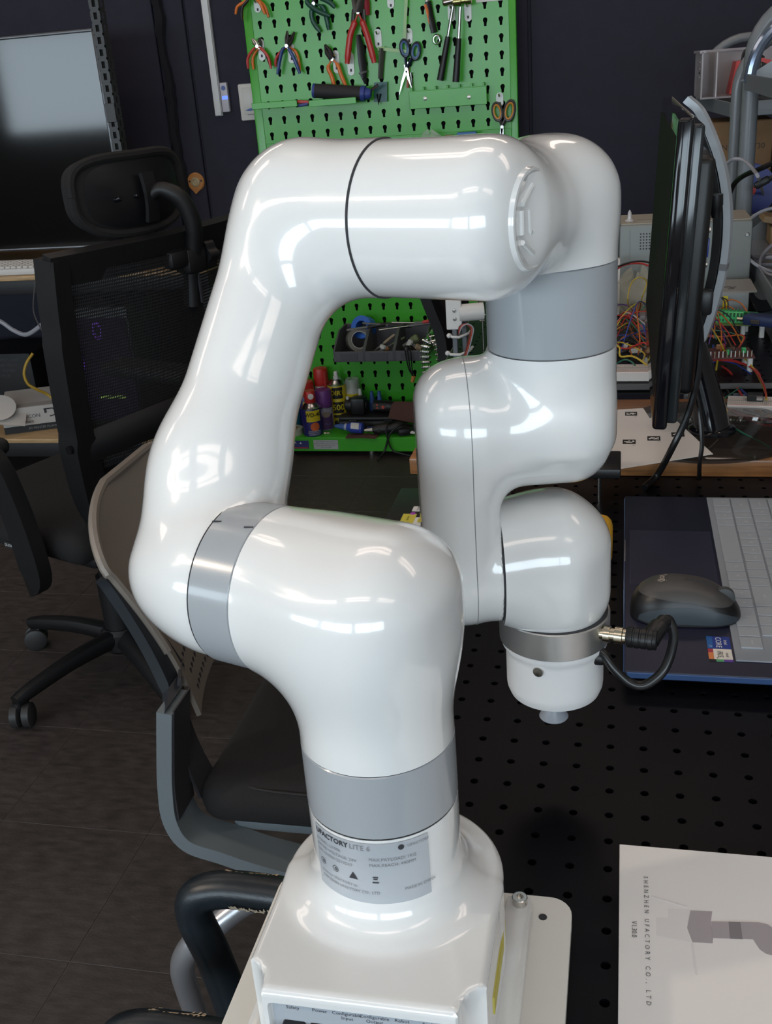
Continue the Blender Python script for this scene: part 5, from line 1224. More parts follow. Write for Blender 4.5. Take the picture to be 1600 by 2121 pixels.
# ================================================================== CHAIRS
def mesh_fabric():
    """woven black mesh: fine threads with small gaps between them"""
    m = bpy.data.materials.new('black woven mesh'); m.use_nodes = True; nt = m.node_tree; b = nt.nodes['Principled BSDF']
    b.inputs['Base Color'].default_value = (0.008, 0.008, 0.009, 1); b.inputs['Roughness'].default_value = 0.8
    tc = nt.nodes.new('ShaderNodeTexCoord'); sx = nt.nodes.new('ShaderNodeSeparateXYZ'); nt.links.new(tc.outputs['Object'], sx.inputs[0])
    def gap(out, pitch, w):
        a = nt.nodes.new('ShaderNodeMath'); a.operation = 'MULTIPLY'; a.inputs[1].default_value = 1 / pitch; nt.links.new(out, a.inputs[0])
        f = nt.nodes.new('ShaderNodeMath'); f.operation = 'FRACT'; nt.links.new(a.outputs[0], f.inputs[0])
        c = nt.nodes.new('ShaderNodeMath'); c.operation = 'LESS_THAN'; c.inputs[1].default_value = w; nt.links.new(f.outputs[0], c.inputs[0]); return c
    g1, g2 = gap(sx.outputs['Y'], 0.0034, 0.34), gap(sx.outputs['Z'], 0.0060, 0.50)
    mu = nt.nodes.new('ShaderNodeMath'); mu.operation = 'MULTIPLY'; nt.links.new(g1.outputs[0], mu.inputs[0]); nt.links.new(g2.outputs[0], mu.inputs[1])
    iv = nt.nodes.new('ShaderNodeMath'); iv.operation = 'SUBTRACT'; iv.inputs[0].default_value = 1.0; nt.links.new(mu.outputs[0], iv.inputs[1])
    nt.links.new(iv.outputs[0], b.inputs['Alpha'])
    return m
MESHF = mesh_fabric()
CHB = mat('chair black plastic', (0.0068, 0.0068, 0.0075), 0.48, bump=0.12, bscale=900)
CHF = mat('chair black fabric', (0.0095, 0.0082, 0.0082), 0.85, noise=0.2, nscale=300, bump=0.35, bscale=1400)

def star_base(o, R, angles, hub_z=0.085, top=0.36):
    part('gas_column', MB().cyl((0, 0, hub_z), (0, 0, top), 0.025, n=20).cyl((0, 0, hub_z), (0, 0, hub_z + 0.16), 0.034, n=20), CHB, o, local=True)
    part('base_hub', MB().lathe([(-0.03, 0.036), (-0.02, 0.046), (0.02, 0.046), (0.03, 0.038)], (0, 0, hub_z), (0, 0, 1), 24), CHB, o, local=True)
    for a in angles:
        c, s = math.cos(math.radians(a)), math.sin(math.radians(a)); M = Matrix.Rotation(math.radians(a), 4, 'Z')
        leg = part('base_arm', MB().tube(spline([(0.02, 0, hub_z + 0.004), (R * 0.5, 0, hub_z + 0.002), (R * 0.88, 0, hub_z - 0.012), (R + 0.012, 0, hub_z - 0.022)], 5), [0.030 - 0.0007 * k for k in range(16)], 12, M=M, flat=0.75), CHB, o, local=True)
        cst = part('caster', MB().box((R, 0, 0.045), (0.034, 0.020, 0.028), M=M, r=0.006).cyl((R, 0, 0.045), (R, 0, 0.070), 0.006, n=10, M=M), CHB, o, local=True)
        sw = Matrix.Translation((R * c, R * s, 0.0275)) @ Matrix.Rotation(math.radians(a + 40), 4, 'Z')
        for t in (-1, 1):
            part('caster_wheel', MB().lathe([(-0.010, 0.020), (-0.008, 0.0265), (0.007, 0.0270), (0.010, 0.022)], (0.006, t * 0.013, 0), (0, 1, 0), 22, M=sw), mat('caster tread', (0.028, 0.027, 0.027), 0.5), o, local=True)

# ---- chair with headrest, seen from behind
ch = thing('office_chair', 'black mesh office chair with headrest seen from behind in front of the desk', 'chair', M=T(-1.122, 1.126, 0) @ Matrix.Rotation(math.atan2(0.37, -0.93), 4, 'Z'))
# local axes: x = the way the chair faces, y = its left (towards the camera is +y here reversed by the turn)
star_base(ch, 0.278, [a - 158.3 for a in (243, 165, 315, 27, 99)])
NR = 1.0                                           # the side nearer the camera is local +y
part('seat', MB().box((0.02, 0, 0.435), (0.47, 0.47, 0.070), r=0.032, seg=4), CHF, ch, local=True)
part('seat_pan', MB().box((0.0, 0, 0.388), (0.38, 0.36, 0.03), r=0.010).box((0, 0, 0.36), (0.18, 0.14, 0.05), r=0.012), CHB, ch, local=True)
tagp = part('seat_tag', MB().box((-0.01, NR * 0.2362, 0.418), (0.042, 0.0015, 0.014), r=0.0005, seg=1), mat('black tag', (0.02, 0.02, 0.02), 0.6), ch, local=True)
part('tag_lettering', MB().text('DUOREST', 0.0085, M=frame((-0.01, NR * 0.2372, 0.418), (-1, 0, 0), (0, 0, 1), (0, 1, 0))), WINK, tagp, local=True)
# side stiles
for s in (1, -1):
    path = spline([(-0.295, s * 0.225, 1.000), (-0.285, s * 0.228, 0.90), (-0.268, s * 0.222, 0.75), (-0.245, s * 0.205, 0.62), (-0.215, s * 0.175, 0.52), (-0.175, s * 0.120, 0.43), (-0.12, s * 0.07, 0.385)], 6)
    part('back_stile', MB().band(path, [0.034] * 8 + [0.040] * 8 + [0.050] * (len(path) - 16), 0.050, (0.0, 1, 0.0)), CHB, ch, local=True)
    part('stile_screw', MB().cyl((-0.262, s * 0.243, 0.66), (-0.262, s * 0.238, 0.66), 0.008, n=14), BLACKGL, ch, local=True)
part('top_rail', MB().shell(lambda u, v: (-0.297 - 0.030 * math.sin(PI * u) - 0.012 * (v - 0.5), 0.240 * (1 - 2 * u), 0.955 + 0.052 * v), 20, 3, 0.026), CHB, ch, local=True)
part('mesh_back', MB().grid(lambda u, v: (-0.245 - 0.060 * v - 0.040 * math.sin(PI * u), 0.215 * (1 - 2 * u), 0.60 + 0.37 * v), 24, 12), MESHF, ch, local=True)
part('lumbar_pad', MB().shell(lambda u, v: (-0.262 - 0.050 * math.sin(PI * u) - 0.010 * math.sin(PI * v), 0.205 * (1 - 2 * u), 0.625 + 0.055 * v + 0.020 * math.sin(PI * u)), 20, 5, 0.012), CHB, ch, local=True)
part('back_cover', MB().shell(lambda u, v: (-0.225 - 0.035 * math.sin(PI * u) + 0.06 * (1 - v), (0.13 + 0.07 * v) * (1 - 2 * u), 0.47 + 0.135 * v), 18, 6, 0.014), CHB, ch, local=True)
# headrest
hz, hx = 1.078, -0.285
def pad(u, v, off=0.0, sc=1.0):
    a = 2 * PI * u; w, h = 0.130 * sc, 0.066 * sc
    e = 0.62
    y = w * math.copysign(abs(math.cos(a)) ** e, math.cos(a)) * v; z = h * math.copysign(abs(math.sin(a)) ** e, math.sin(a)) * v
    return (hx + off + 1.6 * y * y + 0.02 * (z / h) ** 2 * 0.2, y, hz + z + 0.5 * y * y)
hp = MB().grid(lambda u, v: pad(u, v, -0.004 - 0.006 * (1 - v * v)), 44, 6); hp.grid(lambda u, v: pad(1 - u, v, 0.020 + 0.010 * (1 - v * v)), 44, 6)
hp.grid(lambda u, v: tuple(np.array(pad(1 - u, 1.0, -0.004 + 0.024 * v, 1.0 + 0.05 * math.sin(PI * v)))), 44, 6)
part('headrest_pad', hp, CHF, ch, local=True, angle=60)
part('headrest_shell', MB().grid(lambda u, v: pad(u, v, -0.010 - 0.006 * (1 - v * v), 0.86), 44, 6), mat('smooth black shell', (0.010, 0.010, 0.011), 0.3), ch, local=True)
rimp = [pad(k / 48, 1.0, -0.006, 1.01) for k in range(49)]
part('headrest_rim', MB().tube(rimp, 0.0085, 8), CHF, ch, local=True)
for y in (0.062, 0.020): part('headrest_bolt', MB().lathe([(0, 0.005), (0.012, 0.0045), (0.014, 0.003)], (hx - 0.008, y, hz - 0.004), (-1, 0, 0.2), 12), BLACKGL, ch, local=True)
part('bracket_plate', MB().shell(lambda u, v: (hx - 0.024 - 0.006 * math.sin(PI * v), 0.010 - 0.028 * u, hz - 0.050 + 0.085 * v), 6, 10, 0.008), CHB, ch, local=True)
arm = spline([(hx - 0.026, -0.006, hz - 0.005), (hx - 0.044, -0.018, hz + 0.004), (hx - 0.066, -0.040, hz - 0.016), (hx - 0.072, -0.056, hz - 0.060), (hx - 0.060, -0.062, hz - 0.105), (hx - 0.044, -0.062, hz - 0.150), (hx - 0.036, -0.062, hz - 0.215)], 6)
part('headrest_arm', MB().tube(arm, [0.010 + min(k, 10) * 0.0006 for k in range(len(arm))], 14), CHB, ch, local=True)
part('arm_clamp', MB().box((hx - 0.048, -0.060, hz - 0.128), (0.046, 0.052, 0.050), r=0.012).box((hx - 0.052, -0.020, hz - 0.120), (0.030, 0.050, 0.034), r=0.010), CHB, ch, local=True)
kn = [(0.026 * (1 + 0.10 * math.cos(6 * a)) * math.cos(a), 0.026 * (1 + 0.10 * math.cos(6 * a)) * math.sin(a)) for a in [2 * PI * k / 48 for k in range(48)]]
knob = part('clamp_knob', MB().prism(kn, 0.024, M=frame((hx - 0.050, -0.086, hz - 0.125), (1, 0, 0), (0, 0, 1), (0, -1, 0))), CHB, ch, local=True)
part('knob_cap', MB().lathe([(0, 0.015), (0.004, 0.013), (0.005, 0.004)], (hx - 0.050, -0.110, hz - 0.125), (0, -1, 0), 20), BLACKGL, knob, local=True)
part('ratchet_strip', MB().box((hx - 0.058, -0.066, hz - 0.165), (0.004, 0.004, 0.090)), SEAM, ch, local=True)
# arm rests
for s in (1, -1):
    ar = part('armrest', MB().band(spline([(-0.03, s * 0.20, 0.375), (-0.09, s * 0.262, 0.372), (-0.125, s * 0.272, 0.40), (-0.112, s * 0.272, 0.50), (-0.085, s * 0.272, 0.590), (-0.060, s * 0.272, 0.628)], 6), 0.030, 0.060, (0, 1, 0)), CHB, ch, local=True)
    part('arm_pad', MB().box((0.055, s * 0.272, 0.643), (0.27, 0.085, 0.032), r=0.014, seg=3), mat('arm pad', (0.022, 0.020, 0.020), 0.55), ch, local=True)

# ---- grey shell chair facing the table
SHELL = mat('warm grey shell plastic', (0.215, 0.185, 0.158), 0.42, bump=0.06, bscale=900)
BGREY = mat('blue grey frame paint', (0.150, 0.175, 0.190), 0.42)
sc = thing('shell_chair', 'grey plastic shell chair with black seat pushed up to the work table', 'chair', (-0.30, 0.36, 0))
def sback(u, v, t=0.0):
    z = 0.545 + 0.259 * v; uu = 2 * u - 1
    if z > 0.740: hw = 0.198 * max(1 - ((z - 0.740) / 0.0645) ** 2.3, 0.0) ** (1 / 2.1)
    else: hw = 0.186 + 0.012 * ((z - 0.50) / 0.257) - 0.014 * math.sin(PI * (z - 0.50) / 0.257)
    y = 0.366 + uu * hw; k = (y - 0.366) / 0.2
    return (-0.472 - 0.38 * (z - 0.5) - 0.042 * (1 - k * k) + 0.012 * math.sin(PI * min(1, (z - 0.5) / 0.25)), y, z)
part('shell_back', MB().shell(lambda u, v: sback(u, 1 - (1 - v) ** 1.6), 28, 36, 0.006), SHELL, sc)
part('shell_rim', MB().tube([sback(0, 1 - (1 - k / 40) ** 1.6) for k in range(9, 39)] + [sback(1, 1 - (1 - k / 40) ** 1.6) for k in range(38, 8, -1)], 0.0062, 8), SHELL, sc)
part('side_gusset', MB().shell(lambda u, v: (-0.500 - 0.014 * math.sin(PI * v) + 0.004 * u - 0.020 * v * u, 0.170 + 0.045 * u, 0.432 + 0.175 * v), 4, 10, 0.004), mat('dark grey upright', (0.040, 0.038, 0.042), 0.5), sc)
part('edge_strip', MB().band([(-0.503, 0.150, 0.588)] + [tuple(Vector(sback(0, 0.18 + k / 20 * 0.58)) + Vector((-0.008, -0.004 + 0.004 * k / 20, -0.004))) for k in range(1, 21)], [0.050 - 0.0018 * k for k in range(21)], 0.014, (0, 1, 0)), mat('dark blue grey edge', (0.020, 0.024, 0.030), 0.4), sc)
sl = MB()
for r in range(7):
    for k in range(24):
        u = 0.10 + 0.80 * k / 23; v = 0.06 + 0.085 * r; p = Vector(sback(u, v)); q = Vector(sback(u, v + 0.018)); d = (q - p).normalized()
        sl.box(tuple(p + Vector((0.0032, 0, 0.0012))), (0.0012, 0.0026, 0.0085), M=None)
so = part('vent_slots', sl, SEAM, sc); so['kind'] = 'stuff'
for y0 in (0.150, 0.582):
    path = spline([(-0.503, y0, 0.588), (-0.511, y0, 0.540), (-0.520, y0, 0.480), (-0.522, y0, 0.430), (-0.506, y0, 0.396), (-0.464, y0, 0.382), (-0.410, y0, 0.366), (-0.33, y0, 0.352), (-0.20, y0, 0.345), (-0.08, y0, 0.345)], 6)
    part('side_frame', MB().band(path, 0.052, 0.019, (0, 1, 0)), BGREY, sc)
    part('inner_strip', MB().band(spline([(-0.4925, y0 + 0.002, 0.590), (-0.5005, y0 + 0.002, 0.54), (-0.5095, y0 + 0.002, 0.48), (-0.5115, y0 + 0.002, 0.432)], 6), 0.049, 0.002, (0, 1, 0)), mat('dark grey upright', (0.040, 0.038, 0.042), 0.5), sc)
    for x in (-0.40, -0.12):
        part('leg', MB().tube([(x, y0, 0.350), (x + (0.03 if x > -0.3 else -0.02), y0, 0.06)], 0.013, 12), BGREY, sc)
        cs = part('caster', MB().lathe([(-0.016, 0.020), (-0.013, 0.0265), (0.013, 0.0265), (0.016, 0.020)], (x + (0.03 if x > -0.3 else -0.02), y0, 0.0270), (0, 1, 0), 22), CHB, sc)
part('seat', MB().box((-0.285, 0.366, 0.432), (0.43, 0.425, 0.062), r=0.028, seg=4), CHF, sc)
part('seat_piping', MB().tube([(-0.285 + 0.2 * math.copysign(abs(math.cos(a)) ** 0.35, math.cos(a)), 0.366 + 0.205 * math.copysign(abs(math.sin(a)) ** 0.35, math.sin(a)), 0.4575) for a in [2 * PI * k / 60 for k in range(61)]], 0.0014, 6), mat('seat seam', (0.022, 0.02, 0.02), 0.8), sc)
part('seat_pan', MB().box((-0.285, 0.366, 0.392), (0.36, 0.38, 0.022), r=0.008), BGREY, sc)
part('under_bracket', MB().box((-0.43, 0.17, 0.345), (0.05, 0.05, 0.030), r=0.006), CHB, sc)

# ---- tube chair with worn arms in the foreground
ARMP = mat('dark slate arm plastic', (0.0095, 0.0145, 0.019), 0.34, noise=0.3, nscale=30, bump=0.08, bscale=500)
WORN = mat('worn cream edge', (0.58, 0.46, 0.33), 0.8, noise=0.3, nscale=300)
CHRT = mat('satin silver tube', (0.50, 0.51, 0.54), 0.28, metal=0.75)
ac = thing('arm_chair', 'tube chair with worn dark slate plastic arm loops beside the robot base', 'chair', (-0.18, -0.24, 0))
def arm_loop(y0, xl, z0, drop):
    path = spline([(xl + 0.030, y0 - 0.002, z0 - drop), (xl + 0.022, y0 - 0.001, z0 - 0.13), (xl + 0.012, y0, z0 - 0.07), (xl + 0.002, y0, z0 - 0.030), (xl + 0.006, y0 + 0.001, z0 - 0.008), (xl + 0.030, y0 + 0.003, z0 + 0.001), (xl + 0.070, y0 + 0.003, z0 + 0.001), (xl + 0.115, y0 + 0.001, z0 - 0.001), (xl + 0.20, y0 - 0.002, z0 - 0.003), (xl + 0.30, y0 - 0.004, z0 - 0.006)], 6)
    return path
def jag(pts, w, up):
    """thin flaked strip hugging an edge"""
    m = MB()
    for i in range(len(pts) - 1):
        p, q = Vector(pts[i]), Vector(pts[i + 1]); n = max(2, int((q - p).length / 0.0016))
        for k in range(n):
            if random.random() < 0.06: continue
            a, b = p.lerp(q, k / n), p.lerp(q, (k + 0.95) / n); h0, h1 = w * random.uniform(0.25, 1), w * random.uniform(0.25, 1); s0 = w * random.uniform(-0.3, 0.2); U = Vector(up)
            m.add([a + U * s0, b + U * s0, b + U * (s0 + h1), a + U * (s0 + h0)], [(0, 1, 2, 3)])
    return m
for y0, xl, z0 in ((-0.205, -0.3300, 0.655), (-0.308, -0.3560, 0.615)):
    path = arm_loop(y0, xl, z0, 0.24)
    a = part('arm_loop', MB().tube(path, 0.0150, 18), ARMP, ac)
    top = [Vector((xl + dx, y0 + 0.003 + 0.0055, z0 + 0.001 + 0.0146)) for dx in (0.030, 0.045, 0.060, 0.075)]
    wm = jag(top, 0.0085, (0, 0.8, -0.55)); 
    if y0 > -0.25: wm.add(*(lambda m: (m.v, m.f))(jag([Vector((xl + dx, y0 + 0.003 - 0.0150, z0 + 0.001 - 0.0050)) for dx in (0.040, 0.058, 0.075, 0.092)], 0.0075, (0, -0.42, 0.9))))
    wp = part('worn_edge', wm, WORN, a); wp['kind'] = 'stuff'
part('chair_tube', MB().tube(spline([(-0.3317, -0.0421, 0.5), (-0.3596, -0.0538, 0.49), (-0.3826, -0.0668, 0.475), (-0.408, -0.0758, 0.455), (-0.4262, -0.0729, 0.42), (-0.4349, -0.0563, 0.36), (-0.4385, -0.0349, 0.27), (-0.4426, -0.0124, 0.18), (-0.4815, 0.073, 0.012)], 7), 0.0125, 16), CHRT, ac)
part('chair_tube', MB().tube([(-0.05, -0.20, 0.45), (-0.20, -0.20, 0.450), (-0.29, -0.203, 0.445), (-0.302, -0.206, 0.41)], 0.0125, 14), CHRT, ac)
part('chair_tube', MB().tube(spline([(-0.29, -0.31, 0.43), (-0.26, -0.31, 0.41), (-0.10, -0.31, 0.42), (0.05, -0.31, 0.42), (0.10, -0.31, 0.38), (0.10, -0.31, 0.012)], 6), 0.0125, 14), CHRT, ac)
part('seat', MB().box((-0.06, -0.258, 0.455), (0.40, 0.34, 0.05), r=0.02, seg=3), CHF, ac)

# ---- black chair at the back, only its curved side frame shows past the forearm
bc = thing('lounge_chair', 'black chair with a curved side frame showing between the arm and green board', 'chair', (-0.30, 2.15, 0))
for y in (2.0, 2.36):
    path = spline([(-0.5367, y, 0.7461), (-0.5013, y, 0.6398), (-0.4793, y, 0.572), (-0.4732, y, 0.5035), (-0.4836, y, 0.4339), (-0.50, y, 0.34), (-0.47, y, 0.20), (-0.49, y, 0.014)], 6)
    part('side_frame', MB().band(path, 0.050, 0.030, (0.25, 0.97, 0)), CHB, bc)
    part('front_leg', MB().tube(spline([(-0.47, y, 0.36), (-0.30, y, 0.36), (-0.12, y, 0.35), (-0.08, y, 0.20), (-0.06, y, 0.014)], 5), 0.014, 10), CHB, bc)
part('back_panel', MB().shell(lambda u, v: (-0.535 + 0.085 * math.sin(PI * 0.5 * (1 - v)) - 0.03 * math.sin(PI * u), 2.02 + 0.32 * u, 0.45 + 0.22 * v), 12, 8, 0.008), CHF, bc)
part('seat', MB().box((-0.29, 2.18, 0.392), (0.40, 0.34, 0.05), r=0.02, seg=3), CHF, bc)

# ================================================================== THINGS ON THE WORK TABLE
# ---- black unit with yellow stickers at the left rear corner
o = thing('power_brick', 'flat black power unit with yellow and white stickers at the table corner', 'power supply', (-0.215, 0.30, 0.7502))
part('case', MB().box((-0.205, 0.300, 0.7632), (0.110, 0.130, 0.024), r=0.004), BLACKPL, o)
YST = mat('yellow sticker', (0.55, 0.48, 0.06), 0.5)
zt = 0.7755
for (x, y), w, h, m, nm in (((-0.2319, 0.2674), 0.016, 0.026, YST, 'yellow_sticker'), ((-0.217, 0.2598), 0.014, 0.022, WHT, 'white_sticker'), ((-0.2252, 0.2958), 0.013, 0.014, WHT, 'white_sticker')):
    p = part(nm, MB().box((x, y, zt), (w, h, 0.0004)), m, o)
    if nm == 'white_sticker' and h > 0.02: part('yellow_print', MB().box((x + 0.001, y + 0.003, zt + 0.0003), (0.008, 0.011, 0.0003)), YST, p)
    part('sticker_lettering', MB().text('DC 24V', 0.0035, M=frame((x, y, zt + 0.0006), (0, 1, 0), (-1, 0, 0), (0, 0, 1))), INK, p)
part('violet_dot', MB().lathe([(0, 0.0035), (0.0005, 0.0033)], (-0.2289, 0.2815, 0.7755), (0, 0, 1), 16), mat('violet dot', (0.35, 0.06, 0.40), 0.4), o)

# ---- yellow tape measure and black gadget hidden behind the wrist
o = thing('tape_measure', 'yellow tape measure case showing behind the robot wrist', 'tape measure', (-0.035, 0.225, 0.7502))
part('case', MB().box((-0.040, 0.225, 0.7722), (0.075, 0.060, 0.044), r=0.012, seg=3), mat('warm yellow plastic', (0.68, 0.38, 0.02), 0.35), o)
part('belt_clip', MB().box((-0.040, 0.1945, 0.7722), (0.030, 0.002, 0.026), r=0.0005, seg=1), STEEL, o)
o = thing('gripper_stand', 'black plate on thin metal posts seen between forearm and wrist', 'stand', (-0.115, 0.36, 0.7502))
part('plate', MB().box((-0.090, 0.385, 0.7985), (0.190, 0.065, 0.012), r=0.002), BLACKPL, o)
for x in (-0.150, -0.128, -0.020): part('post', MB().cyl((x, 0.385, 0.7502), (x, 0.385, 0.7925), 0.0028, n=12), STEEL, o)

# ---- laptop
NV = mat('navy metal laptop', (0.010, 0.0115, 0.030), 0.42, metal=0.2, bump=0.02, bscale=900)
NVE = mat('blue anodised edge', (0.055, 0.11, 0.26), 0.35, metal=0.4)
LX0, LX1, LY0, LY1, LZ = 0.0100, 0.2600, -0.0290, 0.3560, 0.7705
lap = thing('laptop', 'navy blue open laptop turned sideways on the perforated table', 'laptop', (0.135, 0.165, 0.7502))
part('base', MB().box(((LX0 + LX1) / 2, (LY0 + LY1) / 2, LZ - 0.0042), (LX1 - LX0, LY1 - LY0, 0.0082), r=0.0016), NV, lap)
part('edge_trim', MB().box(((LX0 + LX1) / 2, LY0 - 0.0002, LZ - 0.0040), (LX1 - LX0 - 0.004, 0.0016, 0.0055), r=0.0006, seg=1).box((LX0 - 0.0001, (LY0 + LY1) / 2, LZ - 0.0040), (0.0014, LY1 - LY0 - 0.004, 0.005), r=0.0005, seg=1), NVE, lap)
part('bottom_case', MB().box(((LX0 + LX1) / 2 + 0.004, (LY0 + LY1) / 2, LZ - 0.0110), (LX1 - LX0 - 0.022, LY1 - LY0 - 0.018, 0.0060), r=0.002), BLACKPL, lap)
for x in (LX0 + 0.03, LX1 - 0.03):
    for y in (LY0 + 0.03, LY1 - 0.03): part('rubber_foot', MB().cyl((x, y, 0.7503), (x, y, LZ - 0.0136), 0.008, n=16), BLACKPL, lap)
part('thumb_notch', MB().box((LX0 + 0.0012, 0.208, LZ - 0.0010), (0.0030, 0.052, 0.0012), r=0.0004, seg=1), mat('bright notch', (0.25, 0.24, 0.24), 0.3, metal=0.5), lap)
part('touchpad_rim', MB().box((0.0570, 0.1935, LZ + 0.00005), (0.0835, 0.1290, 0.0004), r=0.0001, seg=1), mat('touchpad bevel', (0.05, 0.06, 0.14), 0.3, metal=0.5), lap)
part('touchpad', MB().box((0.0570, 0.1935, LZ + 0.00022), (0.0825, 0.1280, 0.0005), r=0.0001, seg=1), mat('touchpad navy', (0.0135, 0.0145, 0.036), 0.45), lap)
lid = part('screen_lid', MB().box((0, 0, 0), (0.006, LY1 - LY0, 0.225), M=T(LX1 + 0.050, (LY0 + LY1) / 2, LZ + 0.108) @ Matrix.Rotation(math.radians(24), 4, 'Y'), r=0.002), NV, lap)
part('screen_panel', MB().box((-0.0034, 0, 0), (0.0008, LY1 - LY0 - 0.012, 0.212), M=T(LX1 + 0.050, (LY0 + LY1) / 2, LZ + 0.108) @ Matrix.Rotation(math.radians(24), 4, 'Y')), BLACKGL, lid)
# silicone keyboard cover with keys, rows run away from the camera
KC = mat('grey silicone key', (0.300, 0.330, 0.365), 0.42); KB = mat('silicone cover sheet', (0.240, 0.265, 0.300), 0.45); KL = mat('pale key legend', (0.55, 0.57, 0.60), 0.5)
kbd = part('keyboard_cover', MB().box((0.1665, 0.1725, LZ + 0.0006), (0.1300, 0.3580, 0.0014), r=0.0005, seg=1), KB, lap, label='translucent grey keyboard cover')
U_ = 0.01790; KX, KYT = 0.1085, 0.3455
rows = [[('ctrl', 1.25), ('fn', 1), ('w', 1), ('alt', 1), ('', 5), ('%', 1.15), ('ctrl', 1.1), ('<', 1), ('v', 1), ('>', 1), ('0', 2), ('.', 1), ('enter', 1.1)],
        [('shift', 2.1), ('Z', 1), ('X', 1), ('C', 1), ('V', 1), ('B', 1), ('N', 1), ('M', 1), (',', 1), ('.', 1), ('/', 1), ('shift', 2.25), ('1', 1), ('2', 1), ('3', 1)],
        [('caps lk', 1.6), ('A', 1), ('S', 1), ('D', 1), ('F', 1), ('G', 1), ('H', 1), ('J', 1), ('K', 1), ('L', 1), (';', 1), ("'", 1), ('enter', 1.9), ('4', 1), ('5', 1), ('6', 1), ('+', 1)],
        [('tab', 1.35), ('Q', 1), ('W', 1), ('E', 1), ('R', 1), ('T', 1), ('Y', 1), ('U', 1), ('I', 1), ('O', 1), ('P', 1), ('[', 1), (']', 1), ('|', 1.2), ('7', 1), ('8', 1), ('9', 1)],
        [('~', 1), ('1', 1), ('2', 1), ('3', 1), ('4', 1), ('5', 1), ('6', 1), ('7', 1), ('8', 1), ('9', 1), ('0', 1), ('-', 1), ('=', 1), ('back', 1.6), ('num', 1), ('/', 1), ('*', 1)],
        [('esc', 1), ('f1', 1), ('f2', 1), ('f3', 1), ('f4', 1), ('f5', 1), ('f6', 1), ('f7', 1), ('f8', 1), ('f9', 1), ('f10', 1), ('f11', 1), ('f12', 1), ('del', 1), ('home', 1), ('end', 1)]]
leg = MB()
for r_, row in enumerate(rows):
    y = KYT
    for c, w in row:
        x = KX + 0.0080 + r_ * 0.0198; wy = w * U_; cy = y - wy / 2; y -= wy
        part('key', MB().box((x, cy, LZ + 0.0019), (0.0180, wy - 0.0014, 0.0016), r=0.0004, seg=1), KC, kbd)
        if c: leg.text(c, 0.0050 if len(c) == 1 else 0.0034, M=frame((x + 0.001, cy, LZ + 0.0029), (0, -1, 0), (1, 0, 0), (0, 0, 1)))
part('key_legends', leg, KL, kbd)
# two processor stickers
def sticker(x0, y0, w, h, parts_):
    for m, a, b, c, d, nm in parts_:
        part(nm, MB().box((x0 + (a + c) / 2 * w, y0 + (b + d) / 2 * h, LZ + 0.00035), ((c - a) * w, (d - b) * h, 0.0004)), m, lap)
SBL = mat('sticker blue', (0.010, 0.035, 0.24), 0.35); SBM = mat('sticker mid blue', (0.012, 0.10, 0.33), 0.35); SWH = mat('sticker white', (0.72, 0.68, 0.62), 0.4)
SOR = mat('sticker orange', (0.62, 0.20, 0.06), 0.4); SRD = mat('sticker red', (0.35, 0.03, 0.06), 0.4); SVI = mat('sticker violet', (0.12, 0.05, 0.30), 0.4); SGN = mat('sticker green', (0.10, 0.36, 0.16), 0.4)
sticker(0.0800, 0.0130, 0.0195, 0.0205, [(SBL, 0.24, 0, 1, 1, 'blue_sticker'), (SBM, 0, 0, 0.24, 1, 'blue_sticker_stripe')])
sticker(0.0800, -0.0080, 0.0195, 0.0203, [(SWH, 0.22, 0.16, 1, 1, 'white_sticker'), (SOR, 0, 0.16, 0.22, 0.7, 'orange_stripe'), (SRD, 0, 0.7, 0.22, 1, 'red_stripe'), (SGN, 0.30, 0, 0.62, 0.16, 'green_stripe'), (SVI, 0.62, 0, 1, 0.16, 'violet_stripe'), (BLK, 0, 0, 0.30, 0.16, 'black_stripe')])
def side_text(t, txt, size, x, y, z=LZ + 0.0007, sp=1.0): return t.text(txt, size, M=frame((x, y, z), (0, -1, 0), (1, 0, 0), (0, 0, 1)), spacing=sp)
t = MB(); side_text(t, 'intel', 0.0046, 0.0955, 0.0235); side_text(t, 'CORE', 0.0068, 0.0895, 0.0232); side_text(t, 'i7', 0.0036, 0.0824, 0.0165); part('sticker_lettering', t, WINK, lap)
t = MB(); side_text(t, 'intel', 0.0040, 0.0955, 0.0025); side_text(t, 'iRIS', 0.0070, 0.0895, 0.0035); side_text(t, 'xe', 0.0030, 0.0872, -0.0030); part('sticker_lettering', t, INK, lap)

# ---- mouse on the palm rest
mo = thing('computer_mouse', 'dark grey wireless mouse resting on the laptop palm rest', 'mouse', (0.064, 0.075, LZ))
mcx, mcy, mL, mW, mH = 0.0638, 0.0745, 0.0490, 0.0295, 0.0365
def mouse_pt(u, v, grow=0.0):
    """u around, v from the table edge up to the crown"""
    a = 2 * PI * u; e = 0.80
    cx_, cy_ = math.copysign(abs(math.cos(a)) ** e, math.cos(a)), math.copysign(abs(math.sin(a)) ** e, math.sin(a))
    ph = v * PI / 2; rr = math.cos(ph) ** 0.62; x = mL * cx_ * rr * (1 + grow); waist = 1 - 0.10 * math.exp(-((x - 0.004) / 0.022) ** 2)
    y = mW * cy_ * rr * waist * (1 + grow)
    crown = mH * (0.92 - 0.10 * (x / mL) - 0.34 * max(0, x / mL) ** 2 - 0.12 * max(0, -x / mL) ** 2)
    return (mcx + x, mcy + y, LZ + 0.0012 + crown * math.sin(ph) ** 0.85 * (1 + grow))
MBLK = mat('mouse black side', (0.0085, 0.0085, 0.0095), 0.38, bump=0.05, bscale=1500); MTOP = mat('mouse graphite top', (0.058, 0.055, 0.054), 0.42, bump=0.04, bscale=1500)
MLOW = mat('mouse slate side', (0.030, 0.040, 0.050), 0.45)
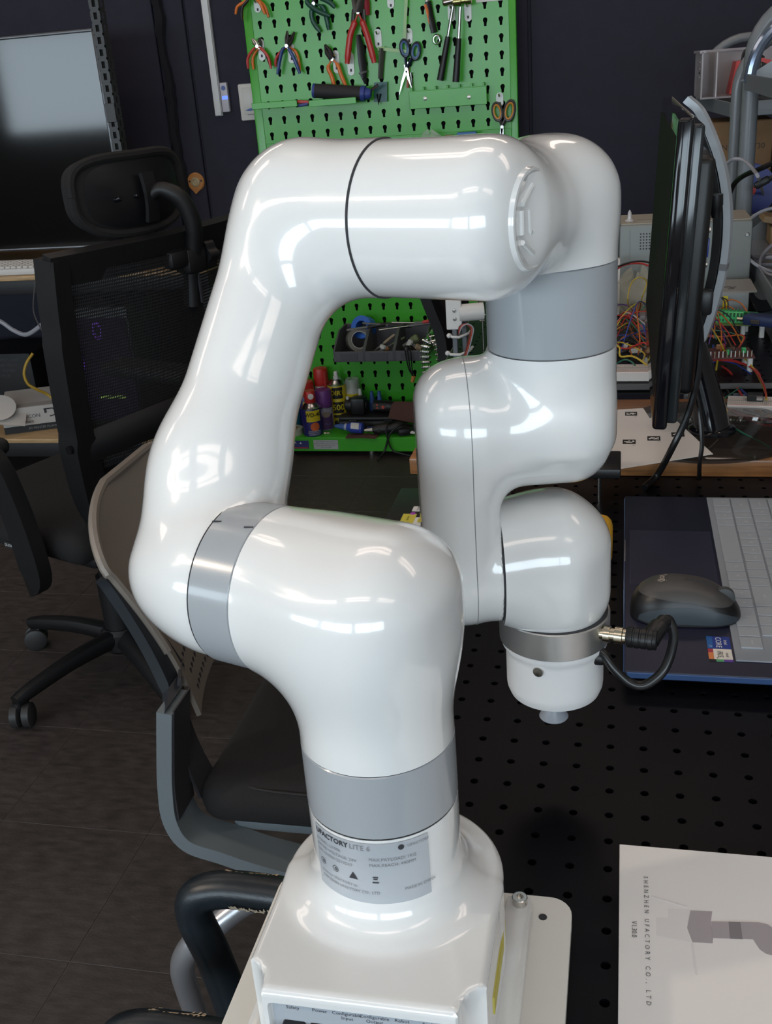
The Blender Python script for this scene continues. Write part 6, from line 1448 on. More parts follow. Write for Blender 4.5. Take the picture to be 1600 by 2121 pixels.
def band_v(u):                                             # the swooping split line between side and top
    a = 2 * PI * u; return 0.40 + 0.16 * math.cos(2 * a) * 0.3 - 0.10 * math.sin(a) ** 2 * math.cos(a + 0.4) + 0.10 * math.sin(a) ** 2
part('side_shell', MB().grid(lambda u, v: mouse_pt(u, 0.0 + band_v(u) * v), 64, 12), MBLK, mo)
part('lower_side', MB().grid(lambda u, v: mouse_pt(0.60 + 0.34 * u, 0.02 + (0.05 + 0.24 * math.sin(PI * u) ** 0.7) * v, 0.006), 32, 6), MLOW, mo)
part('top_shell', MB().grid(lambda u, v: mouse_pt(u, band_v(u) + (1 - band_v(u)) * v, 0.006), 64, 16), MTOP, mo)
part('base_plate', MB().prism([(mcx + mL * 0.95 * math.copysign(abs(math.cos(2 * PI * k / 48)) ** 0.8, math.cos(2 * PI * k / 48)), mcy + mW * 0.90 * math.copysign(abs(math.sin(2 * PI * k / 48)) ** 0.8, math.sin(2 * PI * k / 48))) for k in range(48)], 0.0020, z0=LZ + 0.0006), BLACKPL, mo)
part('scroll_wheel', MB().lathe([(-0.0035, 0.0085), (-0.0028, 0.0098), (0.0028, 0.0098), (0.0035, 0.0085)], (mcx + 0.0335, mcy, LZ + 0.0180), (0, 1, 0), 28), mat('wheel rubber', (0.050, 0.055, 0.058), 0.55), mo)
pts = []
for k in range(16):
    x = -0.002 + 0.024 * k / 15; lo = mouse_pt(0.0, 0.0)
    crown = mH * (0.92 - 0.10 * (x / mL) - 0.34 * max(0, x / mL) ** 2)
    vv = math.acos(min(1, abs(x / mL) ** (1 / 0.62))) / (PI / 2) if abs(x) > 1e-6 else 1.0
    p = mouse_pt(0.0 if x >= 0 else 0.5, vv, 0.006); pts.append((p[0], mcy, p[2] + 0.0002))
part('button_slit', MB().tube(pts, 0.00045, 6), SEAM, mo)
t = MB(); lx = -0.0200; vv = math.acos(abs(lx / mL) ** (1 / 0.62)) / (PI / 2); lp = mouse_pt(0.5, vv, 0.006)
t.text('logi', 0.0095, M=frame((lp[0], lp[1], lp[2] + 0.0007), (0.0, -1, 0.0), (0.96, 0, 0.26), (-0.26, 0, 0.96)))
part('logo_lettering', t, mat('logo cream', (0.50, 0.44, 0.38), 0.5), mo)

# ---- manual lying at the right front
PAP = mat('coated manual paper', (0.80, 0.775, 0.76), 0.38)
bk = thing('manual_booklet', 'white product manual with a printed grey robot arm lying on the table', 'booklet', (0.12, -0.35, 0.7502))
part('cover', MB().box((0.0075 + 0.110, -0.2235 - 0.150, 0.7520), (0.220, 0.300, 0.0030), r=0.0003, seg=1), PAP, bk)
zb2 = 0.75385
t = MB(); side_text(t, 'SHENZHEN UFACTORY CO., LTD', 0.0040, 0.0242, -0.3038, zb2, 1.85); part('company_lettering', t, mat('grey manual print', (0.10, 0.10, 0.10), 0.5), bk)
t = MB(); side_text(t, 'V1.30.0', 0.0044, 0.0166, -0.2991, zb2); part('version_lettering', t, mat('grey manual print', (0.20, 0.20, 0.20), 0.5), bk)
G1, G2, G3 = mat('lilac grey print', (0.38, 0.345, 0.36), 0.4), mat('dark lilac print', (0.22, 0.20, 0.215), 0.4), mat('faint print', (0.735, 0.71, 0.70), 0.4)
def flat_print(nm, poly, m, dz=0.0):
    A = sum(poly[i][0] * poly[(i + 1) % len(poly)][1] - poly[(i + 1) % len(poly)][0] * poly[i][1] for i in range(len(poly)))
    part(nm, MB().prism(poly if A > 0 else poly[::-1], 0.00012, z0=zb2 - 0.0003 + dz), m, bk)
flat_print('printed_block', [(0.03, -0.2873), (0.037, -0.2868), (0.0373, -0.279), (0.0507, -0.278), (0.0482, -0.2936), (0.0493, -0.3049), (0.0297, -0.3023)], G3, -0.00010)
flat_print('printed_base', [(0.0482, -0.2936), (0.0509, -0.2788), (0.064, -0.2779), (0.0625, -0.2861), (0.0631, -0.2977), (0.0624, -0.3039), (0.0507, -0.3047)], G1)
flat_print('printed_column', [(0.0628, -0.2864), (0.0907, -0.2834), (0.0956, -0.2843), (0.0989, -0.287), (0.1036, -0.2913), (0.1076, -0.2979), (0.1072, -0.3108), (0.0968, -0.3087), (0.0923, -0.3078), (0.0891, -0.305), (0.0874, -0.3011), (0.0861, -0.2975), (0.0627, -0.2997)], G1, 0.00013)
flat_print('printed_ring', [(0.073, -0.2854), (0.0799, -0.2849), (0.08, -0.2984), (0.0727, -0.299)], G2, 0.00026)
flat_print('printed_shade', [(0.0498, -0.3049), (0.0512, -0.3054), (0.0523, -0.3293), (0.0507, -0.3288)], G3)
flat_print('printed_shade_line', [(0.0275, -0.2695), (0.0494, -0.2753), (0.049, -0.2766), (0.0275, -0.2708)], G3)

# ================================================================== MONITOR ON ITS WOODEN BOARD
WOOD = mat('varnished brown wood', (0.29, 0.125, 0.045), 0.30, noise=0.35, nscale=5, stretch=(2.2, 38, 38), coat=0.15)
WZ = 0.7725
wb = one('monitor_board', MB().box((0.115, 0.600, (0.7502 + WZ) / 2), (0.770, 0.258, WZ - 0.7502), r=0.0015), WOOD, 'long varnished brown wooden board lying across the table under the monitor', 'board')
mon = thing('computer_monitor', 'glossy black monitor seen edge on standing on the wooden board', 'monitor', (0.115, 0.570, WZ))
part('glass_foot', MB().lathe([(0, 0.118), (0.0008, 0.1205), (0.0060, 0.1205), (0.0068, 0.119), (0.0068, 0.002)], (0.1120, 0.5750, WZ + 0.0003), (0, 0, 1), 64), mat('smoked glass foot', (0.030, 0.024, 0.020), 0.06, alpha=0.62), mon, label='round smoked glass foot')
part('foot_underside', MB().lathe([(0, 0.070), (0.0002, 0.070)], (0.1120, 0.5750, WZ + 0.0002), (0, 0, 1), 48), BLACKPL, mon)
GZ = WZ + 0.0073
part('foot_collar', MB().lathe([(0, 0.0310), (0.0035, 0.0305), (0.006, 0.026)], (0.1220, 0.5650, GZ), (0, 0, 1), 40), BLACKGL, mon)
neck = MB(); nk = [(0.1230, 0.5650, GZ + 0.002), (0.1150, 0.5680, GZ + 0.035), (0.1010, 0.5690, GZ + 0.085), (0.0890, 0.5690, GZ + 0.125)]
neck.tube(spline(nk, 6), [0.0262 - 0.0004 * k for k in range(19)], 20, flat=0.8)
part('neck', neck, BLACKGL, mon)
MX, MY0, MY1, MZ0, MZ1 = 0.0545, 0.335, 0.860, 0.858, 1.184
tilt = Matrix.Rotation(math.radians(3.0), 4, 'Y'); Mm = T(MX, (MY0 + MY1) / 2, (MZ0 + MZ1) / 2) @ tilt
part('front_frame', MB().box((0, 0, 0), (0.016, MY1 - MY0, MZ1 - MZ0), M=Mm, r=0.004, seg=3), BLACKGL, mon)
part('screen', MB().box((-0.0083, 0, 0.008), (0.0010, MY1 - MY0 - 0.034, MZ1 - MZ0 - 0.052), M=Mm), mat('monitor screen', (0.016, 0.015, 0.016), 0.62, bump=0.3, bscale=3000, spec=0.12), mon)
part('rear_edge', MB().box((0.0115, 0, 0.000), (0.015, MY1 - MY0 - 0.012, MZ1 - MZ0 - 0.012), M=Mm, r=0.004, seg=3), mat('dark glossy rear', (0.020, 0.024, 0.026), 0.12), mon)
part('rear_cover', MB().box((0.026, 0.015, -0.012), (0.026, MY1 - MY0 - 0.120, MZ1 - MZ0 - 0.060), M=Mm, r=0.009, seg=3), BLACKPL, mon)
part('top_ridge', MB().box((0.006, 0, (MZ1 - MZ0) / 2 + 0.0004), (0.0014, MY1 - MY0 - 0.010, 0.0014), M=Mm), mat('pale ridge', (0.22, 0.19, 0.16), 0.4), mon)  # thin paler strip along the top edge
# connector recess on the back
rc = part('connector_recess', MB().box((0.0395, -0.105, -0.020), (0.003, 0.050, 0.150), M=Mm, r=0.001, seg=1), mat('recess grey', (0.030, 0.032, 0.034), 0.5), mon)
part('vga_socket', MB().box((0.0425, -0.105, 0.012), (0.0040, 0.014, 0.032), M=Mm, r=0.002), STEEL, rc)
part('vga_face', MB().box((0.0450, -0.105, 0.012), (0.0030, 0.009, 0.022), M=Mm, r=0.001), mat('vga blue', (0.02, 0.045, 0.30), 0.4), rc)
for dz in (0.032, -0.008): part('socket_nut', MB().cyl((0.0415, -0.105, dz), (0.0465, -0.105, dz), 0.0032, n=8, M=Mm), STEEL, rc)
part('power_plug', MB().lathe([(0, 0.008), (0.012, 0.008), (0.016, 0.0065), (0.026, 0.005)], (0.0485, -0.105, 0.072), (0.1, 0, -1), 16, M=Mm), BLACKPL, rc)
part('video_plug', MB().box((0.048, -0.105, -0.052), (0.018, 0.018, 0.030), M=Mm, r=0.004), BLACKPL, rc)
# silver hoop behind the screen
hoop = spline([(0.0748, 0.575, 1.1916), (0.0909, 0.575, 1.1761), (0.1068, 0.575, 1.1447), (0.1204, 0.575, 1.1063), (0.1286, 0.575, 1.0582), (0.1285, 0.575, 1.0056), (0.1212, 0.575, 0.9564), (0.1087, 0.575, 0.9082), (0.095, 0.575, 0.8798), (0.0823, 0.575, 0.8638)], 6)
SILV = mat('silver hoop paint', (0.62, 0.66, 0.70), 0.22, metal=0.25)
part('silver_hoop', MB().band(hoop, 0.020, 0.0085, (0.25, 0.97, 0)), SILV, mon)
part('hoop_joint', MB().band([hoop[31] , hoop[32]], 0.0206, 0.0092, (0.25, 0.97, 0)), GINK, mon)
part('hoop_backing', MB().band([Vector(p) + Vector((-0.010, 0.004, 0)) for p in hoop[8:-4]], 0.034, 0.010, (0.25, 0.97, 0)), BLACKPL, mon)
# monitor cables
one('monitor_cable', MB().tube(spline([(0.089, 0.47, 1.0001), (0.0832, 0.455, 0.9893), (0.09, 0.45, 0.962), (0.0945, 0.45, 0.9218), (0.0911, 0.44, 0.8835), (0.0817, 0.43, 0.8449), (0.0645, 0.425, 0.8038), (0.0495, 0.4504, 0.76), (0.0334, 0.4217, 0.7545)], 8), 0.0042, 10), mat('black cable rubber', (0.01, 0.01, 0.011), 0.28), 'thick black cable hanging from the monitor back over the wooden board', 'cable', origin=(0.08, 0.44, 0.80))
one('monitor_cable', MB().tube(spline([(0.0854, 0.47, 1.0086), (0.0823, 0.46, 0.9657), (0.0772, 0.455, 0.9208), (0.0874, 0.45, 0.8807), (0.0955, 0.44, 0.8476), (0.0998, 0.43, 0.8114), (0.0982, 0.43, 0.7835), (0.1003, 0.4525, 0.7545)], 8), 0.0027, 8), mat('black cable rubber', (0.01, 0.01, 0.011), 0.28), 'thinner black cable hanging straight down from the monitor back', 'cable', origin=(0.10, 0.44, 0.80))

# ---- sheet of marker squares
sheet = [(-0.02, 0.4063), (0.117, 0.4709), (0.0773, 0.6064), (0.0536, 0.6301), (0.0434, 0.6131), (0.035, 0.6591), (0.0002, 0.653), (-0.0254, 0.564)]
mk = thing('marker_sheet', 'white paper sheet printed with black square markers lying under the monitor', 'paper', (0.04, 0.47, 0.7802))
part('paper', MB().prism(sheet, 0.0005, z0=0.7803), mat('white paper', (0.72, 0.68, 0.65), 0.6), mk)
PAT = {0: '01101 11010 00111 10110 01011', 1: '10011 01110 11001 00101 11010', 2: '01010 10111 11010 01101 10110', 3: '11010 00110 10111 01011 01100'}
for k, ((x, y), d) in enumerate((((0.0182, 0.6328), '4'), ((0.0152, 0.5153), '6'), ((0.0467, 0.5286), '5'), ((0.0778, 0.544), '2'))):
    m_ = part('marker_square', MB().box((x, y, 0.7810), (0.0165, 0.0165, 0.0002)), BLK, mk)
    c = MB()
    for i, rw in enumerate(PAT[k].split()):
        for j, b in enumerate(rw):
            if b == '1' and 0 < i < 4: c.box((x + (j - 2) * 0.0026, y + (i - 2) * 0.0026, 0.7812), (0.0026, 0.0026, 0.0001))
    part('marker_cells', c, mat('white paper', (0.72, 0.68, 0.65), 0.6), m_)
    part('marker_number', MB().text(d, 0.0062, M=frame((x + 0.006, y - 0.0135, 0.7811), (0, -1, 0), (1, 0, 0), (0, 0, 1))), GINK, mk)

# ================================================================== REAR PERFORATED PLATE WITH THE ELECTRONICS
rp = thing('rear_plate', 'second black perforated plate on posts behind the wooden board', 'plate', (-0.01, 1.08, 0.7502))
RX0, RY0 = -0.2900, 0.765
xs2 = [RX0 + k * 0.0245 for k in range(23)]; ys2 = [RY0 + k * PY for k in range(26)]
RX1, RY1 = xs2[-1], ys2[-1]
PZ = 0.7850
part('perforated_sheet', perforated(MB(), xs2, ys2, CIRC(0.0031, 8), T(0, 0, PZ), 0.008), BOARDM, rp)
EDG = mat('plate edge grey', (0.085, 0.080, 0.078), 0.45)
part('plate_rim', MB().box(((RX0 + RX1) / 2, RY0 - 0.001, PZ - 0.0042), (RX1 - RX0, 0.002, 0.0084)).box(((RX0 + RX1) / 2, RY1 + 0.001, PZ - 0.0042), (RX1 - RX0, 0.002, 0.0084)).box((RX0 - 0.001, (RY0 + RY1) / 2, PZ - 0.0042), (0.002, RY1 - RY0 + 0.004, 0.0084)).box((RX1 + 0.001, (RY0 + RY1) / 2, PZ - 0.0042), (0.002, RY1 - RY0 + 0.004, 0.0084)), EDG, rp)
part('under_sheet', MB().box(((RX0 + RX1) / 2, (RY0 + RY1) / 2, PZ - 0.016), (RX1 - RX0 - 0.01, RY1 - RY0 - 0.01, 0.002)), mat('black under tray', (0.004, 0.004, 0.004), 0.8), rp)
for x in (RX0 + 0.03, RX1 - 0.03):
    part('plate_post', MB().cyl((x, RY0 + 0.035, 0.0 if False else 0.0015), (x, RY0 + 0.035, PZ - 0.0172), 0.016, n=16), BLACKPL, rp)
    part('plate_post', MB().cyl((x, RY1 - 0.035, 0.0015), (x, RY1 - 0.035, PZ - 0.0172), 0.016, n=16), BLACKPL, rp)
PZ += 0.0004

# ---- bracketed servo gadget at the left end
o = thing('servo_rig', 'white servo bracket on two grey aluminium posts held with cable ties', 'servo rig', (-0.262, 0.915, PZ))
GA = mat('grey profile', (0.13, 0.14, 0.15), 0.4, metal=0.3); NYL = mat('white nylon', (0.62, 0.60, 0.57), 0.45)
for x, y in ((-0.2700, 0.905), (-0.2560, 0.920)): part('profile_post', MB().box((x, y, PZ + 0.044), (0.0085, 0.0085, 0.088), r=0.001, seg=1), GA, o)
part('servo_bracket', MB().box((-0.2695, 0.900, PZ + 0.083), (0.026, 0.006, 0.050), r=0.001, seg=1), NYL, o)
part('servo_body', MB().cyl((-0.262, 0.905, PZ + 0.084), (-0.222, 0.915, PZ + 0.084), 0.0145, n=24), NYL, o)
for z in (0.076, 0.090): part('bracket_screw', MB().lathe([(0, 0.0036), (0.002, 0.003), (0.0022, 0.001)], (-0.2680, 0.8968, PZ + z), (0, -1, 0), 14), STEEL, o)
for z, x in ((0.046, 0.0), (0.016, -0.004)):
    t = part('cable_tie', MB().tube([(-0.278 + x, 0.898, PZ + z + 0.004), (-0.274 + x, 0.896, PZ + z), (-0.262, 0.897, PZ + z - 0.001), (-0.248, 0.910, PZ + z + 0.002), (-0.244, 0.925, PZ + z + 0.005)], 0.0024, 8), NYL, o)
    part('tie_head', MB().sphere((-0.279 + x, 0.897, PZ + z + 0.002), 0.0042), NYL, t)
for c, dx, m in ((0, 0.0, mat('maroon wire', (0.14, 0.025, 0.02), 0.5)), (1, 0.0025, mat('orange red wire', (0.40, 0.06, 0.03), 0.5)), (2, 0.005, mat('pale grey wire', (0.32, 0.32, 0.35), 0.5))):
    part('servo_wire', MB().tube(spline([(-0.262, 0.893, PZ + 0.050), (-0.260 + dx, 0.891, PZ + 0.064), (-0.250 + dx, 0.892, PZ + 0.068), (-0.242 + dx, 0.894, PZ + 0.060), (-0.245 + dx, 0.893, PZ + 0.044), (-0.253 + dx, 0.893, PZ + 0.018), (-0.257 + dx, 0.893, PZ + 0.006 + 0.003 * c)], 6), 0.0011, 6), m, o)
one('metal_clip', MB().tube([(-0.233 + 0.007 * math.cos(a), 0.98 + 0.002 * math.sin(a), PZ + 0.0585 + 0.006 * math.sin(a)) for a in [0.6 + k * 0.25 for k in range(20)]], 0.0012, 6).tube([(-0.233, 0.985, PZ), (-0.233, 0.985, PZ + 0.054)], 0.0012, 6), STEEL, 'thin steel wire hook standing on the rear plate beside the servo rig', 'hook')
one('steel_knob', MB().lathe([(0, 0.005), (0.004, 0.009), (0.009, 0.010), (0.014, 0.006), (0.016, 0.001)], (-0.222, 1.04, PZ + 0.0142), (0, 0, 1), 20).cyl((-0.222, 1.04, PZ), (-0.222, 1.04, PZ + 0.0145), 0.004, n=10), STEEL, 'small shiny steel knob on the rear plate left of the grey forearm ring', 'knob')  # shiny steel knob on a short stem
o = thing('black_gearbox', 'black block behind the servo rig against the forearm ring', 'block', (-0.20, 1.12, PZ))
part('block', MB().box((-0.195, 1.13, PZ + 0.045), (0.075, 0.06, 0.090), r=0.004), BLACKPL, o)

# ---- bench power supply
PSG = mat('grey instrument paint', (0.235, 0.255, 0.245), 0.5); PST = mat('beige instrument top', (0.36, 0.33, 0.27), 0.5)
ps = thing('bench_power_supply', 'grey bench power supply with vent holes and beige top behind the wires', 'power supply', (0.12, 1.36, PZ))
sx0, sx1, sy0, sy1, sz1 = -0.004, 0.240, 1.290, 1.425, 0.944
part('case', MB().box(((sx0 + sx1) / 2, (sy0 + sy1) / 2, (PZ + 0.006 + sz1) / 2), (sx1 - sx0, sy1 - sy0, sz1 - PZ - 0.006), r=0.006), PSG, ps)
part('top_cover', MB().box(((sx0 + sx1) / 2, (sy0 + sy1) / 2 + 0.004, sz1 + 0.0008), (sx1 - sx0 - 0.004, sy1 - sy0 - 0.012, 0.002), r=0.0005, seg=1), PST, ps)
part('handle_recess', MB().box((0.062, 1.335, sz1 + 0.0022), (0.066, 0.020, 0.001)), mat('beige shade', (0.28, 0.26, 0.22), 0.5), ps)
part('handle_grip', MB().box((0.082, 1.335, sz1 + 0.003), (0.020, 0.016, 0.002)), BLACKPL, ps)
vh = MB()
for i in range(12):
    for j in range(6): vh.lathe([(0, 0.0015), (0.0003, 0.0015)], (0.036 + i * 0.0056, sy0 - 0.0001, 0.927 - j * 0.0056), (0, -1, 0), 8)
vo = part('vent_holes', vh, SEAM, ps); vo['kind'] = 'stuff'
part('seam_line', MB().box((0.016, sy0 - 0.0002, 0.865), (0.0008, 0.0004, 0.14)), GINK, ps)
for x, z in ((0.2305, 0.918), (0.2305, 0.806)): part('case_screw', MB().lathe([(0, 0.0045), (0.002, 0.003)], (x, sy0 - 0.0001, z), (0, -1, 0), 14), STEEL, ps)
part('carry_bracket', MB().box((sx0 - 0.006, sy0 + 0.012, sz1 - 0.012), (0.012, 0.020, 0.036), r=0.004), BLACKPL, ps)
for x in (sx0 + 0.03, sx1 - 0.03): part('foot', MB().box((x, 1.36, PZ + 0.003), (0.02, 0.10, 0.006)), BLACKPL, ps)
one('clip_cap', MB().lathe([(0, 0.0085), (0.002, 0.0085), (0.004, 0.0045), (0.016, 0.0035), (0.021, 0.001)], (0.0149, 1.33, sz1 + 0.0022), (0, 0, 1), 16), mat('milky plastic', (0.55, 0.53, 0.53), 0.3), 'small milky plastic cap standing on top of the power supply', 'cap')

# ---- small grey metal box in front of the supply
o = thing('metal_box', 'small open topped grey metal box in front of the power supply', 'box', (0.195, 1.17, PZ))
part('shell', MB().box((0.192, 1.175, PZ + 0.028), (0.062, 0.085, 0.056), r=0.0012, seg=1), mat('galvanised grey', (0.25, 0.26, 0.26), 0.4, metal=0.3), o)
part('top_flange', MB().box((0.200, 1.190, PZ + 0.0575), (0.072, 0.110, 0.003)), mat('dusty grey top', (0.26, 0.25, 0.23), 0.5), o)
part('yellow_label', MB().box((0.1828, 1.1315, PZ + 0.040), (0.0085, 0.0006, 0.024)), YELC, o)
for dx, dy in ((0.0, 0.0), (-0.010, 0.004), (-0.004, -0.012)): part('top_slot', MB().box((0.198 + dx, 1.17 + dy, PZ + 0.0593), (0.012, 0.003, 0.0006), rot=(0, 0, 0.4)), SEAM, o)

# ---- green terminal boards
GRT = mat('green terminal plastic', (0.045, 0.42, 0.13), 0.4); PCB = mat('green circuit board', (0.10, 0.13, 0.03), 0.4); PCR = mat('brown circuit board', (0.085, 0.022, 0.020), 0.45)
def standoffs(o, pts, z): 
    for x, y in pts: part('standoff', MB().cyl((x, y, PZ), (x, y, z), 0.0042, n=8), NYL, o)
tb = thing('terminal_board', 'circuit board with a long bright green screw terminal block', 'circuit board', (0.180, 1.08, PZ))
part('board', MB().box((0.172, 1.075, PZ + 0.0195), (0.105, 0.050, 0.002), rot=(0, 0, -0.22)), PCB, tb)
Mtb = T(0.178, 1.075, PZ + 0.0205) @ Matrix.Rotation(-0.30, 4, 'Z')
blk = part('terminal_block', MB().add(*(lambda m: (m.v, m.f))(MB().prism([(-0.011, 0), (0.011, 0), (0.011, 0.008), (0.004, 0.018), (-0.006, 0.018), (-0.011, 0.012)], 0.066, M=frame((-0.033, 0, 0), (0, 1, 0), (0, 0, 1), (1, 0, 0)))), M=Mtb), GRT, tb)
for k in range(11):
    part('terminal_slot', MB().box((-0.030 + k * 0.006, -0.0085, 0.0135), (0.0030, 0.006, 0.006), M=Mtb), mat('dark green slot', (0.008, 0.09, 0.03), 0.5), blk)
    part('wire_entry', MB().box((-0.030 + k * 0.006, -0.0112, 0.0040), (0.0032, 0.001, 0.0045), M=Mtb), mat('dark green slot', (0.008, 0.09, 0.03), 0.5), blk)
    part('terminal_divider', MB().box((-0.033 + k * 0.006, 0.002, 0.0165), (0.0012, 0.016, 0.006), M=Mtb), GRT, blk)
M2 = T(0.222, 1.085, PZ + 0.0205) @ Matrix.Rotation(-0.45, 4, 'Z')
b2 = part('terminal_block', MB().add(*(lambda m: (m.v, m.f))(MB().prism([(-0.008, 0), (0.008, 0), (0.008, 0.006), (0.003, 0.012), (-0.008, 0.012)], 0.024, M=frame((-0.012, 0, 0), (0, 1, 0), (0, 0, 1), (1, 0, 0)))), M=M2), GRT, tb)
for k in range(5): part('terminal_slot', MB().box((-0.0095 + k * 0.0048, -0.0065, 0.0100), (0.0022, 0.004, 0.005), M=M2), mat('dark green slot', (0.008, 0.09, 0.03), 0.5), b2)
standoffs(tb, ((0.132, 1.075), (0.208, 1.058), (0.215, 1.080)), PZ + 0.0185)
BLUPL = mat('slate blue plug', (0.018, 0.032, 0.095), 0.4)
o = thing('serial_plug', 'dark blue serial connector plugged beside the green terminal board', 'connector', (0.235, 1.03, PZ))
Mp2 = T(0.236, 1.035, PZ + 0.030) @ Matrix.Rotation(-0.55, 4, 'Z')
part('hood', MB().box((0, 0, 0), (0.058, 0.030, 0.017), M=Mp2, r=0.003), BLUPL, o)
part('latch', MB().box((-0.006, -0.0155, -0.001), (0.016, 0.004, 0.007), M=Mp2, r=0.001, seg=1), mat('dusty latch', (0.045, 0.035, 0.03), 0.5), o)
part('thumb_screw', MB().cyl((-0.030, -0.010, 0), (-0.040, -0.010, 0), 0.0032, n=12, M=Mp2), BRASS, o)
part('support_post', MB().cyl((0.236, 1.035, PZ), (0.236, 1.035, PZ + 0.0215), 0.0045, n=8), NYL, o)

# ---- brown component boards on standoffs
def comp_board(label, cx, cy, w, d, rz, z):
    o = thing('component_board', label, 'circuit board', (cx, cy, PZ)); M = T(cx, cy, z) @ Matrix.Rotation(rz, 4, 'Z')
    part('board', MB().box((0, 0, 0), (w, d, 0.0022), M=M), PCR, o)
    rnd = random.Random(int(w * 1000))
    for k in range(int(w / 0.006)):
        x = -w / 2 + 0.005 + k * 0.006
        part('pin', MB().box((x, -d / 2 + 0.003, 0.005), (0.0014, 0.0014, 0.011), M=M), NYL if k % 3 else BRASS, o)
    for k in range(9):
        part('component', MB().box((rnd.uniform(-w / 2.4, w / 2.4), rnd.uniform(-d / 3.5, d / 2.4), 0.005), (rnd.uniform(0.004, 0.012), rnd.uniform(0.004, 0.010), 0.008), M=M, r=0.001, seg=1), [PCR, DKS, mat('tan component', (0.30, 0.14, 0.06), 0.5), GRT][k % 4] if k % 5 else mat('red component', (0.28, 0.03, 0.03), 0.4), o)
    c, s = math.cos(rz), math.sin(rz)
    standoffs(o, [(cx + a * (w / 2 - 0.006) * c - b * (d / 2 - 0.006) * s, cy + a * (w / 2 - 0.006) * s + b * (d / 2 - 0.006) * c) for a in (-1, 1) for b in (-1, 1)], z - 0.0011)
    return o
comp_board('brown component board on white standoffs right of the monitor neck', 0.150, 0.845, 0.100, 0.060, 0.06, PZ + 0.0235)
comp_board('brown component board on standoffs behind the monitor screen', 0.065, 0.880, 0.055, 0.050, 0.05, PZ + 0.0180)

# ---- breadboards
BBW = mat('white breadboard plastic', (0.62, 0.57, 0.53), 0.5)
def breadboard(label, cx, cy, w, d, rz, z=None, h=0.0085):
    z = PZ if z is None else z
    o = thing('breadboard', label, 'breadboard', M=T(cx, cy, z) @ Matrix.Rotation(rz, 4, 'Z'))
    part('body', MB().box((0, 0, h / 2), (w, d, h), r=0.0012, seg=1), BBW, o, local=True)
    part('centre_groove', MB().box((0, 0, h + 0.0001), (w - 0.004, 0.0025, 0.0003)), GINK, o, local=True)
    ho = MB()
    for i in range(int((w - 0.006) / 0.00254)):
        for j in list(range(-6, -1)) + list(range(2, 7)):
            if abs(j) * 0.00254 < d / 2 - 0.002: ho.add([(-w / 2 + 0.004 + i * 0.00254 + a, j * 0.00254 + b, h + 0.00012) for a, b in ((-0.0005, -0.0005), (0.0005, -0.0005), (0.0005, 0.0005), (-0.0005, 0.0005))], [(0, 1, 2, 3)])
    hh = part('contact_holes', ho, GINK, o, local=True); hh['kind'] = 'stuff'
    for s in (-1, 1): part('rail_line', MB().box((0, s * (d / 2 - 0.0022), h + 0.0001), (w - 0.006, 0.0005, 0.0003)), [REDP, BLUP][(s + 1) // 2], o, local=True)
    part('side_notch', MB().cyl((w * 0.28, -d / 2 - 0.0004, h * 0.5), (w * 0.28, -d / 2 + 0.001, h * 0.5), 0.0022, n=10), mat('notch shade', (0.45, 0.42, 0.39), 0.6), o, local=True)
    return o
breadboard('white breadboard at the front edge of the rear plate left of the monitor', 0.030, 0.800, 0.078, 0.047, -0.03, h=0.0150)
breadboard('white breadboard under the wire bundle behind the front left breadboard', 0.046, 0.972, 0.070, 0.045, 0.30)
breadboard('small white breadboard between the wires near the monitor screen', 0.062, 0.870, 0.046, 0.030, 0.2)
o = breadboard('white breadboard at the right with a black module plugged in', 0.2066, 0.6813, 0.110, 0.046, -0.12, z=WZ + 0.0003, h=0.0100)
part('module', MB().box((-0.018, 0.004, 0.0145), (0.022, 0.016, 0.009), r=0.001, seg=1), BLACKPL, o, local=True)
part('module_window', MB().box((-0.012, -0.0042, 0.0150), (0.008, 0.0006, 0.006)), STEEL, o, local=True)
one('driver_module', MB().box((0.058, 1.03, PZ + 0.030), (0.050, 0.036, 0.034), r=0.002), mat('mauve grey module', (0.19, 0.175, 0.18), 0.5), 'grey driver module box behind the wire bundle near the screen', 'module')
o = thing('controller_chip', 'small dark controller board lying on the breadboard under the wires', 'circuit board', (0.045, 0.965, PZ + 0.0088))
part('board', MB().box((0.048, 0.966, PZ + 0.0125), (0.030, 0.018, 0.002), rot=(0, 0, 0.3)), mat('dark green pcb', (0.02, 0.07, 0.045), 0.4), o)
part('header_block', MB().box((0.036, 0.972, PZ + 0.0185), (0.006, 0.018, 0.014), rot=(0, 0.2, 0.3)), BLACKPL, o)
part('usb_plug', MB().box((0.024, 0.952, PZ + 0.0140), (0.018, 0.010, 0.009), rot=(0, 0.35, 0.5), r=0.002), BLACKPL, o)
part('usb_cable', MB().tube(spline([(0.018, 0.946, PZ + 0.012), (0.010, 0.935, PZ + 0.006), (-0.005, 0.935, PZ + 0.004), (-0.030, 0.945, PZ + 0.004)], 6), 0.0032, 8), BLACKPL, o)
# clear crumpled bag of parts
def bag(u, v):
    a = 2 * PI * u; r = math.sin(PI * (0.08 + 0.84 * v))
    return (0.030 + 0.050 * r * math.cos(a) * (1 + 0.10 * math.sin(5 * a + 9 * v)), 1.205 + 0.035 * r * math.sin(a), PZ + 0.002 + 0.085 * v * (1 + 0.10 * math.sin(3 * a + 4 * v)) + 0.006 * math.sin(7 * a) * math.sin(8 * v))
one('plastic_bag', MB().grid(bag, 48, 18), mat('crumpled clear bag', (0.42, 0.37, 0.27), 0.16, alpha=0.34, bump=0.9, bscale=60), 'crumpled clear plastic bag of parts in front of the power supply', 'bag', angle=25)
one('socket_strip', MB().box((-0.010, 1.23, PZ + 0.055), (0.018, 0.020, 0.105), r=0.002), BBW, 'cream upright plastic strip beside the forearm ring left of the supply', 'strip')

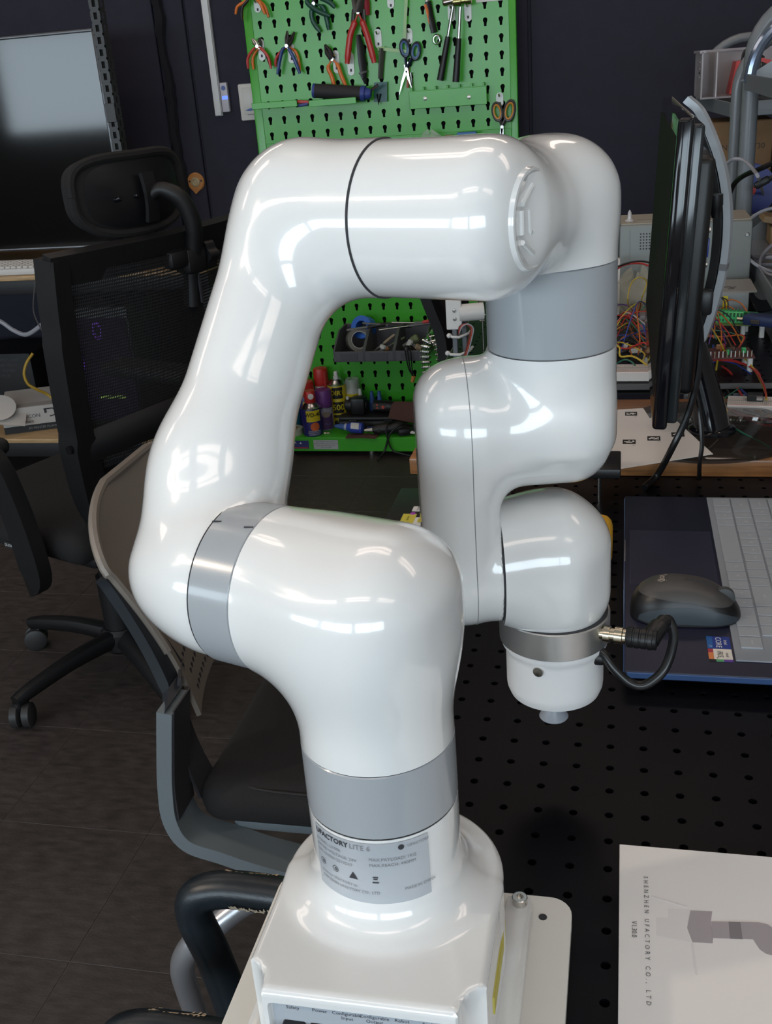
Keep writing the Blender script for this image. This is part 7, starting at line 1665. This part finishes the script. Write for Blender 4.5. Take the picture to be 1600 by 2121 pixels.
# ---- jumper wires
WC = {'red': (0.42, 0.030, 0.025), 'orange': (0.50, 0.12, 0.02), 'yellow': (0.48, 0.33, 0.03), 'green': (0.02, 0.12, 0.075), 'blue': (0.025, 0.05, 0.27), 'black': (0.010, 0.010, 0.011), 'white': (0.50, 0.46, 0.43), 'brown': (0.14, 0.05, 0.025), 'violet': (0.09, 0.03, 0.16)}
wm_ = {k: mat(k + ' jumper wire', c, 0.4) for k, c in WC.items()}
def wire(col, pts, where, r=0.0011):
    return one('jumper_wire', MB().tube(spline(pts, 7), r, 6), wm_[col], col + ' jumper wire ' + where[0], 'wire', group=col + ' jumper wires ' + where[1])
LEFT = ('in the tangle between the forearm ring and the monitor screen', 'left of the monitor')
RIGHT = ('in the tangle right of the monitor neck', 'right of the monitor')
rw = random.Random(11)
seq = ['red', 'orange', 'yellow', 'red', 'green', 'black', 'orange', 'blue', 'yellow', 'red', 'black', 'brown', 'white', 'green', 'red', 'violet', 'black', 'orange', 'blue', 'yellow', 'red', 'green', 'black', 'orange', 'red', 'black', 'blue', 'yellow', 'brown', 'orange']
for k, c in enumerate(seq):
    x0, y0 = rw.uniform(-0.030, 0.025), rw.uniform(0.86, 1.12); x1, y1 = rw.uniform(0.030, 0.095), rw.uniform(0.84, 1.08)
    h = rw.uniform(0.010, 0.030) if k % 3 else rw.uniform(0.035, 0.065)
    z0, z1 = PZ + rw.uniform(0.004, 0.016), PZ + 0.013
    wire(c, [(x0, y0, z0), (x0 + (x1 - x0) * 0.25 + rw.uniform(-0.01, 0.01), y0 + (y1 - y0) * 0.2, z0 + h * 0.8), (x0 + (x1 - x0) * 0.6, y0 + (y1 - y0) * 0.6 + rw.uniform(-0.02, 0.02), z0 + h), (x1 + 0.002, y1, z1 + h * 0.4), (x1, y1 - 0.004, z1)], LEFT)
A_ = lambda *p: p
wire('yellow', [(0.0339, 1.1567, 0.799), (0.0134, 0.98, 0.8603), (0.0167, 0.98, 0.8925), (0.0297, 0.98, 0.904), (0.0425, 0.99, 0.8945), (0.0355, 1, 0.8635), (0.035, 1.18, 0.8)], LEFT)
wire('black', [(-0.0105, 1.1, 0.8992), (0.011, 1.1, 0.9069), (0.0358, 1.1, 0.9094), (0.0647, 1.1, 0.9025), (0.0892, 1.1, 0.9041)], LEFT, 0.0019)
wire('red', [(-0.0121, 1.11, 0.8915), (0.0078, 1.11, 0.9027), (0.0361, 1.11, 0.9034), (0.0661, 1.11, 0.8922), (0.0897, 1.11, 0.8998)], LEFT, 0.0019)
wire('yellow', [(0.0462, 0.8, 0.7617), (0.044, 0.8, 0.7903), (0.0489, 0.82, 0.8115), (0.058, 0.85, 0.825), (0.0658, 0.87, 0.8291)], LEFT, 0.0015)
wire('red', [(0.0525, 0.82, 0.7884), (0.0455, 0.83, 0.8127), (0.0386, 0.84, 0.8295), (0.0125, 0.86, 0.8155), (-0.0087, 0.87, 0.8181)], LEFT, 0.0015)
wire('blue', [(0.0551, 0.8, 0.7817), (0.0484, 0.8, 0.7903), (0.0505, 0.81, 0.7989), (0.0418, 0.86, 0.8321), (0.0369, 0.9, 0.8443)], LEFT, 0.0014)
wire('yellow', [(-0.0086, 0.86, 0.8238), (0.0005, 0.85, 0.8199), (0.0022, 0.84, 0.8085), (0.0199, 0.83, 0.8109), (0.0345, 0.82, 0.8056), (0.0506, 0.81, 0.7943)], LEFT, 0.0016)
wire('green', [(-0.0058, 0.84, 0.7953), (0.0089, 0.83, 0.8056), (0.0215, 0.82, 0.8027), (0.028, 0.8, 0.7944)], LEFT, 0.0014)
for x in (1323, 1330, 1350):
    one('dupont_plug', MB().tube([(0.0309, 0.805, 0.7991), (0.0318, 0.803, 0.7881)] if x == 1323 else ([(0.0352, 0.805, 0.799), (0.0355, 0.803, 0.7873)] if x == 1330 else [(0.0483, 0.8, 0.7941), (0.0499, 0.798, 0.7839)]), 0.0022 if x < 1350 else 0.005, 4), BLACKPL, {1323: 'left of two thin black plugs standing in the front breadboard', 1330: 'right of two thin black plugs standing in the front breadboard', 1350: 'wide black plug standing at the right end of the front breadboard'}[x], 'plug')
# right hand tangle, following the big loops
wire('green', [(0.1411, 1, 0.8091), (0.1699, 0.99, 0.8085), (0.19, 0.98, 0.8048), (0.1973, 0.97, 0.8063)], ('lying highest in the tangle right of the silver hoop', 'right of the monitor'))
wire('yellow', [(0.1866, 0.97, 0.8073), (0.1963, 0.96, 0.8071), (0.197, 0.95, 0.804), (0.1896, 0.93, 0.7972), (0.1793, 0.92, 0.7921), (0.1561, 0.9, 0.7922)], ('folded in a sharp corner above the rear plate holes', 'right of the monitor'))
wire('red', [(0.1916, 0.96, 0.8096), (0.199, 0.95, 0.8088), (0.1948, 0.94, 0.801), (0.1828, 0.92, 0.7952), (0.1525, 0.9, 0.7915), (0.1344, 0.88, 0.7845)], ('beside the sharply folded yellow wire above the rear plate holes', 'right of the monitor'))
wire('red', [(0.1392, 0.99, 0.8026), (0.1617, 0.98, 0.8021), (0.1721, 0.97, 0.7946), (0.1674, 0.95, 0.7941), (0.147, 0.93, 0.7948)], RIGHT)
wire('orange', [(0.137, 0.98, 0.8043), (0.1594, 0.97, 0.8038), (0.1871, 0.96, 0.8089)], RIGHT)
wire('yellow', [(0.15, 0.86, 0.7952), (0.1581, 0.86, 0.8067), (0.1693, 0.85, 0.8106), (0.185, 0.84, 0.8054), (0.1962, 0.82, 0.797), (0.2034, 0.78, 0.7902), (0.2039, 0.7, 0.7906), (0.2012, 0.6651, 0.79)], ('making the big arc from the component board down to the black module', 'right of the monitor'), 0.0015)
wire('red', [(0.1456, 0.86, 0.7976), (0.1663, 0.85, 0.7984), (0.1896, 0.83, 0.7951), (0.2016, 0.79, 0.7933), (0.2046, 0.72, 0.7931), (0.2017, 0.6696, 0.79)], ('following the big yellow arc to the black module', 'right of the monitor'), 0.0015)
wire('red', [(0.1443, 0.86, 0.7945), (0.1737, 0.85, 0.7952), (0.1992, 0.82, 0.7924), (0.2067, 0.79, 0.7888)], RIGHT, 0.0018)
wire('yellow', [(0.1499, 0.85, 0.7964), (0.1471, 0.83, 0.7804), (0.1477, 0.8, 0.7661), (0.1516, 0.76, 0.7654), (0.1616, 0.7, 0.7751), (0.1847, 0.6697, 0.776), (0.2109, 0.6221, 0.776)], ('dropping in a deep bend beside the monitor neck towards the board', 'right of the monitor'), 0.0015)
wire('orange', [(0.1482, 0.8, 0.7699), (0.1519, 0.74, 0.7686), (0.1662, 0.68, 0.7771), (0.187, 0.6609, 0.776), (0.2111, 0.6139, 0.776)], RIGHT, 0.0014)
wire('blue', [(0.1536, 0.84, 0.7805), (0.164, 0.81, 0.779), (0.1745, 0.77, 0.7771), (0.1831, 0.72, 0.7789), (0.1965, 0.6607, 0.776), (0.2111, 0.6139, 0.776)], ('crossing bright from the component board down to the wooden board', 'right of the monitor'), 0.0016)
wire('blue', [(0.148, 0.87, 0.7925), (0.1738, 0.85, 0.7921), (0.1926, 0.82, 0.7864), (0.2052, 0.79, 0.7798)], RIGHT)
wire('blue', [(0.1481, 0.92, 0.803), (0.1495, 0.9, 0.7923), (0.1477, 0.88, 0.7843)], RIGHT, 0.0018)
wire('red', [(0.1568, 0.85, 0.7878), (0.1673, 0.82, 0.7853), (0.1711, 0.78, 0.7794), (0.1762, 0.73, 0.7759), (0.1807, 0.6755, 0.777)], ('slanting down to the right hand white breadboard corner', 'right of the monitor'), 0.0017)
wire('green', [(0.2022, 0.8, 0.7784), (0.1813, 0.77, 0.7785), (0.1638, 0.73, 0.7818), (0.149, 0.7097, 0.778)], RIGHT)
wire('green', [(0.1451, 0.601, 0.7805), (0.1477, 0.5807, 0.7805), (0.1626, 0.5454, 0.7805), (0.1791, 0.5301, 0.776), (0.1965, 0.4951, 0.775)], ('running over the smoked glass monitor foot', 'right of the monitor'), 0.0013)
wire('yellow', [(0.1407, 0.62, 0.7977), (0.1429, 0.6, 0.7958), (0.145, 0.6001, 0.7808)], ('ending short at the black monitor foot', 'right of the monitor'), 0.0014)
wire('red', [(0.146, 0.6884, 0.776), (0.1609, 0.6569, 0.776), (0.1807, 0.6309, 0.776), (0.2106, 0.6098, 0.776)], RIGHT, 0.0016)
wire('red', [(0.1463, 0.6762, 0.777), (0.1626, 0.6408, 0.777), (0.1895, 0.5977, 0.776), (0.2096, 0.6016, 0.776)], RIGHT, 0.0014)
wire('black', [(0.156, 0.8, 0.7813), (0.1589, 0.76, 0.7705), (0.1673, 0.69, 0.7739), (0.1815, 0.6393, 0.776), (0.2147, 0.6431, 0.776)], RIGHT, 0.0014)
wire('black', [(0.1516, 0.8, 0.7851), (0.1618, 0.74, 0.7729), (0.1738, 0.658, 0.777), (0.2137, 0.6347, 0.776)], RIGHT, 0.0014)
wire('white', [(0.1464, 0.6776, 0.778), (0.1674, 0.6581, 0.777), (0.1901, 0.6319, 0.777)], RIGHT, 0.0012)
for k, c in enumerate(['orange', 'red', 'brown', 'green', 'black', 'yellow', 'violet', 'orange']):
    x0, y0 = rw.uniform(0.110, 0.150), rw.uniform(0.86, 1.00); x1, y1 = rw.uniform(0.150, 0.200), rw.uniform(0.84, 0.96); h = rw.uniform(0.02, 0.045)
    wire(c, [(x0, y0, PZ + 0.028), (x0 * 0.7 + x1 * 0.3, y0, PZ + 0.028 + h), (x0 * 0.3 + x1 * 0.7, y1, PZ + 0.026 + h * 0.8), (x1, y1, PZ + 0.028)], RIGHT)
for c, pts in (('orange', [(0.1794, 1.12, 0.827), (0.1908, 1.115, 0.8338), (0.2064, 1.105, 0.8295), (0.217, 1.09, 0.8156), (0.2167, 1.08, 0.8043)]), ('orange', [(0.1725, 1.11, 0.8191), (0.186, 1.1, 0.8252), (0.1976, 1.09, 0.8186), (0.2021, 1.08, 0.808)]), ('black', [(0.1764, 1.12, 0.8374), (0.1838, 1.1, 0.8346), (0.183, 1.08, 0.8187)]), ('black', [(0.1722, 1.12, 0.8392), (0.1791, 1.1, 0.8331), (0.1775, 1.08, 0.8172)])):
    wire(c, pts, ('looping into the bright green terminal block', 'at the green terminal block'), 0.0012)

# ================================================================== GREY TROLLEYS AT THE RIGHT REAR
TROL = mat('grey trolley paint', (0.205, 0.220, 0.235), 0.26)
def trolley(label, x0, x1, yf, yn, ztop, zs, w, n_arch=('far', 'near')):
    o = thing('trolley', label, 'trolley', ((x0 + x1) / 2, (yf + yn) / 2, 0))
    for y in (yf, yn):
        path = [(x0 + w / 2, y, 0.06), (x0 + w / 2, y, ztop - 0.14)]
        R_ = 0.115
        arc = [(x0 + w / 2 + R_ - R_ * math.cos(a), y, ztop - R_ - w / 2 + R_ * math.sin(a)) for a in [PI / 2 * k / 9 for k in range(10)]]
        arc2 = [(x0 + x1 - p[0], y, p[2]) for p in arc[::-1]]
        part('arch_frame', MB().tube(path + arc + arc2 + [(x1 - w / 2, y, ztop - 0.14), (x1 - w / 2, y, 0.06)], w * 0.52, 14), TROL, o, angle=50)
        for x in (x0 + w / 2, x1 - w / 2):
            part('wheel', MB().lathe([(-0.012, 0.020), (-0.010, 0.0265), (0.010, 0.0265), (0.012, 0.020)], (x, y, 0.0270), (0, 1, 0), 20), CHB, o)
            part('wheel_fork', MB().box((x, y, 0.052), (0.024, 0.03, 0.022), r=0.003), STEEL, o)
    for z in zs:
        sh = part('shelf', MB().box(((x0 + x1) / 2, (yf + yn) / 2, z), (x1 - x0 - 0.002, yf - yn, 0.003)), TROL, o)
        for x in (x0 + 0.002, x1 - 0.002): part('shelf_rail', MB().box((x, (yf + yn) / 2, z + 0.006), (0.003, yf - yn - w * 0.8, 0.032), r=0.001, seg=1), TROL, sh)
        for y in (yf, yn): part('shelf_end', MB().box(((x0 + x1) / 2, y + (w * 0.5 if y == yn else -w * 0.5), z + 0.006), (x1 - x0, 0.003, 0.032), r=0.001, seg=1), TROL, sh)
    return o
tr = trolley('nearer grey metal trolley with a heap of pale cables on its tray', 0.252, 0.72, 1.750, 1.020, 1.345, (1.166, 0.838, 0.700, 0.25), 0.034)
part('gusset_plate', MB().prism([(0.2417, 1.1743), (0.3469, 1.1632), (0.3418, 1.2313)], 0.004, M=frame((0, 1.715, 0), (1, 0, 0), (0, 0, 1), (0, -1, 0))), TROL, tr)
part('gusset_plate', MB().prism([(0.2558, 0.84), (0.3719, 0.8321), (0.3646, 0.9287)], 0.004, M=frame((0, 1.715, 0), (1, 0, 0), (0, 0, 1), (0, -1, 0))), TROL, tr)
part('round_hoop', MB().tube([(0.345 + 0.085 * math.cos(a), 1.70, 1.170 + 0.115 * math.sin(a)) for a in [PI * k / 24 for k in range(25)]], 0.012, 10), mat('blue grey chrome', (0.22, 0.27, 0.36), 0.15, metal=0.7), tr)
tr2 = trolley('farther grey metal trolley carrying the clear bin and cardboard box', 0.202, 0.66, 2.400, 1.850, 1.275, (1.105, 0.855, 0.25), 0.024)
tr2.matrix_basis = T(0.431, 2.125, 0) @ Matrix.Rotation(math.radians(4.6), 4, 'Z') @ T(0.012, 0, 0)
# clear bin with a red case on the farther trolley
zb3 = 1.1278
o = thing('clear_bin', 'clear pinkish plastic drawer bin on the top shelf of the farther trolley', 'bin', (0.29, 2.26, zb3))
CLB = mat('pinkish clear plastic', (0.50, 0.45, 0.47), 0.22, alpha=0.62)
bxa, bxb, bya, byb, bzt = 0.186, 0.420, 2.070, 2.330, zb3 + 0.108
part('bottom', MB().box(((bxa + bxb) / 2, (bya + byb) / 2, zb3 + 0.002), (bxb - bxa, byb - bya, 0.004)), CLB, o)
part('end_wall', MB().box(((bxa + bxb) / 2, byb, (zb3 + bzt) / 2), (bxb - bxa, 0.004, bzt - zb3)), CLB, o)
part('side_wall', MB().box((bxa, (bya + byb) / 2, (zb3 + bzt) / 2), (0.004, byb - bya, bzt - zb3)), CLB, o)
part('side_wall', MB().box((bxb, (bya + byb) / 2, (zb3 + bzt) / 2), (0.004, byb - bya, bzt - zb3)), CLB, o)
part('rim', MB().box((bxa, (bya + byb) / 2, bzt), (0.014, byb - bya, 0.006)).box(((bxa + bxb) / 2, byb, bzt), (bxb - bxa, 0.014, 0.006)).box((bxb, (bya + byb) / 2, bzt), (0.014, byb - bya, 0.006)), CLB, o)
part('divider', MB().box((bxa + 0.035, (bya + byb) / 2, (zb3 + bzt) / 2), (0.003, byb - bya - 0.01, bzt - zb3 - 0.006)), mat('frosted divider', (0.60, 0.57, 0.59), 0.4), o)
for z in (0.07, 0.085, 0.05): part('side_rib', MB().box((bxa - 0.003, 2.18, zb3 + z), (0.002, 0.12, 0.003)), CLB, o)
part('latch_mark', MB().box((bxa - 0.0035, 2.12, zb3 + 0.060), (0.001, 0.030, 0.004)), SEAM, o)
REDCASE = mat('bright red case', (0.62, 0.045, 0.040), 0.35)
o = thing('red_case', 'bright red plastic case with a black strap sitting in the clear bin', 'case', (0.315, 2.20, zb3 + 0.0045))
part('case', MB().prism([(0.258, zb3 + 0.005), (0.345, zb3 + 0.005), (0.362, zb3 + 0.075), (0.335, zb3 + 0.084), (0.272, zb3 + 0.080)], 0.10, M=frame((0, 2.24, 0), (1, 0, 0), (0, 0, 1), (0, -1, 0))), REDCASE, o)
part('strap', MB().tube(spline([(0.288, 2.17, zb3 + 0.081), (0.291, 2.17, zb3 + 0.098), (0.300, 2.17, zb3 + 0.105), (0.322, 2.17, zb3 + 0.098), (0.340, 2.17, zb3 + 0.083)], 5), 0.0035, 8), BLACKPL, o)
o = thing('camera_gimbal', 'small black camera clamp lying in front of the red case', 'clamp', (0.32, 2.03, zb3 + 0.0008))
part('clamp_body', MB().box((0.306, 2.030, zb3 + 0.022), (0.050, 0.05, 0.040), r=0.010).cyl((0.296, 2.01, zb3 + 0.030), (0.296, 2.05, zb3 + 0.030), 0.020, n=16), BLACKPL, o)
part('clamp_head', MB().box((0.318, 2.030, zb3 + 0.058), (0.022, 0.030, 0.036), r=0.005, rot=(0, 0.5, 0)), BLACKPL, o)
part('silver_pin', MB().cyl((0.308, 2.01, zb3 + 0.068), (0.312, 1.99, zb3 + 0.072), 0.004, n=10), STEEL, o)
# cardboard box, blue spool and odds under it
KRAFT = mat('brown cardboard', (0.275, 0.150, 0.068), 0.75, noise=0.12, nscale=20)
zl = 0.8572
o = thing('cardboard_box', 'brown cardboard box with printed lettering on the lower shelf of the farther trolley', 'box', (0.30, 2.25, zl))
part('carton', MB().box((0.300, 2.270, zl + 0.105), (0.150, 0.20, 0.208), r=0.003, seg=1), KRAFT, o)
part('carton_lettering', MB().text('INBUX-XT30', 0.020, M=frame((0.300, 2.1692, zl + 0.145), (1, 0, 0), (0, 0, 1), (0, -1, 0))), mat('faded print', (0.06, 0.035, 0.025), 0.6), o)
part('tape_strip', MB().box((0.300, 2.1694, zl + 0.090), (0.149, 0.001, 0.004)), mat('carton tape', (0.22, 0.12, 0.06), 0.4), o)
o = thing('cable_spool', 'dark blue cable reel leaning behind the trolley post', 'reel', (0.305, 1.98, zl))
for d in (0, 0.040): part('flange', MB().lathe([(-0.002, 0.060), (0.002, 0.060)], (0.305, 1.960 + d, zl + 0.0605), (0, 1, 0), 36), mat('reel blue', (0.020, 0.030, 0.22), 0.35), o)
part('core', MB().cyl((0.305, 1.962, zl + 0.0605), (0.305, 1.998, zl + 0.0605), 0.038, n=28), mat('reel cord', (0.30, 0.24, 0.18), 0.7), o)
part('red_hub', MB().cyl((0.305, 1.9585, zl + 0.0605), (0.305, 1.9560, zl + 0.0605), 0.012, n=18), REDP, o)
o = thing('glue_tub', 'white tub with a blue band under the cable reel', 'tub', (0.262, 1.905, zl))
part('tub', MB().lathe([(0, 0.017), (0.060, 0.017)], (0.262, 1.905, zl), (0, 0, 1), 22), WHT, o)
part('blue_band', MB().lathe([(0.008, 0.0175), (0.044, 0.0175)], (0.262, 1.905, zl), (0, 0, 1), 22), mat('reel blue', (0.020, 0.030, 0.22), 0.35), o)
one('carton_stack', MB().box((0.440, 2.20, zl + 0.070), (0.120, 0.22, 0.138), r=0.003, seg=1), mat('grey brown carton', (0.115, 0.085, 0.075), 0.8), 'dull brown carton right of the printed cardboard box', 'box')
# on the nearer trolley tray
zt2 = 0.8397
one('wood_block', MB().box((0.335, 1.66, zt2 + 0.050), (0.075, 0.08, 0.014), r=0.001, seg=1, rot=(0, 0.2, 0)).box((0.345, 1.66, zt2 + 0.020), (0.06, 0.07, 0.038), r=0.002), mat('pale pine', (0.42, 0.28, 0.15), 0.6), 'pale pine wood offcut on the tray behind the pale cables', 'wood')
one('white_hook', MB().tube(spline([(0.355, 1.62, zt2 + 0.002), (0.355, 1.62, zt2 + 0.06), (0.352, 1.62, zt2 + 0.095), (0.335, 1.62, zt2 + 0.112), (0.318, 1.62, zt2 + 0.110)], 6), 0.006, 10), WHT, 'white plastic hook standing on the trolley tray', 'hook')
CBL = mat('pale grey cable', (0.42, 0.38, 0.36), 0.42)
lp = [(0.300, 1.34, 0.075, 0.070, 0.10, 0.012), (0.318, 1.30, 0.060, 0.085, 0.060, 0.010), (0.330, 1.36, 0.070, 0.060, 0.020, 0.007), (0.322, 1.40, 0.065, 0.05, 0.012, 0.006), (0.340, 1.28, 0.072, 0.066, 0.030, 0.006), (0.348, 1.34, 0.060, 0.070, 0.016, 0.005)]
CL = ['highest standing loop of pale cable on the nearer trolley tray', 'second standing loop of pale cable leaning on the tray heap', 'pale cable coil lying lowest in the heap on the tray', 'pale cable coil at the back of the heap on the tray', 'pale cable coil at the front of the heap on the tray', 'pale cable coil at the right of the heap on the tray']
for k, (cx, cy, rx_, ry_, hz_, zoff) in enumerate(lp):
    pts = [(cx + rx_ * math.cos(a), cy + ry_ * math.sin(a), zt2 + 0.004 + zoff * 0.4 + hz_ * 0.5 * (1 + math.sin(a + 0.9 * k)) + 0.002 * k) for a in [2 * PI * j / 40 for j in range(76 if k > 1 else 41)]]
    one('cable_coil', MB().tube(pts, 0.0032, 7), CBL, CL[k], 'cable')
one('looped_cable', MB().tube(spline([(0.2086, 1.55, 1.0214), (0.2195, 1.52, 1.0329), (0.2364, 1.5, 1.0319), (0.2504, 1.45, 1.0192), (0.2611, 1.42, 0.9999), (0.3831, 2.3316, 0.845)], 8), 0.0036, 8), CBL, 'pale cable arching over the tray in front of the trolley post', 'cable')
one('adapter_cable', MB().tube(spline([(0.2212, 1.58, 0.9577), (0.2287, 1.55, 0.984), (0.2427, 1.5, 1.0036), (0.264, 1.45, 1.0185), (0.2923, 1.42, 1.0358)], 8), 0.0052, 8), BLACKPL, 'thick black cable crossing the trolley tray behind the pale loops', 'cable')
one('video_adapter', MB().box((0.2643, 1.4, 0.9983), (0.030, 0.014, 0.014), r=0.004, rot=(0, -0.5, 0)).tube([(0.2746, 1.4, 1.0031), (0.2941, 1.4, 1.0128)], 0.005, 8).cyl((0.2575, 1.4, 0.9941), (0.2488, 1.4, 0.991), 0.003, n=8), BLACKPL, 'small black plug adapter held up among the pale loops', 'adapter')
# things between the supply and the trolley
o = thing('black_wheel', 'black round wheel on the trolley shelf behind the power supply corner', 'dispenser', (0.300, 1.60, 0.7018))  # loose black wheel with tyre and hub
part('tyre', MB().lathe([(-0.022, 0.030), (-0.022, 0.054), (-0.016, 0.058), (0.016, 0.058), (0.022, 0.054), (0.022, 0.030), (-0.022, 0.030)], (0.300, 1.600, 0.7018 + 0.0590), (0.35, -0.94, 0), 36, caps=False), BLACKPL, o)
part('hub', MB().lathe([(-0.018, 0.012), (-0.018, 0.0305), (0.018, 0.0305), (0.018, 0.012), (-0.018, 0.012)], (0.300, 1.600, 0.7018 + 0.0590), (0.35, -0.94, 0), 28, caps=False), mat('grey hub', (0.20, 0.18, 0.17), 0.4), o)
